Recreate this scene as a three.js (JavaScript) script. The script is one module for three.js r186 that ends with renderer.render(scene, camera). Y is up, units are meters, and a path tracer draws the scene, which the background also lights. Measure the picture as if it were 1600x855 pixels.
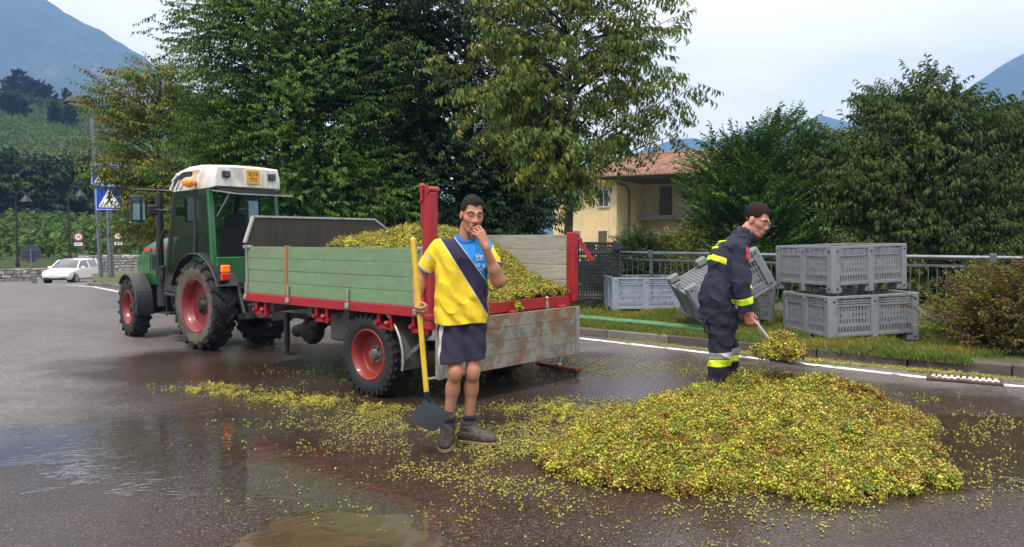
import * as THREE from 'three';
import { RoundedBoxGeometry } from 'three/addons/geometries/RoundedBoxGeometry.js';
import { mergeGeometries, mergeVertices, toCreasedNormals } from 'three/addons/utils/BufferGeometryUtils.js';
import { ImprovedNoise } from 'three/addons/math/ImprovedNoise.js';

// ------------------------------------------------------------------ camera, sky, sun, exposure
const scene = new THREE.Scene();
const camera = new THREE.PerspectiveCamera(39.21, 1600 / 855, 0.05, 20000);
camera.position.set(0, 1.45, 0);
camera.rotation.set(-THREE.MathUtils.degToRad(2.505), 0, 0);
const renderer = new THREE.WebGLRenderer({ antialias: true });
renderer.setSize(1024, 547);
renderer.toneMapping = THREE.LinearToneMapping;
renderer.toneMappingExposure = 1.14;
renderer.outputColorSpace = THREE.SRGBColorSpace;
renderer.shadowMap.enabled = true;
const SUN_DIR = new THREE.Vector3(-0.16, 0.90, 0.36).normalize();
const SKY_GAIN = 0.84, SUN_POWER = 3.4, HAZE = 0.00048;

const PN = new ImprovedNoise();
function fbm3(x, y, z, o = 4) { let a = 0, s = 0.5, f = 1; for (let i = 0; i < o; i++) { a += s * PN.noise(x * f, y * f, z * f); s *= 0.5; f *= 2.03; } return a; }
function mulberry(a) { return () => { a |= 0; a = (a + 0x6d2b79f5) | 0; let t = Math.imul(a ^ (a >>> 15), 1 | a); t = (t + Math.imul(t ^ (t >>> 7), 61 | t)) ^ t; return ((t ^ (t >>> 14)) >>> 0) / 4294967296; }; }
const clamp = (x, a = 0, b = 1) => Math.min(b, Math.max(a, x));
const sstep = (a, b, x) => { const t = clamp((x - a) / (b - a)); return t * t * (3 - 2 * t); };
const mix = (a, b, t) => a + (b - a) * t;
const V = (x, y, z) => new THREE.Vector3(x, y, z);

{ // overcast sky with soft broken cloud: an equirectangular float picture of air and clouds only
  const W = 1024, H = 512, d = new Float32Array(W * H * 4);
  for (let j = 0; j < H; j++) for (let i = 0; i < W; i++) {
    const lat = ((j + 0.5) / H - 0.5) * Math.PI, lon = ((i + 0.5) / W - 0.5) * 2 * Math.PI;
    const y = Math.sin(lat), x = Math.cos(lat) * Math.cos(lon), z = Math.cos(lat) * Math.sin(lon);
    const yy = Math.max(y, 0), k = 1 / (yy + 0.18);
    const n = fbm3(x * k * 0.9 + 3.1, z * k * 0.9 + 7.7, 0.5, 5), n2 = fbm3(x * k * 2.6 + 1.3, z * k * 2.6, 4.2, 4);
    const cover = sstep(-0.34, -0.05, n + 0.25 * n2);
    let L = 2.25 + 0.15 * Math.pow(yy, 1.1);
    const s = Math.max(0, x * SUN_DIR.x + y * SUN_DIR.y + z * SUN_DIR.z);
    L += 1.5 * Math.pow(s, 8) + 0.5 * Math.pow(s, 2);
    const br = 1 + 0.32 * n + 0.16 * n2;
    let r = L * br * 1.10, g = L * br * 1.01, b = L * br * 0.88;
    const gap = 1 - cover;
    r = mix(r, 1.25, gap * 0.4); g = mix(g, 1.45, gap * 0.4); b = mix(b, 1.7, gap * 0.4);
    if (y < 0) { const t = sstep(0, -0.12, y); r = mix(r, 0.16, t); g = mix(g, 0.17, t); b = mix(b, 0.16, t); }
    const o = (j * W + i) * 4; d[o] = r * SKY_GAIN; d[o + 1] = g * SKY_GAIN; d[o + 2] = b * SKY_GAIN; d[o + 3] = 1;
  }
  const t = new THREE.DataTexture(d, W, H, THREE.RGBAFormat, THREE.FloatType);
  t.mapping = THREE.EquirectangularReflectionMapping; t.magFilter = t.minFilter = THREE.LinearFilter; t.needsUpdate = true;
  scene.background = t; scene.environment = t;
}
const sun = new THREE.DirectionalLight(new THREE.Color(1.0, 0.95, 0.87), SUN_POWER);
sun.position.copy(SUN_DIR).multiplyScalar(60); sun.castShadow = true; sun.shadow.radius = 16;
Object.assign(sun.shadow.camera, { left: -30, right: 30, top: 30, bottom: -30, near: 1, far: 160 });
sun.shadow.mapSize.set(2048, 2048); scene.add(sun); scene.add(sun.target); sun.target.position.set(0, 0, -9);
scene.fog = new THREE.FogExp2(new THREE.Color().setRGB(0.24, 0.47, 1.0), HAZE);

// ------------------------------------------------------------------ helpers
const names = {};
function numbered(n) { const k = names[n] = (names[n] ?? -1) + 1; return k ? n + '_' + String(k).padStart(3, '0') : n; }
function tag(o, label, category, group, kind) {
  if (label) o.userData.label = label; if (category) o.userData.category = category;
  if (group) o.userData.group = group; if (kind) o.userData.kind = kind; return o;
}
function thing(name, label, category, pos = [0, 0, 0], turn = 0, group) {
  const o = new THREE.Group(); o.name = numbered(name); o.position.set(...pos); o.rotation.y = turn; scene.add(o);
  return tag(o, label, category, group);
}
function shadowed(m) { m.castShadow = m.receiveShadow = true; return m; }
function plain(g) { // position, normal, uv, (color) only, never indexed, so that all merge
  const q = g.index ? g.toNonIndexed() : g;
  for (const k of Object.keys(q.attributes)) if (!['position', 'normal', 'uv', 'color'].includes(k)) q.deleteAttribute(k);
  if (!q.attributes.normal) q.computeVertexNormals();
  return q;
}
function uvMetres(g) { // box mapping in metres, from the geometry's own axes
  const p = g.attributes.position, n = g.attributes.normal, uv = new Float32Array(p.count * 2);
  for (let i = 0; i < p.count; i++) {
    const ax = Math.abs(n.getX(i)), ay = Math.abs(n.getY(i)), az = Math.abs(n.getZ(i));
    if (ay >= ax && ay >= az) { uv[2 * i] = p.getX(i); uv[2 * i + 1] = p.getZ(i); }
    else if (ax >= az) { uv[2 * i] = p.getZ(i); uv[2 * i + 1] = p.getY(i); }
    else { uv[2 * i] = p.getX(i); uv[2 * i + 1] = p.getY(i); }
  }
  g.setAttribute('uv', new THREE.BufferAttribute(uv, 2)); return g;
}
function join(list) {
  list = (Array.isArray(list) ? list.flat(9) : [list]).map(plain);
  const anyCol = list.some((g) => g.attributes.color);
  for (const g of list) if (anyCol && !g.attributes.color) g.setAttribute('color', new THREE.BufferAttribute(new Float32Array(g.attributes.position.count * 3).fill(1), 3));
  return uvMetres(list.length > 1 ? mergeGeometries(list) : list[0]);
}
function part(parent, name, geos, material, label) {
  const m = shadowed(new THREE.Mesh(geos.isBufferGeometry && geos.userData.keep ? geos : join(geos), material));
  m.name = name; parent.add(m); if (label) m.userData.label = label; return m;
}
function solo(name, label, category, geos, material, group, kind) {
  const m = part(scene, numbered(name), geos, material); return tag(m, label, category, group, kind);
}
function structure(name, geos, material) { return tag(part(scene, numbered(name), geos, material), null, null, null, 'structure'); }
const keep = (g) => { g.userData.keep = true; return g; };
function xf(g, x = 0, y = 0, z = 0, rx = 0, ry = 0, rz = 0) {
  if (rx || ry || rz) g.applyMatrix4(new THREE.Matrix4().makeRotationFromEuler(new THREE.Euler(rx, ry, rz, 'YXZ')));
  return g.translate(x, y, z);
}
const box = (w, h, d, x, y, z, rx, ry, rz) => xf(new THREE.BoxGeometry(w, h, d), x, y, z, rx, ry, rz);
const rbox = (w, h, d, r, x, y, z, rx, ry, rz, s = 2) => xf(new RoundedBoxGeometry(w, h, d, s, Math.min(r, w / 2.01, h / 2.01, d / 2.01)), x, y, z, rx, ry, rz);
function rod(a, b, r0, r1 = r0, n = 8, open = false) { // tapered cylinder from a to b
  const A = V(...a), B = V(...b), L = A.distanceTo(B), g = new THREE.CylinderGeometry(r1, r0, L, n, 1, open);
  g.applyQuaternion(new THREE.Quaternion().setFromUnitVectors(V(0, 1, 0), B.clone().sub(A).normalize()));
  return g.translate((A.x + B.x) / 2, (A.y + B.y) / 2, (A.z + B.z) / 2);
}
function bar(a, b, w, h) { // square bar from a to b
  const A = V(...a), B = V(...b), L = A.distanceTo(B), g = new THREE.BoxGeometry(w, h, L);
  const m = new THREE.Matrix4().lookAt(B, A, V(0, 1, 0)); g.applyMatrix4(m);
  return g.translate((A.x + B.x) / 2, (A.y + B.y) / 2, (A.z + B.z) / 2);
}
const tube = (pts, r, n = 24, m = 8, closed = false) => new THREE.TubeGeometry(new THREE.CatmullRomCurve3(pts.map((p) => V(...p)), closed), n, r, m, closed);
function prism(pts, depth, bevel = 0) { // outline in x,y extruded along z, centred on z
  const s = new THREE.Shape(pts.map((p) => new THREE.Vector2(p[0], p[1])));
  const g = new THREE.ExtrudeGeometry(s, { depth: depth - 2 * bevel, bevelEnabled: bevel > 0, bevelSize: bevel, bevelThickness: bevel, bevelSegments: 1, bevelOffset: -bevel, steps: 1 });
  return g.translate(0, 0, -(depth - 2 * bevel) / 2);
}
const lathe = (pts, n = 24) => new THREE.LatheGeometry(pts.map((p) => new THREE.Vector2(p[0], p[1])), n);
const ball = (r, x, y, z, sx = 1, sy = 1, sz = 1, n = 12) => xf(new THREE.SphereGeometry(r, n, Math.ceil(n * 0.7)).scale(sx, sy, sz), x, y, z);
function jitter(g, amount, scale, seed = 0) { // push positions about by smooth noise, shared corners staying shared
  const p = g.attributes.position;
  for (let i = 0; i < p.count; i++) { const x = p.getX(i), y = p.getY(i), z = p.getZ(i); p.setXYZ(i, x + amount * PN.noise(x * scale + seed, y * scale, z * scale), y + amount * PN.noise(x * scale, y * scale + 31 + seed, z * scale), z + amount * PN.noise(x * scale, y * scale, z * scale + 57 + seed)); }
  g.computeVertexNormals(); return g;
}
function tint(g, c) { const n = g.attributes.position.count, a = new Float32Array(n * 3); for (let i = 0; i < n; i++) { a[3 * i] = c[0]; a[3 * i + 1] = c[1]; a[3 * i + 2] = c[2]; } g.setAttribute('color', new THREE.BufferAttribute(a, 3)); return g; }

// ------------------------------------------------------------------ textures
function hash2(x, y, s) { let h = Math.imul(x, 374761393) + Math.imul(y, 668265263) + Math.imul(s, 982451653); h = Math.imul(h ^ (h >>> 13), 1274126177); return ((h ^ (h >>> 16)) >>> 0) / 4294967296; }
function pnoise(x, y, per, s) { // value noise, repeating every per cells
  const xi = Math.floor(x), yi = Math.floor(y), fx = x - xi, fy = y - yi, u = fx * fx * (3 - 2 * fx), v = fy * fy * (3 - 2 * fy), w = (a) => ((a % per) + per) % per;
  const a = hash2(w(xi), w(yi), s), b = hash2(w(xi + 1), w(yi), s), c = hash2(w(xi), w(yi + 1), s), d = hash2(w(xi + 1), w(yi + 1), s);
  return mix(mix(a, b, u), mix(c, d, u), v);
}
function pf(u, v, cells, s, oct = 4) { let a = 0, w = 0.5, t = 0, c = cells; for (let i = 0; i < oct; i++) { a += w * pnoise(u * c, v * c, c, s + i * 17); t += w; w *= 0.5; c *= 2; } return a / t; }
function tex(size, fn, { srgb = false, rx = 1, ry = 1, w = size, clampTo = false } = {}) { // fn(u, v) -> [r, g, b] 0..1 or a number
  const d = new Uint8Array(w * size * 4);
  for (let j = 0; j < size; j++) for (let i = 0; i < w; i++) {
    const c = fn((i + 0.5) / w, (j + 0.5) / size), o = (j * w + i) * 4;
    for (let k = 0; k < 3; k++) d[o + k] = clamp(Array.isArray(c) ? c[k] : c) * 255; d[o + 3] = 255;
  }
  const t = new THREE.DataTexture(d, w, size); t.wrapS = t.wrapT = clampTo ? THREE.ClampToEdgeWrapping : THREE.RepeatWrapping; t.magFilter = THREE.LinearFilter; t.minFilter = THREE.LinearFilter;
  if (srgb) t.colorSpace = THREE.SRGBColorSpace; t.repeat.set(rx, ry); t.needsUpdate = true; return t;
}
const rep = (t, x, y = x) => { const c = t.clone(); c.repeat.set(x, y); c.needsUpdate = true; return c; };
// maps that multiply a colour: kept linear, near 1
const T = {};
T.mottle = tex(512, (u, v) => 0.72 + 0.40 * (pf(u, v, 5, 3, 6) - 0.3));
T.dirt = tex(512, (u, v) => { const a = pf(u, v, 6, 9, 6), b = pf(u, v, 40, 21, 3); const k = sstep(0.50, 0.72, a + 0.25 * (b - 0.5)); return [1 - 0.45 * k, 1 - 0.5 * k, 1 - 0.55 * k]; });
T.grime = tex(512, (u, v) => { const st = pf(u * 1, v * 0.15, 24, 5, 4), a = pf(u, v, 7, 33, 5), b = pf(u, v, 70, 8, 2); const k = sstep(0.45, 0.75, 0.5 * st + 0.5 * a + 0.18 * (b - 0.5)); return [1 - 0.3 * k, 1 - 0.33 * k, 1 - 0.38 * k]; });
T.rough = tex(256, (u, v) => { const k = 0.55 + 0.6 * (pf(u, v, 6, 44, 5) - 0.5); return [k, k, k]; });
T.fine = tex(256, (u, v) => pf(u, v, 32, 50, 3));
T.weave = tex(256, (u, v) => 0.5 + 0.25 * Math.sin(u * 128 * Math.PI) * Math.sin(v * 128 * Math.PI) + 0.3 * (pf(u, v, 10, 61, 4) - 0.5));
T.bark = tex(256, (u, v) => { const a = pf(u, v * 0.25, 28, 71, 4), b = pf(u, v, 8, 72, 4); return 0.35 + 0.75 * a * b * 1.6; });
const std = (c, o = {}) => new THREE.MeshStandardMaterial({ color: new THREE.Color().setRGB(...c), roughness: 0.6, ...o });
const phy = (c, o = {}) => new THREE.MeshPhysicalMaterial({ color: new THREE.Color().setRGB(...c), roughness: 0.6, ...o });
// ------------------------------------------------------------------ ground
const s2l = (c) => (c <= 0.04045 ? c / 12.92 : Math.pow((c + 0.055) / 1.055, 2.4)), l2s = (c) => (c <= 0.0031308 ? c * 12.92 : 1.055 * Math.pow(c, 1 / 2.4) - 0.055);
const roadH = (x, z) => -0.95 * clamp((Math.hypot(x, z) - 27) / 23) * sstep(-6, -14, x); // the side road dips away behind the tractor
function sheet(x0, x1, z0, z1, step, h, colour) { // a level grid with uv in metres
  const nx = Math.round((x1 - x0) / step), nz = Math.round((z1 - z0) / step), p = [], c = [], ix = [], uv1 = [];
  for (let j = 0; j <= nz; j++) for (let i = 0; i <= nx; i++) {
    const x = mix(x0, x1, i / nx), z = mix(z0, z1, j / nz); p.push(x, h(x, z), z); uv1.push((x + 8) / 16, (z + 17) / 17);
    if (colour) c.push(...colour(x, z));
    if (i < nx && j < nz) { const a = j * (nx + 1) + i, b = a + 1, d = a + nx + 1; ix.push(a, d, b, b, d, d + 1); }
  }
  const g = new THREE.BufferGeometry(); g.setAttribute('position', new THREE.Float32BufferAttribute(p, 3)); g.setIndex(ix); g.computeVertexNormals();
  if (colour) g.setAttribute('color', new THREE.Float32BufferAttribute(c, 3));
  uvMetres(g); g.setAttribute('uv1', new THREE.Float32BufferAttribute(uv1, 2)); return keep(g);
}
// how far a point of the road is soaked: hosed-down and juice-stained round the trailer and the heap, running off to the near left
function soaked(x, z) {
  const n = fbm3(x * 0.55, z * 0.55, 2.2, 4), n2 = fbm3(x * 1.9, z * 1.9, 8.1, 3);
  const a = 1 - Math.hypot((x - 0.3) / 4.6, (z + 6.6) / 3.6), b = 1 - Math.hypot((x + 2.6) / 2.6, (z + 9.2) / 1.9), c = 1 - Math.hypot((x + 0.9) / 2.8, (z + 4.6) / 2.0), d = 1 - Math.hypot((x - 3.0) / 2.4, (z + 4.6) / 2.6);
  return sstep(-0.12, 0.22, Math.max(a, b, c, d) + 0.55 * n + 0.16 * n2);
}
const film = (x, z) => { // standing water: the run-off sheet and shallow hollows
  const n = fbm3(x * 0.8 + 4, z * 0.8, 5.5, 4), n2 = fbm3(x * 2.4, z * 2.4, 1.5, 3);
  const run = 1 - Math.hypot((x + 1.75) / 1.9, (z + 5.0) / 1.55 + 0.28 * (x + 1.75) / 1.9), right = 1 - Math.hypot((x - 3.2) / 1.5, (z + 4.9) / 1.4), back = 1 - Math.hypot((x - 0.9) / 1.5, (z + 8.1) / 0.9);
  return sstep(0.02, 0.25, Math.max(run, right * 0.9, back * 0.7) + 0.45 * n + 0.1 * n2);
};
T.asphalt = tex(1024, (u, v) => {
  const st = pnoise(u * 230, v * 230, 230, 7), st2 = pnoise(u * 330 + 0.5, v * 330, 330, 8), big = pf(u, v, 6, 12, 5);
  let L = 0.052 * (0.75 + 0.5 * big) * (0.30 + 1.35 * st2); if (st > 0.78) L += 0.17 * (st - 0.78) / 0.22; if (st2 > 0.90) L += 0.22;
  const w = 0.5 + 0.5 * pnoise(u * 120, v * 120, 120, 15); return [l2s(L * (1.04 + 0.08 * w)), l2s(L), l2s(L * (1.03 - 0.1 * w))];
}, { srgb: true, rx: 0.5, ry: 0.5 });
T.asphaltBump = tex(1024, (u, v) => { const a = pnoise(u * 230, v * 230, 230, 7), b = pnoise(u * 330 + 0.5, v * 330, 330, 8), c = pf(u, v, 8, 14, 4); return 0.35 * a + 0.35 * b + 0.5 * c; }, { rx: 0.5, ry: 0.5 });
T.asphaltRough = tex(1024, (u, v) => { // not repeated: the part of the road in front of the camera
  const x = u * 16 - 8, z = v * 17 - 17, s = soaked(x, z), f = film(x, z), n = hash2(Math.floor(u * 1024), Math.floor(v * 1024), 3), m = fbm3(x * 3, z * 3, 9, 3);
  let r = mix(0.44 + 0.1 * m, 0.20 + 0.08 * m, s) + 0.10 * (n - 0.5); r = mix(r, 0.16 + 0.05 * n, f); return clamp(r, 0.06, 1);
}, { clampTo: true });
T.asphaltRough.channel = 1;
const asphaltMat = new THREE.MeshPhysicalMaterial({ map: T.asphalt, roughness: 1, roughnessMap: T.asphaltRough, bumpMap: T.asphaltBump, bumpScale: 0.0024, specularIntensity: 0.5, vertexColors: true });
structure('road', sheet(-60, 16, -80, 4, 0.2, (x, z) => roadH(x, z) - 0.01 * film(x, z) * 0, (x, z) => {
  const s = soaked(x, z), n = fbm3(x * 0.35, z * 0.35, 1, 4), k = 1.85 + 0.6 * n, juice = sstep(-0.1, 0.3, fbm3(x * 0.9, z * 0.9, 12, 4) + 0.12);
  const wet = mix(0.62, 0.50, juice);
  return [mix(k, wet * 1.10, s), mix(k * 0.99, wet * (0.92 - 0.15 * juice), s), mix(k * 1.04, wet * (0.84 - 0.26 * juice), s)];
}), asphaltMat);

// run-off water, a thin clear sheet with ripples
T.ripple = tex(512, (u, v) => { const w = pf(u, v, 3, 81, 3); return 0.5 + 0.12 * Math.sin((v * 20 + u * 5 + 9 * w) * 2 * Math.PI) * pf(u, v, 8, 82, 2) + 0.7 * (pf(u, v, 18, 83, 3) - 0.5); });
function polyDist(pts, x, z) { let d = 1e9, inn = false; for (let i = 0, j = pts.length - 1; i < pts.length; j = i++) { const [ax, az] = pts[j], [bx, bz] = pts[i], dx = bx - ax, dz = bz - az, t = clamp(((x - ax) * dx + (z - az) * dz) / (dx * dx + dz * dz)); d = Math.min(d, Math.hypot(x - ax - dx * t, z - az - dz * t)); if ((az > z) !== (bz > z) && x < (bx - ax) * (z - az) / (bz - az) + ax) inn = !inn; } return inn ? d : -d; }
function waterSheet(name, pts, y, seed, passing, ragged, cut = 0) { // a film of water whose rim breaks up into tongues and islands between the stones
  const xs = pts.map((p) => p[0]), zs = pts.map((p) => p[1]), x0 = Math.min(...xs) - 0.3, x1 = Math.max(...xs) + 0.3, z0 = Math.min(...zs) - 0.3, z1 = Math.max(...zs) + 0.3;
  const mask = tex(1024, (u, v) => { const x = mix(x0, x1, u), z = mix(z1, z0, v), f = x * 0.8 - z * 0.6, w = x * 0.6 + z * 0.8, lower = sstep(0.0, 0.5, w - cut); const d = polyDist(pts, x, z), n = fbm3(f * 1.6 + seed, w * 4.5, 2, 4), n2 = fbm3(x * 16, z * 16, seed, 3); return d + ragged * (1 - 0.75 * lower) * (0.9 * n + 0.45 * n2) > 0.02 ? 1 : 0; }, { clampTo: true });
  const g = new THREE.PlaneGeometry(x1 - x0, z1 - z0).rotateX(-Math.PI / 2).translate((x0 + x1) / 2, y, (z0 + z1) / 2); const uv0 = g.attributes.uv.clone(); uvMetres(g); g.setAttribute('uv1', uv0); mask.channel = 1;
  return structure(name, keep(g), phy(passing, { roughness: 0.04, transmission: 1, thickness: 0, ior: 1.33, bumpMap: rep(T.ripple, 0.7, 0.7), bumpScale: 0.0022, alphaMap: mask, alphaTest: 0.5 }));
}
waterSheet('water', [[-3.9, -5.05], [-2.9, -4.72], [-2.3, -4.35], [-1.6, -4.2], [-1.05, -3.85], [-0.55, -3.55], [-0.1, -3.7], [-0.45, -4.2], [-1.0, -4.75], [-1.2, -5.3], [-1.6, -6.0], [-2.3, -6.5], [-3.1, -6.3], [-3.9, -5.8]], 0.004, 1, [0.95, 0.95, 0.94], 0.75, -5.2);
waterSheet('water', [[-1.35, -3.95], [-0.95, -4.1], [-0.6, -3.95], [-0.5, -3.6], [-0.6, -3.3], [-1.0, -3.3], [-1.25, -3.6]], 0.0075, 5, [0.92, 0.86, 0.74], 0.2);
waterSheet('water', [[2.1, -4.2], [3.0, -4.35], [3.5, -4.9], [4.1, -5.6], [4.2, -6.2], [3.5, -6.35], [3.2, -5.8], [2.9, -5.2], [2.2, -4.7]], 0.004, 9, [0.85, 0.8, 0.72], 0.8, -90);
{ const s = new THREE.Shape(); for (let i = 0; i < 120; i++) { const a = i / 120 * 6.2832, k = 1 + 0.55 * fbm3(Math.cos(a) * 1.3, Math.sin(a) * 1.3, 6, 4), x = -0.85 + 0.50 * k * Math.cos(a), z = -3.68 + 0.34 * k * Math.sin(a); i ? s.lineTo(x, -z) : s.moveTo(x, -z); }
  structure('mud', new THREE.ShapeGeometry(s).rotateX(-Math.PI / 2).translate(0, 0.0025, 0), std([0.062, 0.044, 0.024], { roughness: 0.55, map: T.dirt })); }

// kerb of single stones, white edge line, verge
function resample(poly, step) { // points with tangents at equal spacing
  const c = new THREE.CurvePath(); for (let i = 0; i + 1 < poly.length; i++) c.add(new THREE.LineCurve3(V(poly[i][0], 0, poly[i][1]), V(poly[i + 1][0], 0, poly[i + 1][1])));
  const L = c.getLength(), n = Math.round(L / step), out = []; for (let i = 0; i <= n; i++) { const p = c.getPoint(i / n); out.push(p); } return out;
}
const KERB = [[8.4, -5.5], [5.05, -8.33], [3.44, -9.61], [1.02, -11.6], [-10.9, -21.9], [-13.9, -25.2], [-15.3, -27.6], [-16.9, -30.6], [-17.2, -32.6], [-16.2, -33.6]];
const RK = mulberry(11);
T.concrete = tex(512, (u, v) => { const a = pf(u, v, 5, 91, 6), b = pf(u, v, 60, 92, 3), m = sstep(0.52, 0.7, pf(u, v, 4, 93, 5)); const L = 0.75 + 0.5 * (a - 0.5) + 0.35 * (b - 0.5); return [L * (1 - 0.35 * m), L * (1 - 0.36 * m), L * (1 - 0.45 * m)]; });
const concreteMats = [0, 1, 2].map((k) => std([0.20 - 0.05 * k, 0.185 - 0.05 * k, 0.165 - 0.046 * k], { roughness: 0.75, map: T.concrete, bumpMap: rep(T.fine, 3), bumpScale: 0.004 }));
{
  const kerb = new THREE.Group(); kerb.name = 'kerb'; scene.add(kerb); tag(kerb, null, null, null, 'structure');
  const p = resample(KERB, 1.0);
  for (let i = 0; i + 1 < p.length; i++) {
    const a = p[i], b = p[i + 1], L = a.distanceTo(b), ang = Math.atan2(-(b.z - a.z), b.x - a.x), nx = -(b.z - a.z) / L, nz = (b.x - a.x) / L;
    const back = -1; // the verge lies to the right of the way the line runs
    const cx = (a.x + b.x) / 2 - back * 0 + nx * 0.075, cz = (a.z + b.z) / 2 + nz * 0.075;
    const g = jitter(rbox(L - 0.014, 0.24, 0.15, 0.018, 0, 0, 0), 0.006, 7, i); xf(g, 0, 0, 0, (RK() - 0.5) * 0.03, ang, (RK() - 0.5) * 0.01);
    part(kerb, 'kerb_stone', g.translate(cx, roadH(cx, cz) - 0.005 + RK() * 0.01, cz), concreteMats[cx > 2.6 ? 2 : i % 2]);
  }
}
function ribbon(pts, w, y) { // flat strip along a line
  const p = [], ix = []; pts.forEach((a, i) => { const b = pts[Math.min(i + 1, pts.length - 1)], c = pts[Math.max(i - 1, 0)], t = b.clone().sub(c).normalize(), e = 0.008 * PN.noise(a.x * 9, a.z * 9, 3); p.push(a.x - t.z * (w / 2 + e), roadH(a.x, a.z) + y, a.z + t.x * (w / 2 + e), a.x + t.z * (w / 2 + e), roadH(a.x, a.z) + y, a.z - t.x * (w / 2 + e)); if (i) { const k = 2 * i; ix.push(k - 2, k, k - 1, k - 1, k, k + 1); } });
  const g = new THREE.BufferGeometry(); g.setAttribute('position', new THREE.Float32BufferAttribute(p, 3)); g.setIndex(ix); g.computeVertexNormals(); if (g.attributes.normal.getY(0) < 0) { g.setIndex(ix.reverse()); g.computeVertexNormals(); } return g;
}
T.linePaint = tex(512, (u, v) => { const k = sstep(0.60, 0.72, pf(u, v, 10, 95, 5) + 0.2 * (pf(u, v, 60, 96, 2) - 0.5)); return [1 - 0.75 * k, 1 - 0.77 * k, 1 - 0.78 * k]; });
const lineMat = std([0.72, 0.72, 0.70], { roughness: 0.55, map: rep(T.linePaint, 0.8) });
structure('road_marking', ribbon(resample([[8.2, -4.9], [5.05, -7.52], [4.35, -8.03], [0.98, -11.28], [-4.6, -15.9], [-10.58, -20.94], [-13.2, -24.0], [-15.07, -26.76], [-17.2, -29.6]], 0.12), 0.13, 0.004), lineMat);

const vergeOut = KERB.map(([x, z], i) => { const a = KERB[Math.max(i - 1, 0)], b = KERB[Math.min(i + 1, KERB.length - 1)], L = Math.hypot(b[0] - a[0], b[1] - a[1]); return [x - (b[1] - a[1]) / L * 0.14, z + (b[0] - a[0]) / L * 0.14]; });
T.soil = tex(512, (u, v) => { const a = pf(u, v, 8, 101, 6), b = pf(u, v, 90, 102, 2), k = sstep(0.4, 0.65, a); return [mix(0.5, 0.55, k) * (0.6 + 0.8 * b), mix(0.42, 0.75, k) * (0.6 + 0.8 * b), mix(0.28, 0.25, k) * (0.6 + 0.8 * b)]; });
const vergeMat = std([0.20, 0.20, 0.16], { roughness: 0.95, map: T.soil, bumpMap: rep(T.fine, 3), bumpScale: 0.03 });
{
  const s = new THREE.Shape([...vergeOut.map(([x, z]) => new THREE.Vector2(x, -z)), new THREE.Vector2(-13, 40), new THREE.Vector2(-8, 90), new THREE.Vector2(60, 90), new THREE.Vector2(60, -20), new THREE.Vector2(12, 2.3)]);
  structure('verge', new THREE.ShapeGeometry(s).rotateX(-Math.PI / 2).translate(0, 0.095, 0), vergeMat);
}
const onVerge = (x, z) => { // distance behind the kerb front, on the straight length
  const dx = x - 1.02, dz = z + 11.6; return dx * 0.655 - dz * 0.756; };

// ------------------------------------------------------------------ the land beyond, hills, mountains
const HP = [[0, -0.12], [20, -0.12], [27, -0.14], [33, -0.5], [50, -1.2], [56, -1.2], [57, 0.1], [70, 0.9], [105, 3.6], [122, 5.5], [175, 19], [200, 25], [262, 38], [330, 41], [500, 36], [900, 20], [1500, 0], [14000, 0]];
function landH(x, z) {
  const d = Math.hypot(x, z), r = x / Math.max(-z, 1e-3); let h = 0;
  for (let i = 0; i + 1 < HP.length; i++) if (d >= HP[i][0] && d <= HP[i + 1][0]) { h = mix(HP[i][1], HP[i + 1][1], (d - HP[i][0]) / (HP[i + 1][0] - HP[i][0])); break; }
  const m = z < 0 ? sstep(-0.20, -0.44, r) : 0, up = z < 0 ? sstep(-0.535, -0.60, r) * sstep(255, 310, d) * sstep(900, 420, d) * 7 : 0;
  return mix(-0.12, h, m) + up + (d > 90 ? 0.03 * sstep(90, 300, d) * d * fbm3(x * 0.012, z * 0.012, 3, 3) * m : 0);
}
{
  const p = [], c = [], ix = [], nA = 260, rad = []; for (let r = 18; r < 2700; r *= 1.045) rad.push(r); for (const q of [56.2, 57.2]) rad.push(q); rad.sort((a, b) => a - b);
  rad.unshift(0.5);
  rad.forEach((r, j) => { for (let i = 0; i <= nA; i++) { const a = (i / nA) * Math.PI * 2, x = Math.sin(a) * r, z = -Math.cos(a) * r; p.push(x, landH(x, z), z); const n = fbm3(x * 0.02, z * 0.02, 6, 4), k = 0.8 + 0.7 * n; c.push(0.055 * k, 0.085 * k, 0.028 * k); if (i < nA && j < rad.length - 1) { const q = j * (nA + 1) + i; ix.push(q, q + 1, q + nA + 1, q + 1, q + nA + 2, q + nA + 1); } } });
  const g = new THREE.BufferGeometry(); g.setAttribute('position', new THREE.Float32BufferAttribute(p, 3)); g.setAttribute('color', new THREE.Float32BufferAttribute(c, 3)); g.setIndex(ix); g.computeVertexNormals(); if (g.attributes.normal.getY(10) < 0) { g.setIndex(ix.reverse()); g.computeVertexNormals(); }
  uvMetres(g); structure('terrain', keep(g), std([1, 1, 1], { roughness: 1, vertexColors: true, map: rep(T.mottle, 0.1) }));
}
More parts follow.
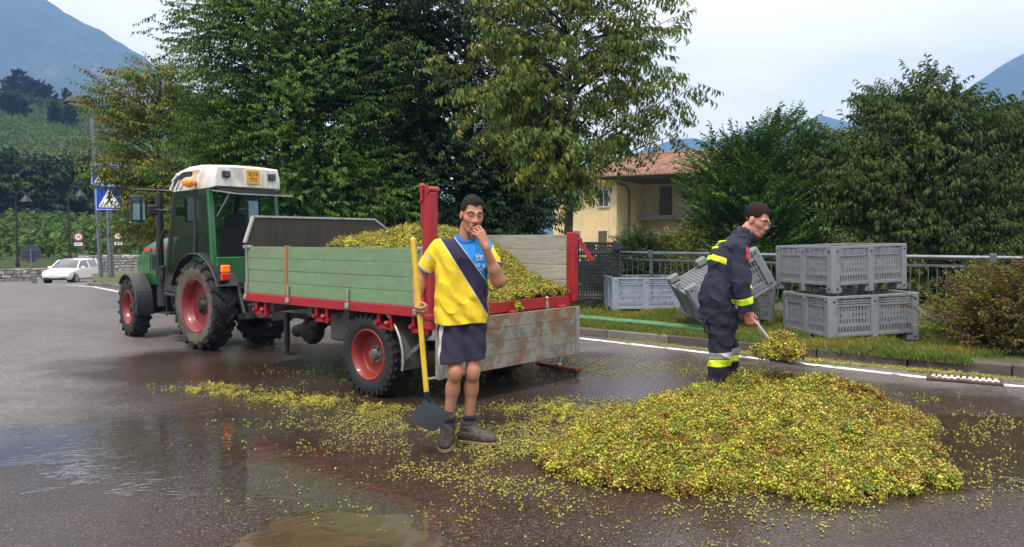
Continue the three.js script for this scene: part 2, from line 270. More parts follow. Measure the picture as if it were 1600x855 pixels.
function mountain(d, depth, profile, seed, rough) { // profile: [sideways slope x/d, crest height]
  const sc0 = {1600: 1600/2300, 1750: 1750/2600, 2300: 2300/5200}[d]; profile = profile.map(([a, b]) => [a, b * sc0]); const nu = 240, nt = 60, p = [], c = [], ix = [], u0 = profile[0][0], u1 = profile[profile.length - 1][0];
  for (let j = 0; j <= nt; j++) for (let i = 0; i <= nu; i++) {
    const u = mix(u0, u1, i / nu); let h = 0; for (let k = 0; k + 1 < profile.length; k++) if (u >= profile[k][0] && u <= profile[k + 1][0]) h = mix(profile[k][1], profile[k + 1][1], (u - profile[k][0]) / (profile[k + 1][0] - profile[k][0]));
    const t = j / nt, rise = t < 0.75 ? Math.pow(t / 0.75, 1.25) : 1 - 1.2 * Math.pow((t - 0.75) / 0.25, 1.5), dd = d + depth * (t - 0.75), x = u * dd, z = -dd;
    const n = fbm3(x * 3.2 / d + seed, t * 3, z * 2 / d, 6), ridge = 1 - Math.abs(fbm3(x * 7 / d + seed, t * 1.2, 4, 5)) * 2.4;
    const y = h * rise * (1 + rough * (n * 0.8 + 0.35 * (ridge - 0.7)) * (t < 0.75 ? 1 - Math.pow(t / 0.75, 6) * 0.75 : 0.25)) - 4; p.push(x, y, z);
    const rock = sstep(0.12, 0.3, n + 0.35 * fbm3(x * 20 / d, y * 30 / d, seed, 4) + (t > 0.35 ? 0.02 : -0.2)), k = 0.75 + 0.5 * fbm3(x * 40 / d, y * 40 / d, seed, 3);
    c.push(mix(0.035, 0.24, rock) * k, mix(0.058, 0.235, rock) * k, mix(0.03, 0.22, rock) * k);
    if (i < nu && j < nt) { const a = j * (nu + 1) + i; ix.push(a, a + 1, a + nu + 1, a + 1, a + nu + 2, a + nu + 1); }
  }
  const g = new THREE.BufferGeometry(); g.setAttribute('position', new THREE.Float32BufferAttribute(p, 3)); g.setAttribute('color', new THREE.Float32BufferAttribute(c, 3)); g.setIndex(ix); g.computeVertexNormals(); uvMetres(g);
  return structure('mountain', keep(g), std([1, 1, 1], { roughness: 1, vertexColors: true, side: THREE.DoubleSide }));
}
mountain(1600, 900, [[-1.5, 900], [-0.8, 780], [-0.667, 765], [-0.60, 718], [-0.55, 648], [-0.50, 590], [-0.46, 520], [-0.40, 440], [-0.30, 300], [-0.15, 180], [0.0, 60]], 3.3, 0.5);
mountain(1750, 800, [[0.30, 40], [0.42, 330], [0.50, 430], [0.58, 500], [0.615, 560], [0.64, 600], [0.667, 640], [0.8, 820], [1.4, 980]], 8.4, 0.5);
mountain(2300, 800, [[-0.05, 200], [0.10, 380], [0.16, 600], [0.205, 690], [0.235, 705], [0.26, 660], [0.30, 730], [0.33, 780], [0.36, 760], [0.40, 830], [0.44, 800], [0.55, 700], [0.8, 600]], 5.1, 0.35);
// ------------------------------------------------------------------ plants
function leafGeo(l, w, fold, bend) { // one leaf along +x, folded at the midrib, tip bent down
  const P = [[0, 0, 0], [l * 0.38, fold * w, w * 0.5], [l * 0.38, fold * w, -w * 0.5], [l * 0.42, -bend * l * 0.12, 0], [l * 0.75, fold * w * 0.6 - bend * l * 0.35, w * 0.32], [l * 0.75, fold * w * 0.6 - bend * l * 0.35, -w * 0.32], [l, -bend * l * 0.75, 0]];
  const F = [[0, 1, 3], [0, 3, 2], [1, 4, 3], [3, 5, 2], [3, 4, 6], [3, 6, 5]], v = [];
  for (const f of F) for (const k of f) v.push(...P[k]);
  const g = new THREE.BufferGeometry(); g.setAttribute('position', new THREE.Float32BufferAttribute(v, 3)); g.computeVertexNormals(); return g;
}
function sprayGeo(seed, { n = 11, len = 0.42, leaf = 0.085, width = 0.42, droop = 0.9, fan = 1.0, vary = 0.35, twig = 0.0035, up = 0 }) {
  const R = mulberry(seed), out = [];
  const tw = tint(rod([0, 0, 0], [len * 0.9, -len * 0.06, 0], twig, twig * 0.4, 3, true), [1.1, 0.75, 0.6]); tw.deleteAttribute('uv'); out.push(tw.toNonIndexed());
  for (let i = 0; i < n; i++) {
    const t = (i + 0.6) / n, side = i % 2 ? 1 : -1, l = leaf * (0.7 + 0.6 * R()), g = leafGeo(l, l * width * (0.85 + 0.3 * R()), 0.12 + 0.25 * R(), 0.2 + 0.7 * R());
    const m = new THREE.Matrix4().makeRotationFromEuler(new THREE.Euler((R() - 0.5) * 1.2, side * fan * (0.5 + 0.7 * R()) * (i === n - 1 ? 0.1 : 1), -droop * (0.3 + 0.9 * R()) + up, 'YZX'));
    g.applyMatrix4(m); g.translate(len * t, -len * 0.06 * t + (R() - 0.5) * 0.02, (R() - 0.5) * 0.03);
    const k = 1 + vary * (R() - 0.5) * 2, y = (R() - 0.5) * vary; out.push(tint(g, [k * (1 + y), k, k * (1 - 0.5 * y)]));
  }
  for (const g of out) g.deleteAttribute('uv');
  return mergeGeometries(out);
}
const leafMat = (rough = 0.46, through = 0.34) => new THREE.MeshPhysicalMaterial({ color: 0xffffff, vertexColors: true, roughness: rough, transmission: through, thickness: 0, side: THREE.DoubleSide, specularIntensity: 0.28 });
const LEAF = leafMat(), LEAF_DULL = leafMat(0.7, 0.3);
function crown(parent, name, geos, mats, colours, material, kind) { // mats: [Matrix4], shared out over the spray variants
  geos.forEach((g, k) => {
    const mine = mats.map((m, i) => i).filter((i) => i % geos.length === k), im = new THREE.InstancedMesh(g, material, mine.length);
    mine.forEach((i, j) => { im.setMatrixAt(j, mats[i]); im.setColorAt(j, colours[i]); });
    im.name = name; im.castShadow = im.receiveShadow = true; if (kind) im.userData.kind = kind; parent.add(im);
  });
}
const up = V(0, 1, 0);
function frame(dir, R, roll = 0.6) { // x along dir, y as upright as it can be
  const x = dir.clone().normalize(); let z = new THREE.Vector3().crossVectors(x, up); if (z.lengthSq() < 1e-4) z.set(0, 0, 1); z.normalize(); const y = new THREE.Vector3().crossVectors(z, x);
  return new THREE.Matrix4().makeBasis(x, y, z).multiply(new THREE.Matrix4().makeRotationX((R() - 0.5) * 2 * roll));
}
const SPRAY = {
  cherry: [1, 2, 3].map((s) => sprayGeo(s, { n: 11, len: 0.44, leaf: 0.105, width: 0.36, droop: 1.15 })),
  broad: [4, 5, 6].map((s) => sprayGeo(s, { n: 13, len: 0.46, leaf: 0.085, width: 0.5, droop: 0.7 })),
  light: [7, 8, 9].map((s) => sprayGeo(s, { n: 9, len: 0.5, leaf: 0.085, width: 0.4, droop: 0.8, vary: 0.5 })),
  upright: [10, 11, 12].map((s) => sprayGeo(s, { n: 15, len: 0.4, leaf: 0.07, width: 0.5, droop: 0.2, fan: 1.1 })),
  shrub: [13, 14, 15].map((s) => sprayGeo(s, { n: 12, len: 0.24, leaf: 0.042, width: 0.45, droop: 0.3, fan: 1.1, vary: 0.5, twig: 0.0025 })),
  far: [16, 17].map((s) => sprayGeo(s, { n: 16, len: 1.3, leaf: 0.5, width: 0.6, droop: 0.6, fan: 1.5, twig: 0.02 })),
};
const barkMat = std([0.085, 0.07, 0.055], { roughness: 0.95, map: rep(T.bark, 2), bumpMap: rep(T.bark, 2), bumpScale: 0.02 });
// blobs: [x, y, z, rx, ry, rz, share]; positions relative to the trunk's foot
function plant(name, label, category, pos, o) {
  const R = mulberry(o.seed), g = thing(name, label, category, pos, 0, o.group), wood = [], mats = [], cols = [], top = V(...(o.top ?? [0, o.height, 0]));
  const trunkAt = (t) => V(top.x * t + (o.bow ?? 0.1) * Math.sin(t * 3.1), top.y * t, top.z * t + 0.06 * Math.sin(t * 5));
  if (o.trunk) { const pts = []; for (let i = 0; i <= 8; i++) pts.push(trunkAt(i / 8 * 0.92)); const c = new THREE.CatmullRomCurve3(pts), tg = new THREE.TubeGeometry(c, 16, 1, 9);
    const p = tg.attributes.position; for (let i = 0; i <= 16; i++) { const q = c.getPointAt(i / 16), k = o.trunk * (1 - 0.8 * i / 16) * (i < 2 ? 1.3 - 0.15 * i : 1); for (let j = 0; j <= 9; j++) { const n = i * 10 + j, w = 1 + 0.12 * PN.noise(i * 0.7, j * 1.3, o.seed); p.setXYZ(n, q.x + (p.getX(n) - q.x) * k * w, q.y + (p.getY(n) - q.y) * k * w, q.z + (p.getZ(n) - q.z) * k * w); } } tg.computeVertexNormals(); wood.push(tg); }
  const total = o.blobs.reduce((a, b) => a + (b[6] ?? 1), 0);
  for (const b of o.blobs) for (let i = 0, n = Math.round(o.branches * (b[6] ?? 1) / total); i < n; i++) {
    const d = V(R() - 0.5, R() - 0.5, R() - 0.5); if (d.lengthSq() > 0.25) { i--; continue; } d.normalize();
    const rr = Math.pow(R(), o.shell ?? 0.42) * (0.82 + 0.3 * R() + 0.35 * fbm3(d.x * 2 + o.seed, d.y * 2, d.z * 2, 2)), e = V(b[0] + d.x * b[3] * rr, b[1] + d.y * b[4] * rr, b[2] + d.z * b[5] * rr);
    if (e.y < (o.low ?? 0.15)) { continue; }
    const hor = Math.hypot(e.x - top.x * 0.5, e.z), t0 = clamp((e.y - (o.rise ?? 0.55) * hor) / top.y, o.fork ?? 0.12, 0.88), s = trunkAt(t0), mid = s.clone().lerp(e, 0.5).add(V((R() - 0.5) * 0.3, (o.arch ?? 0.25) * hor * 0.5, (R() - 0.5) * 0.3));
    const c = new THREE.QuadraticBezierCurve3(s, mid, e);
    if (o.trunk && i % (o.limbEvery ?? 3) === 0) { const r = o.trunk * 0.30 * (0.5 + R() * 0.6), a = [0, 0.25, 0.5, 0.75, 1].map((t) => c.getPoint(t)); for (let k = 0; k < 4; k++) wood.push(rod(a[k].toArray(), a[k + 1].toArray(), r * (1 - k * 0.23), r * (1 - (k + 1) * 0.23) + 0.003, 5, true)); }
    const tone = 1 + 0.35 * (R() - 0.5);
    for (let k = 0; k < o.sprays; k++) {
      const t = 1 - (o.spread ?? 0.55) * Math.pow(R(), 1.3), q = c.getPoint(t), w = o.width ?? 0.22;
      q.add(V((R() - 0.5) * 2 * w, (R() - 0.5) * 1.5 * w, (R() - 0.5) * 2 * w));
      const dir = c.getTangent(t).multiplyScalar(0.8).add(d.clone().multiplyScalar(0.5)).add(V((R() - 0.5) * 1.5, (R() - 0.5) * 0.8 + (o.lift ?? -0.2), (R() - 0.5) * 1.5));
      const sc = (o.size ?? 1) * (0.75 + 0.5 * R()); mats.push(new THREE.Matrix4().makeTranslation(q.x, q.y, q.z).multiply(frame(dir, R)).scale(V(sc, sc, sc)));
      const mixc = R() < (o.accentShare ?? 0.12) ? o.accent ?? o.colour : o.colour, k1 = tone * (0.8 + 0.4 * R()); cols.push(new THREE.Color().setRGB(mixc[0] * k1 * (0.9 + 0.2 * R()), mixc[1] * k1, mixc[2] * k1));
    }
  }
  if (wood.length) part(g, 'trunk', wood, barkMat);
  crown(g, o.crownName ?? 'crown', o.kind, mats, cols, o.dull ? LEAF_DULL : LEAF, 'stuff');
  return g;
}
plant('broadleaf_tree', 'broad mid-green leafy tree directly behind the tractor cab', 'tree', [-5.3, 0.1, -18.6], { seed: 21, height: 7, trunk: 0.16, blobs: [[0.3, 4.8, 0, 3.2, 3.4, 2.4, 3], [1.3, 2.4, 0.4, 2.3, 1.8, 1.6, 1.4], [-0.9, 6.8, 0, 1.8, 2.2, 1.6, 0.9], [-1.6, 3.2, 0.2, 1.5, 1.9, 1.3, 0.9]], branches: 900, sprays: 9, kind: SPRAY.broad, colour: [0.070, 0.150, 0.024], accent: [0.12, 0.21, 0.03], accentShare: 0.25, lift: -0.2, width: 0.36, spread: 0.45, arch: 0.4, limbEvery: 6 });
plant('broadleaf_tree', 'tall very dark dense tree in the middle, behind the trailer load', 'tree', [-1.2, 0.1, -19.6], { seed: 22, height: 9, trunk: 0.22, blobs: [[0, 6.6, 0, 4.4, 4.2, 2.8, 3], [-2.4, 5.6, 0.3, 2.4, 3.4, 2.0, 1.2], [-0.5, 2.9, 0.3, 3.1, 2.4, 2.0, 2], [1.2, 2.3, 0.4, 1.25, 1.6, 1.0, 0.6], [-0.8, 1.2, 1.0, 3.3, 1.0, 1.2, 1.2]], branches: 1150, sprays: 9, width: 0.36, spread: 0.45, limbEvery: 7, kind: SPRAY.broad, colour: [0.020, 0.047, 0.011], accent: [0.036, 0.078, 0.016], lift: -0.1, size: 1.1 });
plant('cherry_tree', 'slender cherry tree with drooping yellow-green leaves over the trailer tail', 'tree', [0.95, 0.1, -14.1], { seed: 23, height: 6.2, trunk: 0.10, fork: 0.36, bow: 0.12, blobs: [[-0.4, 4.5, 0, 2.0, 1.6, 1.4, 2.4], [1.7, 4.5, 0.2, 1.0, 1.4, 0.9, 0.9], [-0.1, 3.1, 0.2, 1.3, 0.8, 1.0, 0.9], [0.2, 6.2, 0, 2.0, 1.3, 1.4, 1.4], [0.35, 2.45, 0.3, 0.4, 0.5, 0.4, 0.15]], branches: 220, sprays: 9, kind: SPRAY.cherry, colour: [0.130, 0.200, 0.045], accent: [0.24, 0.25, 0.05], accentShare: 0.16, lift: -0.45, spread: 0.6, width: 0.16, limbEvery: 2 });
plant('yellowing_tree', 'loose tree with thin yellowing brown-green leaves, around the blue road signs', 'tree', [-11.4, 0.1, -24.2], { seed: 24, height: 7.0, top: [0.4, 7.4, 0], trunk: 0.11, fork: 0.2, blobs: [[0.1, 3.7, 0, 1.8, 2.3, 1.5, 2], [0.6, 6.0, 0, 1.4, 1.4, 1.2, 1.0], [-1.3, 5.7, 0.2, 0.7, 0.8, 0.6, 0.3], [0.9, 2.4, 0, 1.3, 1.6, 1.1, 0.8]], branches: 250, sprays: 12, kind: SPRAY.light, colour: [0.20, 0.21, 0.03], accent: [0.09, 0.19, 0.025], accentShare: 0.3, lift: -0.15, size: 1.15, limbEvery: 2 });
plant('bushy_tree', 'bright green bushy tree with spiky tips behind the railing, right of the house', 'tree', [5.6, 0, -17.8], { seed: 25, height: 4.0, trunk: 0.09, blobs: [[0.1, 1.8, 0, 1.85, 1.7, 1.3, 2.2], [1.1, 3.0, 0, 0.65, 1.35, 0.7, 0.7], [-0.7, 2.9, 0, 0.8, 0.9, 0.7, 0.6], [0.3, 3.3, 0, 0.4, 0.9, 0.4, 0.3], [1.6, 1.5, 0.2, 1.1, 1.4, 1.0, 0.8], [2.3, 2.8, -0.5, 0.8, 1.2, 0.7, 0.5], [0.4, 0.7, 0.6, 2.4, 0.75, 0.8, 0.9]], branches: 430, sprays: 14, kind: SPRAY.upright, colour: [0.075, 0.165, 0.03], accent: [0.13, 0.23, 0.035], accentShare: 0.2, lift: 0.5, size: 1.05, low: 0.05 });
plant('broadleaf_tree', 'large dark olive-green tree at the right edge behind the stacked crates', 'tree', [9.6, 0, -17.2], { seed: 26, height: 5.2, trunk: 0.12, blobs: [[0, 2.7, 0, 2.2, 2.0, 1.6, 2.2], [-0.5, 4.3, 0, 1.4, 0.95, 1.0, 0.8], [-1.7, 1.8, 0.3, 1.4, 1.6, 1.2, 1.1], [1.8, 1.8, 0.4, 1.9, 1.7, 1.3, 1.4], [0, 0.8, 1.0, 3.2, 0.8, 0.8, 1.1], [-1.9, 2.6, 0.1, 1.3, 1.3, 1.1, 0.9], [-2.3, 3.1, -0.2, 0.9, 1.15, 0.8, 0.8]], branches: 660, sprays: 14, kind: SPRAY.cherry, colour: [0.064, 0.112, 0.026], accent: [0.11, 0.155, 0.03], accentShare: 0.16, lift: -0.15, low: 0.05 });
plant('broadleaf_tree', 'mid-green tree cut by the right edge of the view behind the railing', 'tree', [12.6, 0, -17.6], { seed: 27, height: 4.8, trunk: 0.1, blobs: [[0, 2.4, 0, 2.2, 2.0, 1.5, 2], [-0.6, 3.9, 0, 1.2, 0.9, 0.9, 0.7], [-0.3, 1.2, 0.6, 2.4, 1.2, 1.2, 1]], branches: 260, sprays: 13, kind: SPRAY.cherry, colour: [0.06, 0.10, 0.024], accent: [0.10, 0.10, 0.03], lift: -0.2, low: 0.05 });
plant('shrub', 'low shrub with reddish brown and green leaves beside the stacked crates', 'shrub', [6.35, 0.1, -9.55], { seed: 28, height: 0.8, blobs: [[0, 0.45, 0, 1.2, 0.62, 0.9, 2], [1.4, 0.5, 0.5, 1.1, 0.6, 0.9, 1], [0.5, 0.35, -0.7, 1.1, 0.6, 0.7, 0.7], [-0.55, 0.35, 0.35, 0.6, 0.45, 0.5, 0.5]], branches: 330, sprays: 13, kind: SPRAY.shrub, colour: [0.115, 0.070, 0.026], accent: [0.15, 0.18, 0.03], accentShare: 0.36, lift: 0.75, width: 0.14, spread: 0.5, low: 0.03, fork: 0.02, rise: 0.2, dull: true, crownName: 'foliage' });
plant('shrub', 'rounded green shrub below the house, left of the yellow shrub', 'shrub', [3.95, 0, -24], { seed: 29, height: 1.5, blobs: [[0, 0.85, 0, 0.8, 0.75, 0.7]], branches: 70, sprays: 12, kind: SPRAY.upright, colour: [0.075, 0.13, 0.03], accent: [0.05, 0.09, 0.02], lift: 0.3, low: 0.05, crownName: 'foliage' });
plant('shrub', 'bright yellow-leaved shrub below the house balcony', 'shrub', [5.2, 0, -24.4], { seed: 30, height: 1.8, blobs: [[0, 0.85, 0, 0.75, 0.7, 0.7], [0.3, 1.4, 0, 0.35, 0.45, 0.4, 0.35]], branches: 70, sprays: 12, kind: SPRAY.upright, colour: [0.24, 0.24, 0.03], accent: [0.12, 0.17, 0.03], accentShare: 0.3, lift: 0.3, low: 0.05, crownName: 'foliage' });
plant('shrub', 'dark green shrub low behind the railing beside the upright black crate', 'shrub', [2.9, 0, -20.5], { seed: 31, height: 1.4, blobs: [[0, 0.5, 0, 1.2, 0.5, 0.6]], branches: 80, sprays: 12, kind: SPRAY.broad, colour: [0.045, 0.08, 0.02], lift: 0.2, low: 0.05, crownName: 'foliage' });

// the wooded and planted slopes on the far left
const polar = (px, d) => { const u = (px - 800) / 1200, z = -d / Math.hypot(1, u); return [-u * z, z]; }; // bearing of a far thing
const RF = mulberry(77);
[[-40, 104], [-5, 112], [22, 106], [48, 116], [72, 108], [98, 112], [122, 106], [150, 114], [182, 108], [215, 112]].forEach(([b, d], i) => {
  const [x, z] = polar(b, d), h = 6.3 + 2 * RF();
  plant('far_tree', ['dark round tree of the far row at the left edge, below the vineyard hill', 'dark green tree second from the left in the far row', 'dark green tree third from the left in the far row below the hill', 'tall dark tree standing above the first small lamp', 'dark green tree above the second lamp, left of it', 'dark green tree just right of the second lamp column', 'dark tree of the far row left of the blue road signs', 'dark tree of the far row behind the blue road signs', 'dark tree of the far row glimpsed through the yellowing tree', 'dark tree of the far row just left of the tractor mirror'][i], 'tree', [x, landH(x, z) - 0.3, z], { seed: 100 + i, height: h, trunk: 0.25, blobs: [[0, h * 0.55, 0, 3.6, h * 0.48, 3.2], [0, h * 0.3, 1.5, 3.6, h * 0.3, 2.4, 0.7]], branches: 120, sprays: 5, kind: SPRAY.far, colour: [0.038, 0.075, 0.018], accent: [0.06, 0.11, 0.022], lift: 0.1, width: 0.5, limbEvery: 6, dull: true, group: 'trees of the far row below the vineyard hill' });
});
[[36, 300, 10, 4.6, 'dark round-topped conifer on the crest of the far left hill'], [62, 292, 8, 4.4, 'dark conifer on the hill crest, sloping off to the right of the round one'], [76, 286, 6, 3.6, 'small dark conifer lowest on the hill crest'], [110, 268, 7.5, 1.3, 'slim lone cypress against the blue mountain'], [17, 235, 5.5, 1.6, 'slim dark cypress at the left end of the vineyard hill'], [34, 232, 5.0, 2.6, 'broad dark bush-like conifer on the vineyard hill'], [92, 222, 5.2, 1.5, 'small cypress at the foot of the vineyard hill'], [115, 220, 5.2, 1.7, 'small cypress above the trees, nearest the blue road signs']].forEach(([b, d, h, w, label], i) => {
  const [x, z] = polar(b, d);
  plant('conifer', label, 'conifer', [x, landH(x, z) - 0.5, z], { seed: 200 + i, height: h, trunk: 0.2, blobs: [[0, h * 0.45, 0, w, h * 0.45, w], [0, h * 0.75, 0, w * 0.6, h * 0.3, w * 0.6, 0.5]], branches: 90, sprays: 5, kind: SPRAY.far, colour: [0.016, 0.030, 0.016], lift: 0.7, width: 0.3, limbEvery: 9, dull: true, size: w < 2 ? 0.6 : 1, group: 'conifers on the far hill' });
});
{ // vine rows and scrub: uncountable
  const R = mulberry(5), mats = [], cols = [], add = (x, z, s, c) => { const y = landH(x, z) + 0.3 * s, k = 0.75 + 0.5 * R(); mats.push(new THREE.Matrix4().makeTranslation(x, y, z).multiply(frame(V(R() - 0.5, 0.25 + R() * 0.4, R() - 0.5), R, 2)).scale(V(s, s, s))); cols.push(new THREE.Color().setRGB(c[0] * k, c[1] * k, c[2] * k)); };
  for (let d = 58.5; d < 104; d += 2.4) for (let a = -0.70; a < -0.34; a += 0.6 / d) { const z = -d / Math.hypot(1, a) + (R() - 0.5) * 0.7; add(a * -z, z, 0.75 + 0.3 * R(), [0.10, 0.17, 0.035]); }
  for (let d = 170; d < 268; d += 2.6) for (let a = -0.72; a < -0.40; a += 0.75 / d) { const z = -d / Math.hypot(1, a) + (R() - 0.5); add(a * -z, z, 0.62 + 0.2 * R(), [0.12, 0.19, 0.04]); }
  const hill = new THREE.Group(); hill.name = 'vine_rows'; scene.add(hill); crown(hill, 'vine_row_leaves', SPRAY.far, mats, cols, LEAF_DULL, 'stuff');
  tag(hill, 'rows of green vines on the far left terrace and hill', 'vineyard', null, 'stuff');
  const m2 = [], c2 = []; for (let i = 0; i < 4200; i++) { const a = mix(-0.76, -0.5, R()), d = mix(258, 330, Math.pow(R(), 0.8)), z = -d / Math.hypot(1, a), x = a * -z, s = 1.0 + 1.1 * R(), k = 0.6 + 0.7 * R(); m2.push(new THREE.Matrix4().makeTranslation(x, landH(x, z) + 0.5, z).multiply(frame(V(R() - 0.5, 0.5, R() - 0.5), R, 2)).scale(V(s, s, s))); c2.push(new THREE.Color().setRGB(0.06 * k, 0.10 * k, 0.028 * k)); }
  const scrub = new THREE.Group(); scrub.name = 'scrub'; scene.add(scrub); crown(scrub, 'scrub_leaves', SPRAY.far, m2, c2, LEAF_DULL, 'stuff'); tag(scrub, 'dark scrub and woodland covering the far hill crest', 'scrub', null, 'stuff');
}
{ // grass of the verge
  const R = mulberry(8), blades = (seed) => { const Q = mulberry(seed), o = []; for (let i = 0; i < 12; i++) { const a = Q() * 6.28, h = 0.03 + 0.05 * Q(), l = 0.03 * Q(), x = (Q() - 0.5) * 0.1, z = (Q() - 0.5) * 0.1, w = 0.004, g = new THREE.BufferGeometry(); const dx = Math.cos(a), dz = Math.sin(a); g.setAttribute('position', new THREE.Float32BufferAttribute([x - dz * w, 0, z + dx * w, x + dz * w, 0, z - dx * w, x + dx * l * 0.4, h * 0.7, z + dz * l * 0.4, x + dz * w, 0, z - dx * w, x + dx * l * 1.3, h, z + dz * l * 1.3, x + dx * l * 0.4, h * 0.7, z + dz * l * 0.4], 3)); g.computeVertexNormals(); const k = 0.7 + 0.6 * Q(); o.push(tint(g, [k * (0.8 + 0.5 * Q()), k, k])); } return mergeGeometries(o); };
  const mats = [], cols = [];
  for (let i = 0; i < 60000 && mats.length < 26000; i++) {
    const t = mix(-10.5, 8.5, Math.pow(R(), 0.75)), w = 0.13 + Math.pow(R(), 1.3) * 3.6, x = 1.02 + 0.756 * t + 0.655 * w, z = -11.6 + 0.655 * t - 0.756 * w; // along and behind the kerb
    { const bx = x - 2.0, bz = z + 12.1; if (Math.abs(bx * 0.714 + bz * 0.70) < 1.47 && Math.abs(bx * -0.70 + bz * 0.714 - 0.12) < 0.36) continue; } const bare = fbm3(x * 0.9, z * 0.9, 3, 3); if (bare > 0.16 - (x > 5 ? 0.15 : 0) || (x > 5.3 && w < 0.9 && R() < 0.75)) continue;
    const s = 0.8 + 0.9 * R() + (w > 2.4 ? 0.6 : 0), k = 0.8 + 0.4 * R(), y = sstep(-0.1, 0.3, fbm3(x * 1.4, z * 1.4, 7, 3)); mats.push(new THREE.Matrix4().makeTranslation(x, 0.09, z).multiply(new THREE.Matrix4().makeRotationY(R() * 6.28)).scale(V(s, s, s))); cols.push(new THREE.Color().setRGB(mix(0.12, 0.26, y) * k, mix(0.18, 0.23, y) * k, mix(0.035, 0.045, y) * k));
  }
  const grass = new THREE.Group(); grass.name = 'grass'; scene.add(grass); crown(grass, 'grass_blades', [1, 2, 3].map(blades), mats, cols, LEAF_DULL, 'stuff'); tag(grass, 'short yellow-green grass on the verge behind the kerb', 'grass', null, 'stuff');
}
// ------------------------------------------------------------------ house
T.stucco = tex(512, (u, v) => { const a = pf(u, v, 5, 111, 6), b = pf(u, v, 90, 112, 2), st = pf(u, v * 0.12, 20, 113, 3); const k = 0.82 + 0.3 * (a - 0.4) + 0.1 * (b - 0.5) - 0.12 * sstep(0.55, 0.8, st); return [k, k * 0.99, k * 0.96]; });
const stucco = std([0.76, 0.59, 0.33], { roughness: 0.9, map: rep(T.stucco, 0.3), bumpMap: rep(T.fine, 2), bumpScale: 0.01 });
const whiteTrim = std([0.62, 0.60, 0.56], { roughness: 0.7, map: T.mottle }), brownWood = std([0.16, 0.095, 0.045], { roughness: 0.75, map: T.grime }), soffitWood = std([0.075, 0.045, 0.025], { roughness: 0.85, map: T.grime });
const darkGlass = phy([0.02, 0.024, 0.026], { roughness: 0.08, clearcoat: 1 });
const darkMetal = std([0.045, 0.047, 0.05], { roughness: 0.5, metalness: 0.6, map: T.mottle });
function tiledSlope(A, B, C, D, cols, rows, seed) { // roof plane: eave A-B, ridge D-C, curved tiles in courses
  const R = mulberry(seed), nx = cols * 4, p = [], c = [], ix = [], va = V(...A), vb = V(...B), vc = V(...C), vd = V(...D), nrm = vb.clone().sub(va).cross(vd.clone().sub(va)).normalize(); if (nrm.y < 0) nrm.negate();
  for (let j = 0; j < rows; j++) { for (let s = 0; s < 2; s++) for (let i = 0; i <= nx; i++) {
      const u = i / nx, t = (j + s) / rows, w = Math.abs(Math.cos(u * cols * Math.PI)), h = 0.055 * w + (s ? 0 : 0.035), q = va.clone().lerp(vb, u).lerp(vd.clone().lerp(vc, u), t).addScaledVector(nrm, h); p.push(q.x, q.y, q.z);
      const id = Math.floor(u * cols * 0.9999), k = 0.7 + 0.6 * hash2(id, j, seed), r = hash2(id, j, seed + 5); c.push(0.235 * k * (0.85 + 0.3 * r), 0.125 * k, 0.09 * k); }
    for (let i = 0; i < nx; i++) { const a = j * 2 * (nx + 1) + i; ix.push(a, a + 1, a + nx + 1, a + 1, a + nx + 2, a + nx + 1); if (j) { const b = a - (nx + 1); ix.push(b, b + 1, a, b + 1, a + 1, a); } } }
  const g = new THREE.BufferGeometry(); g.setAttribute('position', new THREE.Float32BufferAttribute(p, 3)); g.setAttribute('color', new THREE.Float32BufferAttribute(c, 3)); g.setIndex(ix); g.computeVertexNormals(); return g;
}
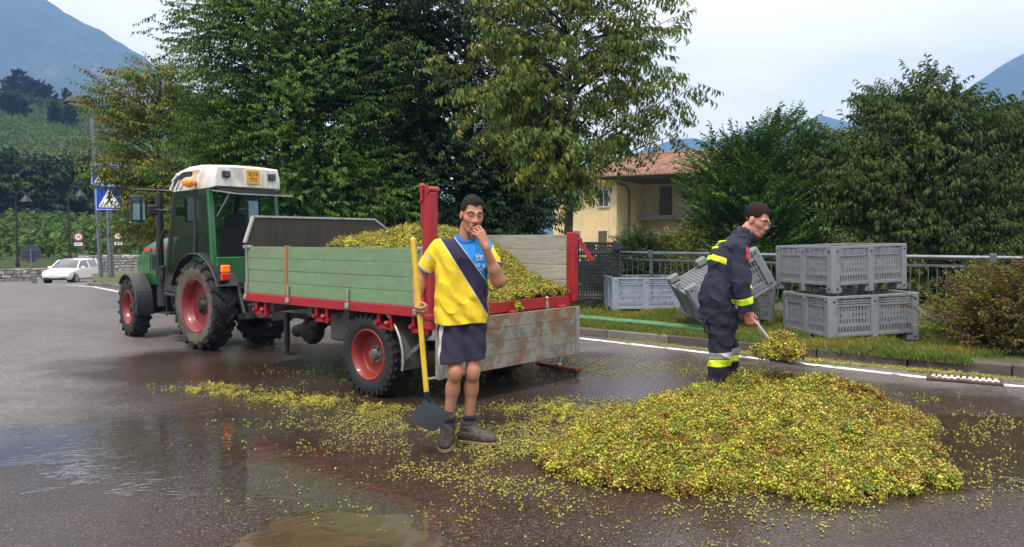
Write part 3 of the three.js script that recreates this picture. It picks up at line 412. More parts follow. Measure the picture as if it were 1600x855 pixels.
{
  const h = thing('house', 'cream two-storey house with a red tiled roof and a balcony, behind the trees', 'house', [8.9, -0.1, -52], -Math.PI / 6);
  // concave corner at the origin; the left block runs forward to z = 4.8, the right part lies back at z = 0
  part(h, 'wall', [box(4.4, 5.6, 0.3, -2.2, 2.8, 4.65), box(0.3, 5.6, 4.5, -0.15, 2.8, 2.25), box(0.3, 5.6, 9.8, -4.25, 2.8, -0.4)], stucco);
  part(h, 'wall', [box(8, 5.6, 0.3, 4.0, 2.8, -0.15), box(0.3, 5.6, 5.2, 7.85, 2.8, -2.9), box(12.2, 5.6, 0.3, 1.8, 2.8, -5.5)], stucco);
  const tiles = std([1, 1, 1], { vertexColors: true, roughness: 0.85, side: THREE.DoubleSide, map: rep(T.dirt, 0.5) }), e = 5.45, t = 7.25, x0 = -5.2, x1 = 9, z0 = -6.2, z1 = 5.7, zr = -0.2;
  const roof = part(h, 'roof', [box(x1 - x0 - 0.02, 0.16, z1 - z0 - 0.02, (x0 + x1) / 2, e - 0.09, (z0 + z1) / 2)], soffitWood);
  const tl = part(roof, 'roof_tiles', keep(uvMetres(join([tiledSlope([x0, e, z1], [x1, e, z1], [x1 - 2, t, zr], [x0 + 4.4, t, zr], 48, 18, 3), tiledSlope([x0, e, z0], [x0, e, z1], [x0 + 4.4, t, zr], [x0 + 4.4, t, zr], 40, 14, 4), tiledSlope([x1, e, z0], [x0, e, z0], [x0 + 4.4, t, zr], [x1 - 2, t, zr], 48, 16, 5)]))), tiles); tl.userData.kind = 'stuff';
  part(roof, 'ridge', [rod([x0 + 4.4, t + 0.06, zr], [x1 - 2, t + 0.06, zr], 0.11, 0.11, 8), rod([x0, e + 0.05, z1], [x0 + 4.4, t + 0.06, zr], 0.09, 0.09, 8)], std([0.24, 0.11, 0.08], { roughness: 0.85, map: T.dirt }));
  const chim = part(roof, 'chimney', [box(0.7, 1.5, 0.7, -2.6, 6.9, 1.2), box(0.9, 0.1, 0.9, -2.6, 7.68, 1.2)], stucco);
  part(chim, 'chimney_cap', [xf(new THREE.ConeGeometry(0.62, 0.45, 4), -2.6, 8.05, 1.2, 0, Math.PI / 4, 0), ...[-1, 1].flatMap((a) => [-1, 1].map((b) => box(0.08, 0.16, 0.08, -2.6 + a * 0.3, 7.8, 1.2 + b * 0.3)))], std([0.32, 0.06, 0.05], { roughness: 0.6 }));
  part(h, 'gutter', [rod([x0, e - 0.02, z1 + 0.07], [x1, e - 0.02, z1 + 0.07], 0.07, 0.07, 8)], brownWood);
  part(h, 'drainpipe', [tube([[0.08, e - 0.1, z1], [0.08, e - 0.35, 4.9], [0.09, 4.9, 3.2], [0.09, 4.6, 2.9], [0.09, 2, 2.9], [0.09, 0, 2.9]], 0.06, 30, 8)], brownWood);
  function opening(x, y, w, hh, z, kind) { // a framed window or door leaf pair on a front wall
    const win = part(h, kind === 'door' ? 'balcony_door' : 'window', [box(w + 0.16, 0.08, 0.08, x, y + hh / 2 + 0.04, z + 0.03), box(w + 0.2, 0.07, 0.14, x, y - hh / 2 - 0.035, z + 0.05), box(0.08, hh, 0.08, x - w / 2 - 0.04, y, z + 0.03), box(0.08, hh, 0.08, x + w / 2 + 0.04, y, z + 0.03)], whiteTrim);
    if (kind === 'glass') { part(win, 'pane', box(w, hh, 0.02, x, y, z + 0.012), darkGlass); part(win, 'mullion', [box(0.05, hh, 0.05, x, y, z + 0.03)], whiteTrim); }
    else if (kind === 'blind') { const s = []; for (let i = 0; i < hh / 0.06; i++) s.push(box(w, 0.05, 0.02, x, y - hh / 2 + 0.03 + i * 0.06, z + 0.02, 0.25)); part(win, 'blind', s, whiteTrim); }
    else for (const sd of [-1, 1]) { const s = [box(0.06, hh, 0.05, x + sd * (w / 2 - 0.03), y, z + 0.035), box(0.06, hh, 0.05, x + sd * 0.033, y, z + 0.035)]; for (let i = 0; i < hh / 0.075; i++) s.push(box(w / 2 - 0.12, 0.06, 0.015, x + sd * w / 4, y - hh / 2 + 0.04 + i * 0.075, z + 0.035, 0.5)); part(win, 'shutter', s, brownWood); }
  }
  opening(1.55, 4.1, 0.88, 1.95, 0, 'door'); opening(2.95, 4.6, 0.75, 1.05, 0, 'shutter'); opening(5.2, 4.6, 0.9, 1.1, 0, 'shutter');
  opening(1.6, 1.75, 0.9, 1.2, 0, 'blind'); opening(-0.85, 4.15, 0.62, 1.0, 4.8, 'glass'); opening(-0.9, 1.35, 0.6, 1.5, 4.8, 'shutter'); opening(-2.75, 1.5, 0.55, 1.2, 4.8, 'glass'); opening(-2.8, 4.15, 0.62, 1.0, 4.8, 'glass');
  part(h, 'balcony', [box(5.2, 0.2, 1.3, 2.6, 2.98, 0.65), box(5.3, 0.09, 1.4, 2.65, 3.12, 0.7)], std([0.36, 0.34, 0.31], { roughness: 0.85, map: T.concrete }));
  const pot = part(h, 'flower_pot', [lathe([[0, 1.55], [0.14, 1.55], [0.2, 1.85], [0.22, 1.86], [0.22, 1.9], [0, 1.9]], 14).translate(0.35, 0, 1.2), box(0.5, 1.6, 0.4, 0.35, 0.8, 1.2)], std([0.4, 0.16, 0.09], { roughness: 0.8 }));
  const R = mulberry(4), fl = []; for (let i = 0; i < 60; i++) { const g = ball(0.05 + 0.03 * R(), 0.35 + (R() - 0.5) * 0.8, 1.95 + 0.35 * R(), 1.2 + (R() - 0.5) * 0.5, 1, 0.6, 1, 6); fl.push(tint(g, R() < 0.6 ? [0.5, 0.08 + 0.12 * R(), 0.05] : [0.08, 0.14, 0.03])); }
  part(pot, 'blossom', fl, std([1, 1, 1], { vertexColors: true }));
}
{
  const h = thing('house', 'pale pink house almost hidden behind the cherry tree, left of the cream house', 'house', [-1.2, -0.1, -58], 0.25);
  part(h, 'wall', [box(5.2, 2.7, 4, 0, 1.35, 0), prism([[-2.6, 2.7], [2.6, 2.7], [0, 3.6]], 3.9)], std([0.62, 0.34, 0.30], { roughness: 0.9, map: rep(T.stucco, 0.3) }));
  part(h, 'roof', [box(3.1, 0.14, 4.8, -1.45, 3.2, 0, 0, 0, 0.335), box(3.1, 0.14, 4.8, 1.45, 3.2, 0, 0, 0, -0.335)], std([0.22, 0.11, 0.08], { roughness: 0.9, map: T.dirt }));
  const w = part(h, 'window', [box(0.9, 0.06, 0.08, 1.2, 2.2, 2.02), box(0.9, 0.06, 0.08, 1.2, 1.1, 2.02), box(0.06, 1.1, 0.08, 0.78, 1.65, 2.02), box(0.06, 1.1, 0.08, 1.62, 1.65, 2.02)], whiteTrim); part(w, 'pane', box(0.78, 1.04, 0.02, 1.2, 1.65, 2.012), darkGlass);
}
// ------------------------------------------------------------------ railing along the verge
const galv = std([0.30, 0.32, 0.34], { roughness: 0.42, metalness: 0.75, map: T.mottle, roughnessMap: rep(T.rough, 2) });
const railGrey = std([0.20, 0.21, 0.22], { roughness: 0.5, metalness: 0.5, map: T.mottle });
{
  const f = thing('railing', 'grey metal railing with round handrail and thin upright bars along the verge', 'railing', [3.19, 0.1, -14.35], Math.atan2(-0.668, 0.744)); // runs along local x
  for (const [a, b] of [[-5, 0.5], [0.5, 6]]) { part(f, 'handrail', [rod([a, 1.09, 0], [b, 1.09, 0], 0.034, 0.034, 12)], galv); part(f, 'rail', [box(b - a, 0.035, 0.045, (a + b) / 2, 0.965, 0)], railGrey); part(f, 'rail', [box(b - a, 0.035, 0.045, (a + b) / 2, 0.14, 0)], railGrey); }
  for (let x = -4.456; x <= 7; x += 1.891) { const p = part(f, 'post', [rbox(0.06, 1.1, 0.06, 0.008, x, 0.53, 0), rbox(0.09, 0.15, 0.02, 0.006, x, 1.08, 0.045)], galv); part(p, 'base_plate', [box(0.14, 0.012, 0.14, x, 0.006, 0)], galv); }
  const bar0 = join([rod([0, 0.158, 0], [0, 0.947, 0], 0.0085, 0.0085, 6)]); keep(bar0);
  for (let x = -4.89; x < 6; x += 0.1222) { const q = ((x + 4.456) / 1.891 + 1) % 1; if (q < 0.04 || q > 0.96) continue; const m = part(f, 'bar', bar0, railGrey); m.position.x = x; }
}
// ------------------------------------------------------------------ stone walls, lamps, signs and the car at the far left
const wallStone = std([1, 1, 1], { vertexColors: true, roughness: 0.9, map: rep(T.concrete, 1.5) }), mortarMat = std([0.16, 0.155, 0.145], { roughness: 0.95 });
function stoneWall(label, b0, b1, d0, d1, yTop, seed) {
  const R = mulberry(seed), [x0, z0] = polar(b0, d0), [x1, z1] = polar(b1, d1), L = Math.hypot(x1 - x0, z1 - z0), yb = -1.35, H = yTop - yb, g = thing('stone_wall', label, 'wall', [x0, yb, z0], Math.atan2(-(z1 - z0), x1 - x0));
  part(g, 'core', [box(L, H - 0.06, 0.4, L / 2, H / 2 - 0.03, -0.03)], mortarMat);
  const st = []; for (let y = 0; y < H - 0.05;) { const h = 0.16 + 0.16 * R(); for (let x = 0; x < L;) { const w = 0.2 + 0.35 * R(), hh = Math.min(h, H - y), c = 0.24 + 0.3 * R(), k = 0.9 + 0.12 * R(); st.push(tint(jitter(rbox(w - 0.035, hh - 0.03, 0.46, 0.04, x + w / 2, y + hh / 2, 0, 0, 0, (R() - 0.5) * 0.16, 1), 0.05, 3.7, x + y * 7), [c, c * k, c * k * 0.93])); x += w; } y += h; }
  const s = part(g, 'stones', st, wallStone); s.userData.kind = 'stuff'; s.name = 'stone_facing'; return g;
}
stoneWall('low pale dry-stone wall at the left edge, behind the white car', -60, 88, 53, 54.5, -0.25, 1);
stoneWall('taller pale stone wall right of the white car, behind the blue sign posts', 122, 232, 54.5, 56, 0.48, 2);
const lampMetal = std([0.030, 0.032, 0.034], { roughness: 0.5, metalness: 0.4, map: T.mottle }), lampGlass = phy([0.75, 0.73, 0.68], { roughness: 0.3, transmission: 0.4, thickness: 0 });
function streetLamp(label, b, d, yb, H, reach, R0) {
  const [x, z] = polar(b, d), g = thing('street_lamp', label, 'street lamp', [x, yb, z], 0, undefined);
  part(g, 'post', [lathe([[0, 0], [0.12, 0], [0.12, 0.25], [0.06, 0.45], [0.05, H - 0.8], [0, H - 0.8]], 12)], lampMetal);
  part(g, 'arm', [tube([[0, H - 0.85, 0], [0.02 * Math.sign(reach), H - 0.3, 0], [reach * 0.35, H, 0], [reach * 0.8, H - 0.02, 0], [reach, H - 0.2, 0]], 0.035, 20, 8)], lampMetal);
  const s = part(g, 'lamp_shade', [lathe([[0.05, 0.02], [0.07, -0.05], [R0 * 0.45, -0.14], [R0 * 0.8, -0.3], [R0, -0.42], [R0 * 0.98, -0.43], [R0 * 0.75, -0.3], [R0 * 0.4, -0.16], [0.02, -0.08]], 20).translate(reach, H - 0.2, 0)], lampMetal);
  part(s, 'bulb_cover', [ball(R0 * 0.45, reach, H - 0.52, 0, 1, 0.6, 1, 14)], lampGlass); return g;
}
streetLamp('small hooked street lamp at the far left, behind the white car', 27, 56, -0.2, 4.6, 0.62, 0.34);
streetLamp('hooked street lamp on the terrace between the car and the blue signs', 109, 57, 0.15, 4.7, 0.78, 0.34);
{ // tall lamp whose dark hood comes out of the yellowing tree
  const [x, z] = polar(157, 31.5), g = thing('street_lamp', 'tall thin grey lamp post with a dark hood sticking out of the yellowing tree', 'street lamp', [x, 0.08, z]);
  part(g, 'post', [rod([0, 0, 0], [-0.22, 6.1, 0], 0.075, 0.05, 12)], galv); part(g, 'arm', [tube([[-0.22, 6.05, 0], [-0.18, 6.35, 0], [-0.28, 6.52, 0.02], [-0.46, 6.5, 0.02]], 0.035, 16, 8)], lampMetal);
  const s = part(g, 'lamp_shade', [lathe([[0, 0.19], [0.12, 0.17], [0.30, 0.08], [0.43, -0.08], [0.44, -0.12], [0.40, -0.12], [0.27, 0.02], [0, 0.1]], 24).translate(-0.70, 6.36, 0.02), rod([-0.70, 6.5, 0.02], [-0.44, 6.5, 0.02], 0.05)], lampMetal); part(s, 'bulb_cover', [ball(0.3, -0.70, 6.25, 0.02, 1, 0.25, 1, 14)], lampGlass);
}
function canvasTex(w, h, draw) { const c = document.createElement('canvas'); c.width = w; c.height = h; draw(c.getContext('2d'), w, h); const t = new THREE.CanvasTexture(c); t.colorSpace = THREE.SRGBColorSpace; t.magFilter = THREE.LinearFilter; return t; }
function printed(w, h, d, t, o = {}) { const g = new THREE.PlaneGeometry(w, h); return new THREE.Mesh(keep(g), new THREE.MeshStandardMaterial({ map: t, roughness: 0.45, ...o })); }
const crossing = canvasTex(256, 256, (c, w) => { // blue crossing sign: white triangle, walking figure on stripes
  c.fillStyle = '#1746b8'; c.fillRect(0, 0, w, w); c.strokeStyle = '#e9edf2'; c.lineWidth = 5; c.strokeRect(9, 9, 238, 238); c.fillStyle = '#eef1f4'; c.beginPath(); c.moveTo(128, 30); c.lineTo(232, 226); c.lineTo(24, 226); c.fill();
  c.fillStyle = c.strokeStyle = '#0c0d10'; c.lineCap = 'round'; c.beginPath(); c.arc(134, 82, 13, 0, 7); c.fill(); c.lineWidth = 20; c.beginPath(); c.moveTo(132, 104); c.lineTo(126, 148); c.stroke(); c.lineWidth = 13; c.beginPath(); c.moveTo(126, 150); c.lineTo(150, 174); c.lineTo(156, 202); c.moveTo(124, 150); c.lineTo(110, 178); c.lineTo(92, 202); c.moveTo(130, 106); c.lineTo(154, 130); c.moveTo(128, 106); c.lineTo(104, 136); c.stroke();
  for (let i = 0; i < 6; i++) { c.fillRect(46 + i * 30, 208, 16, 12); } });
const otherSign = canvasTex(256, 256, (c, w) => { c.fillStyle = '#1746b8'; c.fillRect(0, 0, w, w); c.strokeStyle = '#e9edf2'; c.lineWidth = 5; c.strokeRect(9, 9, 238, 238); c.fillStyle = '#eef1f4'; c.beginPath(); c.moveTo(128, 30); c.lineTo(232, 226); c.lineTo(24, 226); c.fill(); c.fillStyle = '#0c0d10'; c.fillRect(112, 96, 30, 70); c.fillRect(70, 196, 116, 14); });
{
  const [x, z] = polar(173, 31.2), g = thing('road_sign', 'grey post with a blue pedestrian crossing sign, half hidden below the yellowing tree', 'road sign', [x, 0.08, z], 0.42);
  part(g, 'post', [rod([0, 0, 0], [-0.05, 3.1, 0], 0.11, 0.1, 14), rod([-0.05, 3.1, -0.02], [-0.06, 4.1, -0.03], 0.05, 0.05, 12)], galv);
  const a = part(g, 'sign_panel', [rbox(0.92, 0.92, 0.03, 0.012, 0, 2.88, 0.09)], std([0.35, 0.36, 0.37], { roughness: 0.5, metalness: 0.6 }), 'lower blue panel with a white triangle and a black walking figure'); const f = printed(0.9, 0.9, 0, crossing); f.name = 'sign_face'; f.position.set(0, 2.88, 0.108); a.add(f);
  const b = part(g, 'sign_panel', [rbox(0.92, 0.76, 0.03, 0.012, -0.12, 3.70, 0.07)], std([0.35, 0.36, 0.37], { roughness: 0.5, metalness: 0.6 }), 'upper blue panel behind leaves'); const f2 = printed(0.9, 0.74, 0, otherSign); f2.name = 'sign_face'; f2.position.set(-0.12, 3.70, 0.088); b.add(f2);
}
const limit = canvasTex(128, 192, (c) => { c.fillStyle = '#7f868c'; c.fillRect(0, 0, 128, 192); c.fillStyle = '#b5232a'; c.beginPath(); c.arc(64, 64, 60, 0, 7); c.fill(); c.fillStyle = '#eceae6'; c.beginPath(); c.arc(64, 64, 43, 0, 7); c.fill(); c.fillStyle = '#141414'; c.font = 'bold 50px sans-serif'; c.textAlign = 'center'; c.fillText('30', 64, 82); c.fillStyle = '#eceae6'; c.fillRect(8, 136, 112, 50); c.fillStyle = '#222'; c.fillRect(22, 154, 84, 12); });
for (const [b, d, y, label] of [[123, 58, 0.15, 'small red-ringed speed sign above the wall, left of the lamp post'], [185, 58.5, 0.2, 'small red-ringed speed sign above the wall, right of the blue signs']]) {
  const [x, z] = polar(b, d), g = thing('speed_sign', label, 'road sign', [x, y, z], 0.5); part(g, 'post', [rod([0, 0, 0], [0, 1.9, 0], 0.03, 0.03, 8)], galv);
  const p = part(g, 'sign_panel', [xf(new THREE.CylinderGeometry(0.3, 0.3, 0.02, 24), 0, 1.5, 0.045, Math.PI / 2, 0, 0), box(0.54, 0.26, 0.02, 0, 1.02, 0.045)], galv); const f = new THREE.Mesh(keep(new THREE.CircleGeometry(0.29, 28)), new THREE.MeshStandardMaterial({ map: rep(limit, 1, 0.6667), roughness: 0.5 })); f.material.map.offset.set(0, 0.3333); f.name = 'sign_face'; f.position.set(0, 1.5, 0.059); p.add(f);
  const f2 = printed(0.52, 0.24, 0, rep(limit, 1, 0.3333)); f2.name = 'plate_face'; f2.position.set(0, 1.02, 0.059); p.add(f2);
}
{
  const [x, z] = polar(48, 50), g = thing('round_sign', 'dark back of a round road sign on a post, left of the white car', 'road sign', [x, -1.15, z], 0.5);
  part(g, 'post', [rod([0.03, 0, 0], [0, 2.1, 0], 0.05, 0.045, 10), rbox(0.26, 0.8, 0.2, 0.03, 0.12, 0.4, -0.02)], galv); part(g, 'sign_disc', [xf(new THREE.CylinderGeometry(0.5, 0.5, 0.025, 30), 0, 1.85, -0.06, Math.PI / 2, 0, 0), box(0.8, 0.04, 0.03, 0, 1.95, -0.03), box(0.8, 0.04, 0.03, 0, 1.75, -0.03)], std([0.05, 0.055, 0.075], { roughness: 0.6, metalness: 0.3 }));
}
{ // parked car: lofted from cross-sections along its length
  const [x, z] = polar(113, 49), g = thing('car', 'white hatchback car at the road end on the far left', 'car', [x, -0.915, z], -Math.PI / 2 + 0.06);
  g.scale.setScalar(0.9); const paint = phy([0.78, 0.78, 0.77], { roughness: 0.3, clearcoat: 1, clearcoatRoughness: 0.05 }), black = std([0.015, 0.015, 0.016], { roughness: 0.6 });
  const S = [[-2.08, 0.42, 0.72, 0.78, 0.70], [-2.0, 0.30, 0.86, 0.86, 0.80], [-1.5, 0.24, 0.93, 0.90, 0.86], [-0.9, 0.22, 0.95, 0.90, 0.88], [0, 0.22, 0.94, 0.90, 0.88], [0.9, 0.22, 0.93, 0.90, 0.86], [1.2, 0.24, 0.90, 0.89, 0.82], [1.75, 0.25, 0.80, 0.85, 0.74], [2.05, 0.30, 0.68, 0.76, 0.62], [2.14, 0.42, 0.58, 0.66, 0.52]]; // x, bottom, shoulder height, half-width, half-width of the top
  const ring = ([xx, b, t, w, wt]) => [[b, 0], [b, w * 0.85], [b + 0.1, w * 0.97], [mix(b, t, 0.55), w], [t - 0.06, w * 0.985], [t, wt], [t + 0.025, wt * 0.5], [t + 0.03, 0], [t + 0.025, -wt * 0.5], [t, -wt], [t - 0.06, -w * 0.985], [mix(b, t, 0.55), -w], [b + 0.1, -w * 0.97], [b, -w * 0.85]].map(([y, zz]) => [xx, y, zz]);
  function loft(rings) { const p = [], ix = [], n = rings[0].length; rings.forEach((r, j) => r.forEach((q, i) => { p.push(...q); if (j) { const a = (j - 1) * n + i, b = (j - 1) * n + (i + 1) % n; ix.push(a, a + n, b, b, a + n, b + n); } })); for (const [j, f] of [[0, 1], [rings.length - 1, 0]]) for (let i = 1; i + 1 < n; i++) ix.push(j * n, j * n + (f ? i : i + 1), j * n + (f ? i + 1 : i)); const q = new THREE.BufferGeometry(); q.setAttribute('position', new THREE.Float32BufferAttribute(p, 3)); q.setIndex(ix); return toCreasedNormals(q, 0.7); }
  part(g, 'body', [loft(S.map(ring))], paint);
  const cab = [[-2.02, 0.90, 0.92, 0.70, 0.66], [-1.72, 0.9, 1.36, 0.78, 0.58], [-1.3, 0.9, 1.47, 0.82, 0.60], [-0.3, 0.9, 1.49, 0.83, 0.61], [0.3, 0.9, 1.42, 0.82, 0.60], [1.08, 0.88, 0.90, 0.80, 0.72]].map(([xx, b, t, w, wt]) => [[b, w], [mix(b, t, 0.9), wt + 0.03], [t, wt - 0.06], [t + 0.01, 0], [t, -wt + 0.06], [mix(b, t, 0.9), -wt - 0.03], [b, -w]].map(([y, zz]) => [xx, y, zz]));
  part(g, 'cabin_glass', [loft(cab.map((r) => r.map(([a, b, c]) => [a, b - 0.012, c * 0.985])))], darkGlass);
  part(g, 'roof', [loft(cab.slice(1, 5).map((r) => r.slice(1, 6).concat(r.slice(1, 6).reverse().map(([a, b, c]) => [a, b - 0.03, c]))))], paint);
  for (const sd of [-1, 1]) { part(g, 'pillar', [bar([0.35, 1.40, sd * 0.62], [1.06, 0.9, sd * 0.79], 0.06, 0.06)], paint); part(g, 'pillar', [bar([-0.35, 1.45, sd * 0.63], [-0.4, 0.9, sd * 0.83], 0.05, 0.09)], paint); part(g, 'pillar', [bar([-1.5, 1.42, sd * 0.60], [-1.75, 0.92, sd * 0.77], 0.05, 0.26)], paint); part(g, 'headlight', [ball(0.2, 1.9, 0.63, sd * 0.58, 1.1, 0.42, 0.8)], phy([0.35, 0.37, 0.4], { roughness: 0.1, clearcoat: 1 })); part(g, 'wing_mirror', [rbox(0.1, 0.13, 0.2, 0.04, 0.75, 0.97, sd * 0.98)], paint); part(g, 'tail_light', [rbox(0.12, 0.16, 0.3, 0.04, -2.0, 0.78, sd * 0.62)], phy([0.4, 0.02, 0.02], { roughness: 0.2, clearcoat: 1 })); }
  part(g, 'grille', [rbox(0.1, 0.08, 0.9, 0.03, 2.09, 0.56, 0), rbox(0.1, 0.16, 1.3, 0.04, 2.1, 0.34, 0)], black); part(g, 'number_plate', [box(0.02, 0.11, 0.5, 2.165, 0.44, 0)], whiteTrim);
  for (const [xx, sd] of [[1.32, 1], [1.32, -1], [-1.28, 1], [-1.28, -1]]) { const w = part(g, 'wheel', [xf(new THREE.TorusGeometry(0.235, 0.09, 10, 24), xx, 0.32, sd * 0.80), xf(new THREE.CylinderGeometry(0.39, 0.39, 0.16, 24), xx, 0.33, sd * 0.79, Math.PI / 2, 0, 0)], black); const spokes = [xf(new THREE.CylinderGeometry(0.21, 0.21, 0.05, 20), xx, 0.32, sd * 0.865, Math.PI / 2, 0, 0)]; for (let i = 0; i < 5; i++) spokes.push(box(0.07, 0.4, 0.03, xx, 0.32, sd * 0.885, 0, 0, i * Math.PI / 5)); part(w, 'rim', spokes, std([0.45, 0.46, 0.47], { roughness: 0.3, metalness: 0.8 })); }
}
// ------------------------------------------------------------------ trailer and tractor
const HEAD = 2.43; // heading of tractor and trailer: local +x runs away to the left, local -z is the side towards the camera
const redPaint = phy([0.32, 0.009, 0.014], { roughness: 0.42, map: T.grime, bumpMap: rep(T.fine, 2), bumpScale: 0.0015, clearcoat: 0.25, clearcoatRoughness: 0.3 });
T.planks = tex(512, (u, v) => { const g = pf(u * 0.5, v, 40, 131, 4), a = pf(u, v, 6, 132, 5), b = pf(u, v, 60, 133, 2), sc = sstep(0.66, 0.74, pf(u, v, 9, 134, 5)), k = 0.86 + 0.22 * (g - 0.5) + 0.22 * (a - 0.5) + 0.06 * (b - 0.5); return [k + 0.05 * sc, k - 0.06 * sc, k - 0.02 * sc]; });
T.rusty = tex(1024, (u, v) => { // weathered grey paint with patches of rust and bare streaks
  const a = pf(u, v, 9, 141, 6), b = pf(u, v, 44, 142, 4), c = pf(u, v * 0.4, 60, 143, 3), r = 0.9 * sstep(0.47, 0.68, a + 0.5 * (b - 0.5) + 0.22 * (pf(u, v, 3, 149, 2) - 0.5)), dk = sstep(0.56, 0.7, pf(u, v, 12, 144, 5));
  let k = 0.78 + 0.35 * (pf(u, v, 8, 145, 5) - 0.5) + 0.2 * (c - 0.5); k *= 1 - 0.35 * dk; return [mix(k, 0.66 * (0.7 + 0.6 * b), r), mix(k, 0.36 * (0.6 + 0.7 * b), r), mix(k * 0.97, 0.23 * (0.6 + 0.6 * b), r)]; });
T.wood = tex(512, (u, v) => { const g = pf(u * 0.12, v, 64, 151, 4), a = pf(u, v, 5, 152, 5), st = sstep(0.55, 0.75, pf(u * 0.3, v, 14, 153, 4)), k = 0.78 + 0.34 * (g - 0.4) + 0.35 * (a - 0.4) - 0.22 * st; return [k * 1.02, k * (1 - 0.03 * st), k * (0.97 - 0.06 * st)]; });
const greenPlank = [0, 1, 2].map((k) => std([0.165 + 0.008 * k, 0.275 - 0.006 * k, 0.140 + 0.006 * k], { roughness: 0.6, map: rep(T.planks, 0.7), bumpMap: rep(T.planks, 1), bumpScale: 0.004 }));
const greyPlank = [0, 1, 2].map((k) => std([0.30 + 0.02 * k, 0.30 + 0.015 * k, 0.265 + 0.01 * k], { roughness: 0.8, map: T.wood, bumpMap: T.wood, bumpScale: 0.006 }));
const rustPlank = [0, 1, 2].map((k) => std([0.265 + 0.02 * k, 0.265 + 0.012 * k, 0.235], { roughness: 0.65, map: rep(T.rusty, 0.9), bumpMap: rep(T.planks, 1), bumpScale: 0.004 }));
const rubber = std([0.016, 0.016, 0.017], { roughness: 0.72, map: T.mottle, bumpMap: rep(T.fine, 4), bumpScale: 0.002 }), rubberDirty = std([0.10, 0.085, 0.068], { roughness: 0.85, map: T.dirt });
const steelDark = std([0.035, 0.034, 0.033], { roughness: 0.6, metalness: 0.3, map: T.dirt }), frameGrey = std([0.17, 0.17, 0.16], { roughness: 0.7, map: T.dirt, metalness: 0.2 }), blackPlastic = phy([0.022, 0.023, 0.025], { roughness: 0.42, map: T.mottle, clearcoat: 0.15 });
const zinc = std([0.42, 0.42, 0.40], { roughness: 0.45, metalness: 0.7, map: T.grime }), aluminium = std([0.50, 0.50, 0.48], { roughness: 0.4, metalness: 0.8, map: T.grime });
const about = (g, x, y, z, turn = 0) => xf(g.rotateX(Math.PI / 2), x, y, z, 0, turn, 0); // turned shape: its y axis laid along z
// one wheel as a part with tyre, rim and hub; side -1 faces the camera
function wheel(parent, name, [x, y, z], R, W, rimR, side, lug, turn, rimMat, dirty) {
  const w = new THREE.Group(); w.name = name; w.position.set(x, y, z); w.rotation.y = turn + (side > 0 ? Math.PI : 0); parent.add(w); // local -z faces outwards
  const h = W / 2, b = R - rimR, pr = [[rimR - 0.012, -h * 0.78], [rimR + 0.004, -h * 0.92], [rimR + b * 0.25, -h * 1.03], [rimR + b * 0.55, -h * 1.06], [rimR + b * 0.8, -h * 0.98], [R - 0.02, -h * 0.82], [R - 0.006, -h * 0.4], [R, 0]], full = [...pr, ...pr.slice(0, -1).reverse().map(([a, c]) => [a, -c])];
  const body = [lathe(full, 56).rotateX(Math.PI / 2)], lugs = [];
  if (lug.type === 'farm') { for (let i = 0; i < lug.n; i++) for (const s of [-1, 1]) { const a0 = (i + (s > 0 ? 0.5 : 0)) / lug.n * Math.PI * 2; const steps = 5; for (let k = 0; k < steps; k++) { const t = (k + 0.5) / steps, zz = s * h * (0.04 + 0.98 * t), a = a0 - lug.sweep * t * s * 0 - lug.sweep * t, rr = R - (t > 0.8 ? 0.035 : t > 0.6 ? 0.012 : 0); lugs.push(xf(new THREE.BoxGeometry(0.042 * R / 0.58, lug.h * 2, h * 1.15 / steps).rotateY(s * 0.55).translate(0, rr, zz), 0, 0, 0, 0, 0, a)); }
      lugs.push(xf(new THREE.BoxGeometry(0.046 * R / 0.58, b * 0.42, 0.03).translate(0, R - b * 0.25, s * h * 1.0), 0, 0, 0, 0, 0, a0 - lug.sweep)); } }
  else for (let i = 0; i < lug.n; i++) { const a = i / lug.n * Math.PI * 2; for (const s of [-1, 0, 1]) lugs.push(xf(rbox(R * 0.085, lug.h * 2, h * 0.5, 0.004, 0, R - (s ? 0.008 : 0), s * h * 0.6, 0, 0, 0, 1).rotateY(s * 0.2), 0, 0, 0, 0, 0, a + (s ? 0 : Math.PI / lug.n))); for (const s of [-1, 1]) lugs.push(xf(new THREE.BoxGeometry(R * 0.075, b * 0.3, 0.02).translate(0, R - b * 0.22, s * h * 0.98), 0, 0, 0, 0, 0, a)); }
  const ty = part(w, 'tyre', [...body, ...lugs], rubber); if (dirty) part(w, 'tyre_sidewall', [lathe([[rimR + 0.006, -h * 0.96], [rimR + b * 0.25, -h * 1.06], [rimR + b * 0.5, -h * 1.09], [rimR + b * 0.66, -h * 1.06]], 56).rotateX(Math.PI / 2)], rubberDirty);
  part(w, 'rim', [lathe([[0, -h * 0.1], [rimR * 0.42, -h * 0.1], [rimR * 0.5, -h * 0.18], [rimR * 0.74, -h * 0.10], [rimR * 0.80, -h * 0.30], [rimR * 0.84, -h * 0.72], [rimR * 0.93, -h * 0.80], [rimR * 0.95, -h * 0.95], [rimR, -h * 0.98], [rimR + 0.012, -h * 0.92], [rimR + 0.006, -h * 0.8], [rimR - 0.01, -h * 0.7], [rimR - 0.01, h * 0.9]], 48).rotateX(Math.PI / 2)], rimMat);
  const hub = [lathe([[0, -h * 0.62], [rimR * 0.17, -h * 0.60], [rimR * 0.2, -h * 0.5], [rimR * 0.22, -h * 0.2], [rimR * 0.36, -h * 0.17], [rimR * 0.36, -h * 0.1]], 20).rotateX(Math.PI / 2)]; for (let i = 0; i < 6; i++) { const a = i / 6 * 6.283; hub.push(xf(new THREE.CylinderGeometry(0.012, 0.012, 0.03, 6), Math.cos(a) * rimR * 0.3, Math.sin(a) * rimR * 0.3, -h * 0.22, Math.PI / 2, 0, 0)); }
  part(w, 'hub', hub, lug.hub ?? steelDark); return w;
}
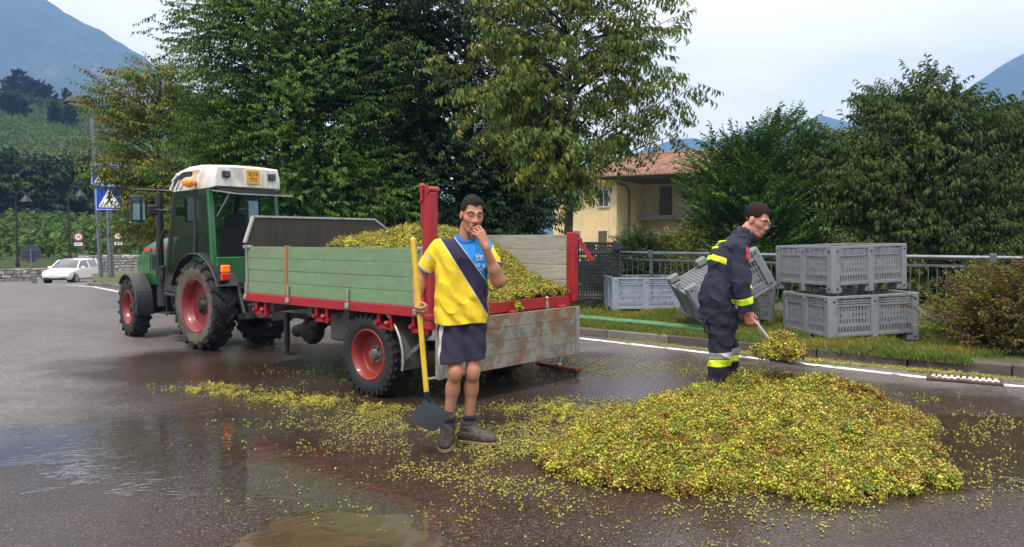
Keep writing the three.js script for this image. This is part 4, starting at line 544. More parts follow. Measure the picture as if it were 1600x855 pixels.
function board(parent, mats, x0, x1, y0, y1, z, n, thick, seed, along = 'x', name = 'plank') { // planks one above another, each a little uneven
  const R = mulberry(seed), h = (y1 - y0) / n; for (let i = 0; i < n; i++) { const L = x1 - x0, g = jitter(rbox(L, h - 0.003, thick, 0.003, 0, 0, 0, 0, 0, 0, 1), 0.0015, 3, i + seed); if (along === 'z') g.rotateY(Math.PI / 2); const m = part(parent, name, [g.translate(along === 'z' ? z : (x0 + x1) / 2, y0 + h * (i + 0.5), along === 'z' ? (x0 + x1) / 2 : z + (R() - 0.5) * 0.004)], mats[Math.floor(R() * mats.length)]);
    const uv = m.geometry.attributes.uv, ou = R() * 7, ov = R() * 7; for (let k = 0; k < uv.count; k++) uv.setXY(k, uv.getX(k) + (mats === rustPlank ? 0 : ou), uv.getY(k) + (mats === rustPlank ? 0 : ov)); } }
const trailer = thing('trailer', 'old green-sided farm trailer loaded with grapes, its grey tailgate hanging open', 'trailer', [-0.026, 0, -7.245], HEAD);
{
  const t = trailer, L = 2.95, W = 1.01, Y = 0.875;
  part(t, 'bed_floor', [box(L - 0.1, 0.04, 2 * W - 0.1, L / 2, 0.82, 0)], frameGrey);
  const rail = part(t, 'bed_frame', [rbox(L, 0.09, 0.07, 0.008, L / 2, 0.83, -W + 0.01), rbox(L, 0.09, 0.07, 0.008, L / 2, 0.83, W - 0.01), rbox(0.07, 0.11, 2 * W - 0.09, 0.008, 0.02, 0.822, 0), rbox(0.07, 0.09, 2 * W - 0.09, 0.008, L - 0.035, 0.83, 0)], redPaint);
  // U-shaped red brackets under the edge
  for (const s of [2.67, 1.575, 0.62, 0.15]) part(rail, 'bracket', [rbox(0.035, 0.15, 0.05, 0.006, s - 0.085, 0.71, -W + 0.03), rbox(0.035, 0.15, 0.05, 0.006, s + 0.085, 0.71, -W + 0.03), rbox(0.22, 0.035, 0.05, 0.006, s, 0.66, -W + 0.03), rod([s + 0.085, 0.7, -W - 0.03], [s + 0.085, 0.7, -W + 0.08], 0.02), ball(0.03, s - 0.05, 0.7, -W - 0.005)], redPaint);
  const lb = part(t, 'side_board', [rbox(0.035, 0.5, 0.012, 0.004, 2.90, Y + 0.25, -W - 0.015), rbox(0.035, 0.5, 0.012, 0.004, 0.09, Y + 0.25, -W - 0.015)], zinc, 'green painted left side board of four planks');
  board(lb, greenPlank, 0.07, 2.125, Y, Y + 0.505, -W + 0.01, 4, 0.032, 3); board(lb, greenPlank, 2.165, 2.93, Y, Y + 0.505, -W + 0.01, 4, 0.032, 9);
  part(t, 'divider_strip', [rbox(0.042, 0.52, 0.045, 0.006, 2.145, Y + 0.255, -W + 0.006)], std([0.34, 0.13, 0.03], { roughness: 0.7, map: T.grime }), 'orange-brown upright strip on the green side');
  for (const s of [2.905, 2.10, 1.11, 0.16]) part(lb, 'latch', [rbox(0.028, 0.16, 0.02, 0.005, s, Y + 0.03, -W - 0.024), rbox(0.05, 0.03, 0.04, 0.006, s, Y - 0.055, -W - 0.028), rod([s - 0.03, Y - 0.03, -W - 0.03], [s + 0.03, Y - 0.03, -W - 0.03], 0.011)], zinc);
  part(lb, 'corner_plate', [rbox(0.12, 0.035, 0.05, 0.005, 2.9, Y + 0.5, -W)], zinc); part(lb, 'corner_plate', [rbox(0.1, 0.03, 0.05, 0.005, 0.1, Y + 0.5, -W)], zinc);
  const rb = part(t, 'side_board', [rbox(0.035, 0.62, 0.012, 0.004, 1.4, Y + 0.31, W + 0.012)], zinc, 'worn grey right side board seen from inside'); board(rb, greyPlank, 0.06, 2.93, Y, Y + 0.63, W - 0.01, 4, 0.035, 17);
  // front wall with cut corners, light metal edge
  const fw = part(t, 'front_wall', [prism([[-W, Y], [W, Y], [W, 1.56], [W - 0.24, 1.70], [-W + 0.10, 1.70], [-W, 1.42]], 0.03).rotateY(-Math.PI / 2).translate(L + 0.0, 0, 0)], std([0.035, 0.032, 0.026], { roughness: 0.75, map: T.grime }), 'taller dark front wall with cut corners');
  part(fw, 'metal_edge', [bar([L, 1.71, -W + 0.1], [L, 1.71, W - 0.24], 0.05, 0.022), bar([L, 1.71, W - 0.24], [L, 1.57, W + 0.005], 0.05, 0.022), bar([L, 1.71, -W + 0.1], [L, 1.42, -W - 0.005], 0.05, 0.02)], aluminium);
  // rear posts
  const lp = part(t, 'rear_post', [rbox(0.10, 1.16, 0.09, 0.01, 0.0, 1.27, -W - 0.005), rbox(0.13, 0.05, 0.12, 0.01, 0, 0.80, -W)], redPaint, 'tall red post at the rear left corner');
  part(lp, 'hinge', [rod([-0.02, 1.87, -W - 0.06], [-0.02, 1.87, -W + 0.06], 0.03, 0.03, 12), rbox(0.03, 0.11, 0.035, 0.006, 0.045, 1.83, -W - 0.05), rbox(0.05, 0.05, 0.04, 0.006, 0.04, 1.88, -W - 0.02), ball(0.028, 0.06, 1.9, -W - 0.04), rbox(0.022, 0.26, 0.03, 0.006, 0.068, 1.68, -W - 0.03, 0, 0, 0.03), rod([0.07, 1.78, -W - 0.05], [0.07, 1.78, -W + 0.03], 0.016), rbox(0.03, 0.05, 0.03, 0.005, 0.068, 1.60, -W - 0.03)], redPaint);
  part(lp, 'latch', [rbox(0.02, 0.14, 0.02, 0.005, 0.03, 1.02, -W - 0.058), rod([0.0, 1.06, -W - 0.07], [0.06, 1.06, -W - 0.07], 0.012), rbox(0.04, 0.03, 0.03, 0.006, 0.03, 0.94, -W - 0.06)], redPaint);
  const rp = part(t, 'rear_post', [rbox(0.09, 0.72, 0.09, 0.01, 0.0, 1.17, W - 0.01)], redPaint, 'shorter red post at the rear right corner');
  part(rp, 'lever', [bar([-0.03, 1.46, W + 0.06], [-0.12, 1.26, W + 0.15], 0.03, 0.045), rod([-0.02, 1.45, W + 0.03], [-0.02, 1.45, W + 0.10], 0.03), ball(0.03, -0.02, 1.5, W + 0.05), rbox(0.035, 0.04, 0.06, 0.006, -0.13, 1.245, W + 0.16)], redPaint);
  // tailgate, hanging open
  const tg = part(t, 'tailgate', [rbox(0.012, 0.49, 0.05, 0.003, -0.09, 0.515, -W + 0.02), rbox(0.012, 0.49, 0.05, 0.003, -0.09, 0.515, W - 0.03), rod([-0.07, 0.29, -W - 0.03], [-0.07, 0.29, -W - 0.11], 0.012), ball(0.022, -0.07, 0.29, -W - 0.11)], zinc, 'grey weathered tailgate with rust patches, hanging down');
  board(tg, rustPlank, -W, W, 0.27, 0.765, -0.065, 4, 0.034, 27, 'z'); for (const z of [-0.75, 0, 0.75]) part(tg, 'hinge', [rod([-0.05, 0.775, z - 0.06], [-0.05, 0.775, z + 0.06], 0.018), rbox(0.03, 0.06, 0.06, 0.006, -0.04, 0.75, z)], redPaint);
  part(tg, 'hook', [rod([-0.02, 0.80, 0.55], [-0.02, 0.86, 0.55], 0.012), rbox(0.03, 0.06, 0.03, 0.005, -0.02, 0.80, 0.55), ball(0.02, -0.02, 0.87, 0.55)], zinc);
  part(t, 'chassis', [rbox(L + 0.2, 0.14, 0.07, 0.01, L / 2 + 0.1, 0.68, -0.42), rbox(L + 0.2, 0.14, 0.07, 0.01, L / 2 + 0.1, 0.68, 0.42), ...[0.3, 1.3, 1.9, 2.6].map((x) => rbox(0.07, 0.10, 2 * W - 0.2, 0.01, x, 0.73, 0)), rbox(0.5, 0.32, 0.5, 0.03, 1.75, 0.55, -0.35), rbox(0.02, 0.3, 1.5, 0.004, 1.33, 0.62, 0)], frameGrey);
  part(t, 'axle', [rbox(0.09, 0.09, 1.8, 0.01, 0.88, 0.385, 0), rbox(0.8, 0.05, 0.07, 0.01, 0.88, 0.47, -0.5), rbox(0.8, 0.05, 0.07, 0.01, 0.88, 0.47, 0.5), rbox(0.12, 0.2, 0.12, 0.02, 0.88, 0.56, -0.5), rbox(0.12, 0.2, 0.12, 0.02, 0.88, 0.56, 0.5)], steelDark);
  const rimRed = phy([0.22, 0.016, 0.010], { roughness: 0.5, map: T.grime, clearcoat: 0.15 }); for (const s of [-1, 1]) wheel(t, 'wheel', [0.88, 0.385, s * (W - 0.15)], 0.385, 0.27, 0.235, s, { type: 'road', n: 30, h: 0.014, hub: frameGrey }, 0, rimRed);
  for (const s of [-1, 1]) { // mudguard: an arc over the back of the wheel with a light edge
    const arc = (r, a0, a1, n) => Array.from({ length: n + 1 }, (_, i) => { const a = mix(a0, a1, i / n); return [0.88 + r * Math.cos(a), 0.385 + r * Math.sin(a)]; }), o = arc(0.47, 1.75, 3.35, 18), q = arc(0.462, 1.75, 3.35, 18).reverse();
    const mg = part(t, 'mudguard', [prism([...o, ...q], 0.30).translate(0, 0, s * (W - 0.20))], frameGrey), edge = o.map(([x, y]) => [x, y, s * (W - 0.045)]); part(mg, 'edge_trim', [tube(edge, 0.016, 30, 6)], aluminium); part(mg, 'brace', [bar([0.44, 0.36, s * (W - 0.05)], [0.22, 0.62, s * (W - 0.2)], 0.012, 0.035)], frameGrey);
  }
  part(t, 'drawbar', [bar([L - 0.3, 0.66, -0.42], [4.0, 0.46, 0], 0.07, 0.10), bar([L - 0.3, 0.66, 0.42], [4.0, 0.46, 0], 0.07, 0.10), rod([3.95, 0.46, 0], [4.25, 0.44, 0], 0.035), xf(new THREE.TorusGeometry(0.06, 0.022, 8, 18), 4.28, 0.44, 0, Math.PI / 2, 0, 0)], steelDark);
  const jack = part(t, 'parking_jack', [rod([3.2, 0.22, -0.34], [3.2, 0.78, -0.34], 0.036, 0.036, 12), rod([3.2, 0.10, -0.34], [3.2, 0.3, -0.34], 0.026, 0.026, 10), rbox(0.2, 0.015, 0.14, 0.005, 3.2, 0.1, -0.34), rod([3.2, 0.74, -0.34], [3.2, 0.74, -0.5], 0.012)], steelDark);
  part(t, 'hydraulic_ram', [rod([2.5, 0.5, -0.15], [1.6, 0.62, -0.1], 0.06, 0.06, 14), rod([2.75, 0.47, -0.17], [2.45, 0.51, -0.15], 0.03, 0.03, 10), ball(0.13, 2.45, 0.45, -0.5, 1.1, 1.2, 1), rod([2.2, 0.55, -0.55], [2.75, 0.42, -0.5], 0.07, 0.07, 14)], steelDark);
  part(t, 'drive_shaft', [rod([2.7, 0.5, -0.05], [3.9, 0.55, 0.02], 0.06, 0.05, 14)], blackPlastic);
  for (const [a, b, c, d] of [[-0.2, 0.1, 0.1, 0.02], [-0.32, -0.05, -0.02, 0.05], [-0.1, 0.2, 0.06, 0.1]]) part(t, 'hose', [tube([[2.75, 0.72, a], [3.2, 0.55 + c, b - 0.1], [3.6, 0.62 - d, b], [4.1, 0.85, b * 0.4]], 0.013, 24, 6)], rubber);
}
{ // lying under the tailgate
  const b = thing('broom', 'rust-red broom block with a short grey stem, on the asphalt below the tailgate', 'broom', [0.5, 0, -8.28], Math.atan2(-0.47, 0.42) + 0.0);
  part(b, 'block', [rbox(0.62, 0.04, 0.075, 0.01, 0, 0.075, 0)], std([0.20, 0.055, 0.03], { roughness: 0.8, map: T.rusty })); const R = mulberry(3), br = []; for (let i = 0; i < 150; i++) { const x = (R() - 0.5) * 0.6, z = (R() - 0.5) * 0.06; br.push(rod([x, 0.07, z], [x + (R() - 0.5) * 0.02, 0.002, z + (R() - 0.5) * 0.03], 0.003, 0.002, 4)); }
  const bs = part(b, 'bristles', br, std([0.06, 0.03, 0.02], { roughness: 0.9 })); bs.userData.kind = 'stuff'; part(b, 'stem', [rod([0, 0.09, 0], [0.02, 0.22, -0.05], 0.022, 0.018, 12), rbox(0.07, 0.03, 0.06, 0.008, 0, 0.10, 0)], zinc);
}
// ------------------------------------------------------------------ tractor
const tractor = thing('tractor', 'green narrow tractor with white cab roof and red wheel rims, hitched to the trailer', 'tractor', [-3.82, 0, -10.52], HEAD);
{
  const t = tractor, green = phy([0.020, 0.125, 0.042], { roughness: 0.35, clearcoat: 0.6, clearcoatRoughness: 0.15, map: T.grime }), white = phy([0.68, 0.67, 0.61], { roughness: 0.4, clearcoat: 0.3, map: T.grime }), pane = phy([0.55, 0.68, 0.64], { roughness: 0.03, transmission: 1, thickness: 0 }), darkPane = phy([0.30, 0.36, 0.34], { roughness: 0.05, transmission: 1, thickness: 0 });
  const rim = phy([0.20, 0.008, 0.011], { roughness: 0.4, clearcoat: 0.3, map: T.grime }), orange = phy([0.85, 0.22, 0.01], { roughness: 0.2, clearcoat: 1, emissive: new THREE.Color().setRGB(0.25, 0.05, 0) });
  const sideArc = (cx, cy, r, a0, a1, n) => Array.from({ length: n + 1 }, (_, i) => { const a = mix(a0, a1, i / n); return [cx + r * Math.cos(a), cy + r * Math.sin(a)]; });
  const arch = (cx, cy, r, th, a0, a1, w, z) => prism([...sideArc(cx, cy, r + th, a0, a1, 18), ...sideArc(cx, cy, r, a0, a1, 18).reverse()], w, 0.008).translate(0, 0, z);
  for (const s of [-1, 1]) {
    wheel(t, 'rear_wheel', [0, 0.585, s * 0.42], 0.575, 0.29, 0.36, s, { type: 'farm', n: 18, h: 0.032, sweep: 0.26 }, 0, rim, true);
    wheel(t, 'front_wheel', [2.12, 0.435, s * 0.43], 0.425, 0.22, 0.255, s, { type: 'farm', n: 16, h: 0.026, sweep: 0.24 }, -0.12, rim, false);
    const fd = part(t, 'rear_fender', [arch(0.02, 0.6, 0.66, 0.022, 0.35, 2.75, 0.30, s * 0.42), prism([...sideArc(0.02, 0.6, 0.655, 0.35, 2.75, 16), ...sideArc(0.02, 0.6, 0.50, 0.35, 2.75, 16).reverse()], 0.02).translate(0, 0, s * 0.275)], blackPlastic);
    const ff = part(t, 'front_fender', [xf(arch(0, 0, 0.49, 0.018, 0.75, 3.3, 0.24, 0), 2.12, 0.435, s * 0.43, 0, -0.12, 0), xf(prism([...sideArc(0, 0, 0.49, 2.0, 3.3, 10), ...sideArc(0, 0, 0.43, 2.0, 3.3, 10).reverse()], 0.015), 2.12, 0.435, s * 0.54, 0, -0.12, 0)], blackPlastic); part(ff, 'bracket', [bar([2.1, 0.92, s * 0.32], [2.1, 0.55, s * 0.2], 0.05, 0.03)], steelDark);
    const tl = part(t, 'tail_light', [rbox(0.06, 0.10, 0.12, 0.015, -0.62, 0.98, s * 0.46)], phy([0.55, 0.03, 0.02], { roughness: 0.2, clearcoat: 1 })); part(tl, 'indicator', [rbox(0.062, 0.10, 0.12, 0.02, -0.62, 1.083, s * 0.46)], orange); part(tl, 'lamp_back', [rbox(0.05, 0.24, 0.14, 0.012, -0.585, 1.03, s * 0.46)], blackPlastic);
  }
  part(t, 'transmission', [rbox(0.7, 0.46, 0.44, 0.05, 0.0, 0.66, 0), rbox(1.2, 0.36, 0.34, 0.05, 0.9, 0.62, 0), rbox(0.9, 0.40, 0.36, 0.05, 1.8, 0.66, 0), rod([0, 0.585, -0.3], [0, 0.585, 0.3], 0.11, 0.11, 14), rod([2.12, 0.435, -0.36], [2.12, 0.435, 0.36], 0.07, 0.07, 12), rbox(0.3, 0.3, 0.5, 0.04, 2.12, 0.48, 0)], steelDark);
  const hitch = part(t, 'hitch', [bar([-0.3, 0.42, -0.22], [-0.95, 0.5, -0.3], 0.04, 0.08), bar([-0.3, 0.42, 0.22], [-0.95, 0.5, 0.3], 0.04, 0.08), bar([-0.45, 0.95, -0.22], [-0.75, 0.5, -0.28], 0.035, 0.035), bar([-0.45, 0.95, 0.22], [-0.75, 0.5, 0.28], 0.035, 0.035), rbox(0.25, 0.22, 0.2, 0.03, -0.42, 0.5, 0), rod([-0.5, 0.55, 0], [-0.72, 0.55, 0], 0.03, 0.03, 10)], steelDark);
  part(t, 'step', [rbox(0.30, 0.025, 0.2, 0.006, 0.95, 0.42, -0.42), rbox(0.28, 0.025, 0.18, 0.006, 0.95, 0.68, -0.38), rbox(0.02, 0.5, 0.02, 0.004, 0.81, 0.62, -0.42), rbox(0.02, 0.5, 0.02, 0.004, 1.09, 0.62, -0.42), rod([1.3, 0.5, -0.36], [1.3, 0.78, -0.36], 0.09, 0.09, 14), rod([1.3, 0.78, -0.36], [1.3, 0.82, -0.36], 0.06, 0.06, 14)], blackPlastic);
  // cab: green sill and rear pillars, dark front frame
  part(t, 'cab_body', [prism([[-0.38, 0.9], [-0.38, 1.20], [0.15, 1.24], [0.35, 1.12], [0.5, 0.86], [0.62, 0.66], [1.02, 0.66], [1.02, 0.72], [0.9, 0.74], [0.9, 0.62], [0.5, 0.62], [0.2, 0.9]].slice(0, 5).concat([[0.1, 0.86]]), 0.04, 0.01).translate(0, 0, -0.47), prism([[-0.38, 0.9], [-0.38, 1.20], [0.15, 1.24], [0.35, 1.12], [0.5, 0.86]], 0.04, 0.01).translate(0, 0, 0.47), rbox(0.05, 0.36, 0.92, 0.015, -0.40, 1.05, 0), rbox(0.9, 0.05, 0.9, 0.01, 0.3, 0.88, 0), rbox(0.45, 0.05, 0.9, 0.01, 0.85, 0.68, 0)], green);
  for (const s of [-1, 1]) {
    part(t, 'rear_pillar', [bar([-0.37, 1.12, s * 0.475], [-0.27, 2.14, s * 0.465], 0.055, 0.075)], green); part(t, 'door_pillar', [bar([0.12, 1.2, s * 0.485], [0.10, 2.14, s * 0.47], 0.03, 0.035)], blackPlastic);
    part(t, 'front_pillar', [bar([1.02, 0.72, s * 0.46], [0.70, 2.14, s * 0.455], 0.04, 0.055)], blackPlastic); part(t, 'sill', [tube([[0.14, 1.2, s * 0.485], [0.34, 1.1, s * 0.485], [0.5, 0.88, s * 0.485], [0.6, 0.7, s * 0.485], [1.0, 0.7, s * 0.47]], 0.02, 24, 6)], blackPlastic);
    part(t, 'side_window', [prism([[-0.32, 1.21], [0.1, 1.24], [0.085, 2.13], [-0.24, 2.13]], 0.008).translate(0, 0, s * 0.472)], pane); part(t, 'door_window', [prism([[0.14, 1.22], [0.36, 1.10], [0.52, 0.88], [0.62, 0.72], [1.0, 0.73], [0.69, 2.13], [0.12, 2.13]], 0.008).translate(0, 0, s * 0.478)], pane);
  }
  part(t, 'windscreen', [prism([[-0.44, 0.0], [0.44, 0.0], [0.43, 1.40], [-0.43, 1.40]], 0.008).rotateY(Math.PI / 2).applyMatrix4(new THREE.Matrix4().makeRotationZ(0.222)).translate(1.02, 0.74, 0)], pane);
  const rw = part(t, 'rear_window', [prism([[-0.47, 0], [0.47, 0], [0.40, 0.50], [-0.40, 0.50]], 0.01).rotateX(-Math.PI / 2).rotateY(Math.PI / 2).applyMatrix4(new THREE.Matrix4().makeRotationZ(0.12)).translate(-0.34, 2.09, 0)], darkPane, 'hinged rear window, swung open below the roof');
  part(rw, 'window_edge', [bar([-0.35, 2.09, -0.47], [-0.84, 2.03, -0.40], 0.012, 0.016), bar([-0.35, 2.09, 0.47], [-0.84, 2.03, 0.40], 0.012, 0.016), bar([-0.84, 2.03, -0.40], [-0.84, 2.03, 0.40], 0.016, 0.016), bar([-0.36, 1.75, -0.42], [-0.66, 2.05, -0.40], 0.012, 0.012)], zinc);
  // roof: lofted, with a recessed flank and an overhang
  { const S = [[-0.43, 2.15, 2.385, 0.46, 0.43], [-0.38, 2.13, 2.415, 0.495, 0.46], [-0.1, 2.12, 2.435, 0.50, 0.45], [0.3, 2.115, 2.43, 0.50, 0.44], [0.62, 2.11, 2.39, 0.49, 0.42], [0.80, 2.11, 2.31, 0.47, 0.40], [0.87, 2.12, 2.22, 0.45, 0.41]], rings = S.map(([x, b, tp, w, wt]) => [[x, b, -w], [x, mix(b, tp, 0.5), -w * 1.01], [x, mix(b, tp, 0.82), -w * 0.97], [x, tp, -wt], [x, tp + 0.015, -wt * 0.4], [x, tp + 0.015, wt * 0.4], [x, tp, wt], [x, mix(b, tp, 0.82), w * 0.97], [x, mix(b, tp, 0.5), w * 1.01], [x, b, w]]);
    const p = [], ix = [], n = 10; rings.forEach((r, j) => r.forEach((q, i) => { p.push(...q); if (j) { const a = (j - 1) * n + i, b = (j - 1) * n + (i + 1) % n; ix.push(a, b, a + n, b, b + n, a + n); } })); for (const [j, f] of [[0, 0], [rings.length - 1, 1]]) for (let i = 1; i + 1 < n; i++) ix.push(j * n, j * n + (f ? i : i + 1), j * n + (f ? i + 1 : i));
    const g = new THREE.BufferGeometry(); g.setAttribute('position', new THREE.Float32BufferAttribute(p, 3)); g.setIndex(ix); const roof = part(t, 'roof', [toCreasedNormals(g, 0.6)], white, 'white moulded cab roof');
    for (const s of [-1, 1]) { part(roof, 'vent', [prism([[0.74, 2.16], [0.72, 2.24], [0.36, 2.36], [0.12, 2.36], [0.12, 2.30], [0.4, 2.27]], 0.02).translate(0, 0, s * 0.497), ], blackPlastic); for (let k = 0; k < 3; k++) part(roof, 'vent_blade', [bar([0.72 - k * 0.13, 2.14, s * 0.508], [0.55 - k * 0.17, 2.35, s * 0.495], 0.012, 0.03)], white); }
    for (const s of [-1, 1]) { const wl = part(roof, 'work_light', [rbox(0.06, 0.085, 0.10, 0.012, -0.45, 2.30, s * 0.33)], blackPlastic); part(wl, 'lamp_glass', [box(0.01, 0.06, 0.075, -0.481, 2.30, s * 0.33)], darkGlass); }
    const pl = part(roof, 'number_plate', [rbox(0.012, 0.19, 0.19, 0.004, -0.438, 2.285, 0.06)], std([0.6, 0.36, 0.05], { roughness: 0.5 })); const f = printed(0.182, 0.182, 0, canvasTex(128, 128, (c) => { c.fillStyle = '#cf9a30'; c.fillRect(0, 0, 128, 128); c.fillStyle = '#4a2a0c'; c.font = 'bold 50px sans-serif'; c.textAlign = 'center'; c.fillText('BJ10', 64, 54, 112); c.fillText('77Y', 64, 110, 112); })); f.name = 'plate_face'; f.rotation.y = -Math.PI / 2; f.position.set(-0.446, 2.285, 0.06); pl.add(f);
    part(roof, 'roof_edge', [rbox(0.16, 0.09, 0.86, 0.02, -0.33, 2.08, 0)], blackPlastic);
    const be = part(roof, 'beacon', [xf(new THREE.SphereGeometry(0.085, 18, 12).scale(1.35, 0.8, 0.9), -0.02, 2.20, -0.62)], orange); part(be, 'beacon_base', [rod([0.03, 2.2, -0.5], [0.0, 2.2, -0.57], 0.03), rbox(0.08, 0.05, 0.05, 0.012, 0.10, 2.21, -0.58), rod([0.2, 2.235, -0.5], [0.1, 2.22, -0.6], 0.016)], blackPlastic); part(roof, 'marker_panel', [rbox(0.17, 0.075, 0.012, 0.004, 0.02, 2.335, -0.492)], std([0.55, 0.40, 0.20], { roughness: 0.6 }));
  }
  part(t, 'seat', [rbox(0.42, 0.12, 0.42, 0.05, 0.2, 1.12, 0), rbox(0.12, 0.55, 0.42, 0.05, -0.05, 1.4, 0, 0, 0, 0.12), rbox(0.3, 0.25, 0.3, 0.03, 0.2, 0.98, 0), rbox(0.08, 0.16, 0.26, 0.04, -0.1, 1.72, 0)], std([0.018, 0.018, 0.02], { roughness: 0.85 }));
  const sw = part(t, 'steering_column', [bar([0.85, 0.75, 0], [0.62, 1.32, 0], 0.09, 0.09), rbox(0.14, 0.5, 0.5, 0.05, 0.92, 1.02, 0)], blackPlastic); part(sw, 'steering_wheel', [xf(new THREE.TorusGeometry(0.17, 0.014, 8, 28), 0.58, 1.38, 0, 0, Math.PI / 2, 0.0).translate(0, 0, 0), bar([0.58, 1.38, -0.16], [0.58, 1.38, 0.16], 0.02, 0.02)], blackPlastic);
  // bonnet, lofted towards a sloping nose
  { const S = [[1.02, 0.86, 1.52, 0.33], [1.3, 0.80, 1.52, 0.32], [1.8, 0.78, 1.46, 0.30], [2.15, 0.80, 1.38, 0.285], [2.38, 0.84, 1.24, 0.265], [2.46, 0.92, 1.08, 0.24]], n = 9, p = [], ix = []; S.forEach(([x, b, h, w], j) => { [[b, -w * 0.9], [mix(b, h, 0.5), -w], [mix(b, h, 0.82), -w * 0.96], [mix(b, h, 0.96), -w * 0.78], [h, 0], [mix(b, h, 0.96), w * 0.78], [mix(b, h, 0.82), w * 0.96], [mix(b, h, 0.5), w], [b, w * 0.9]].forEach(([y, z]) => p.push(x, y, z)); if (j) for (let i = 0; i < n; i++) { const a = (j - 1) * n + i, bb = (j - 1) * n + (i + 1) % n; ix.push(a, bb, a + n, bb, bb + n, a + n); } }); for (let i = 1; i + 1 < n; i++) ix.push(5 * n, 5 * n + i, 5 * n + i + 1, 0, i + 1, i);
    const g = new THREE.BufferGeometry(); g.setAttribute('position', new THREE.Float32BufferAttribute(p, 3)); g.setIndex(ix); const bn = part(t, 'bonnet', [toCreasedNormals(g, 0.7)], green);
    for (let i = 0; i < 6; i++) part(bn, 'grille_slot', [rbox(0.02, 0.24, 0.012, 0.004, 1.5 + i * 0.06, 1.12, -0.322)], blackPlastic); part(bn, 'side_stripe', [box(0.5, 0.045, 0.008, 1.45, 1.32, -0.318), box(0.22, 0.05, 0.008, 1.95, 1.30, -0.300)], std([0.5, 0.05, 0.04], { roughness: 0.5 })); part(bn, 'headlight', [rbox(0.06, 0.12, 0.14, 0.03, 2.42, 1.1, -0.15)], phy([0.7, 0.7, 0.7], { roughness: 0.1, clearcoat: 1 })); part(bn, 'headlight', [rbox(0.06, 0.12, 0.14, 0.03, 2.42, 1.1, 0.15)], phy([0.7, 0.7, 0.7], { roughness: 0.1, clearcoat: 1 }));
  }
  part(t, 'front_weight', [rbox(0.22, 0.3, 0.4, 0.04, 2.62, 0.62, 0)], steelDark);
  const ex = part(t, 'exhaust', [rod([1.18, 1.0, -0.46], [1.18, 2.1, -0.46], 0.05, 0.05, 14), rod([1.18, 1.0, -0.46], [1.18, 0.8, -0.4], 0.06, 0.07, 14), rbox(0.2, 0.22, 0.16, 0.03, 1.16, 0.98, -0.42)], blackPlastic);
  part(t, 'handrail', [tube([[1.02, 0.95, -0.5], [1.06, 1.1, -0.53], [0.98, 1.5, -0.53], [0.95, 1.6, -0.49]], 0.014, 20, 6)], blackPlastic);
  for (const s of [-1, 1]) { const m = part(t, 'mirror_arm', [tube([[0.74, 2.12, s * 0.46], [0.85, 2.13, s * 0.6], [0.98, 2.13, s * 0.92]], 0.015, 12, 6), rod([0.97, 2.13, s * 0.9], [0.97, 1.72, s * 0.9], 0.012), tube([[0.78, 1.85, s * 0.46], [0.85, 1.86, s * 0.6], [0.9, 1.87, s * 0.7]], 0.012, 10, 6)], blackPlastic); const h = part(m, 'mirror', [rbox(0.06, 0.36, 0.20, 0.03, 0.95, 1.88, s * 0.86), rbox(0.05, 0.14, 0.14, 0.03, 0.9, 1.86, s * 0.68)], blackPlastic); part(h, 'mirror_glass', [box(0.006, 0.32, 0.165, 0.917, 1.88, s * 0.86)], std([0.5, 0.52, 0.53], { roughness: 0.03, metalness: 1 })); }
  part(t, 'sticker', [box(0.10, 0.06, 0.006, -0.12, 1.13, -0.495)], whiteTrim);
  part(t, 'rear_guard', [rod([-0.5, 0.82, -0.3], [-0.5, 0.82, 0.3], 0.02), rbox(0.12, 0.3, 0.5, 0.02, -0.4, 0.76, 0)], steelDark);
}
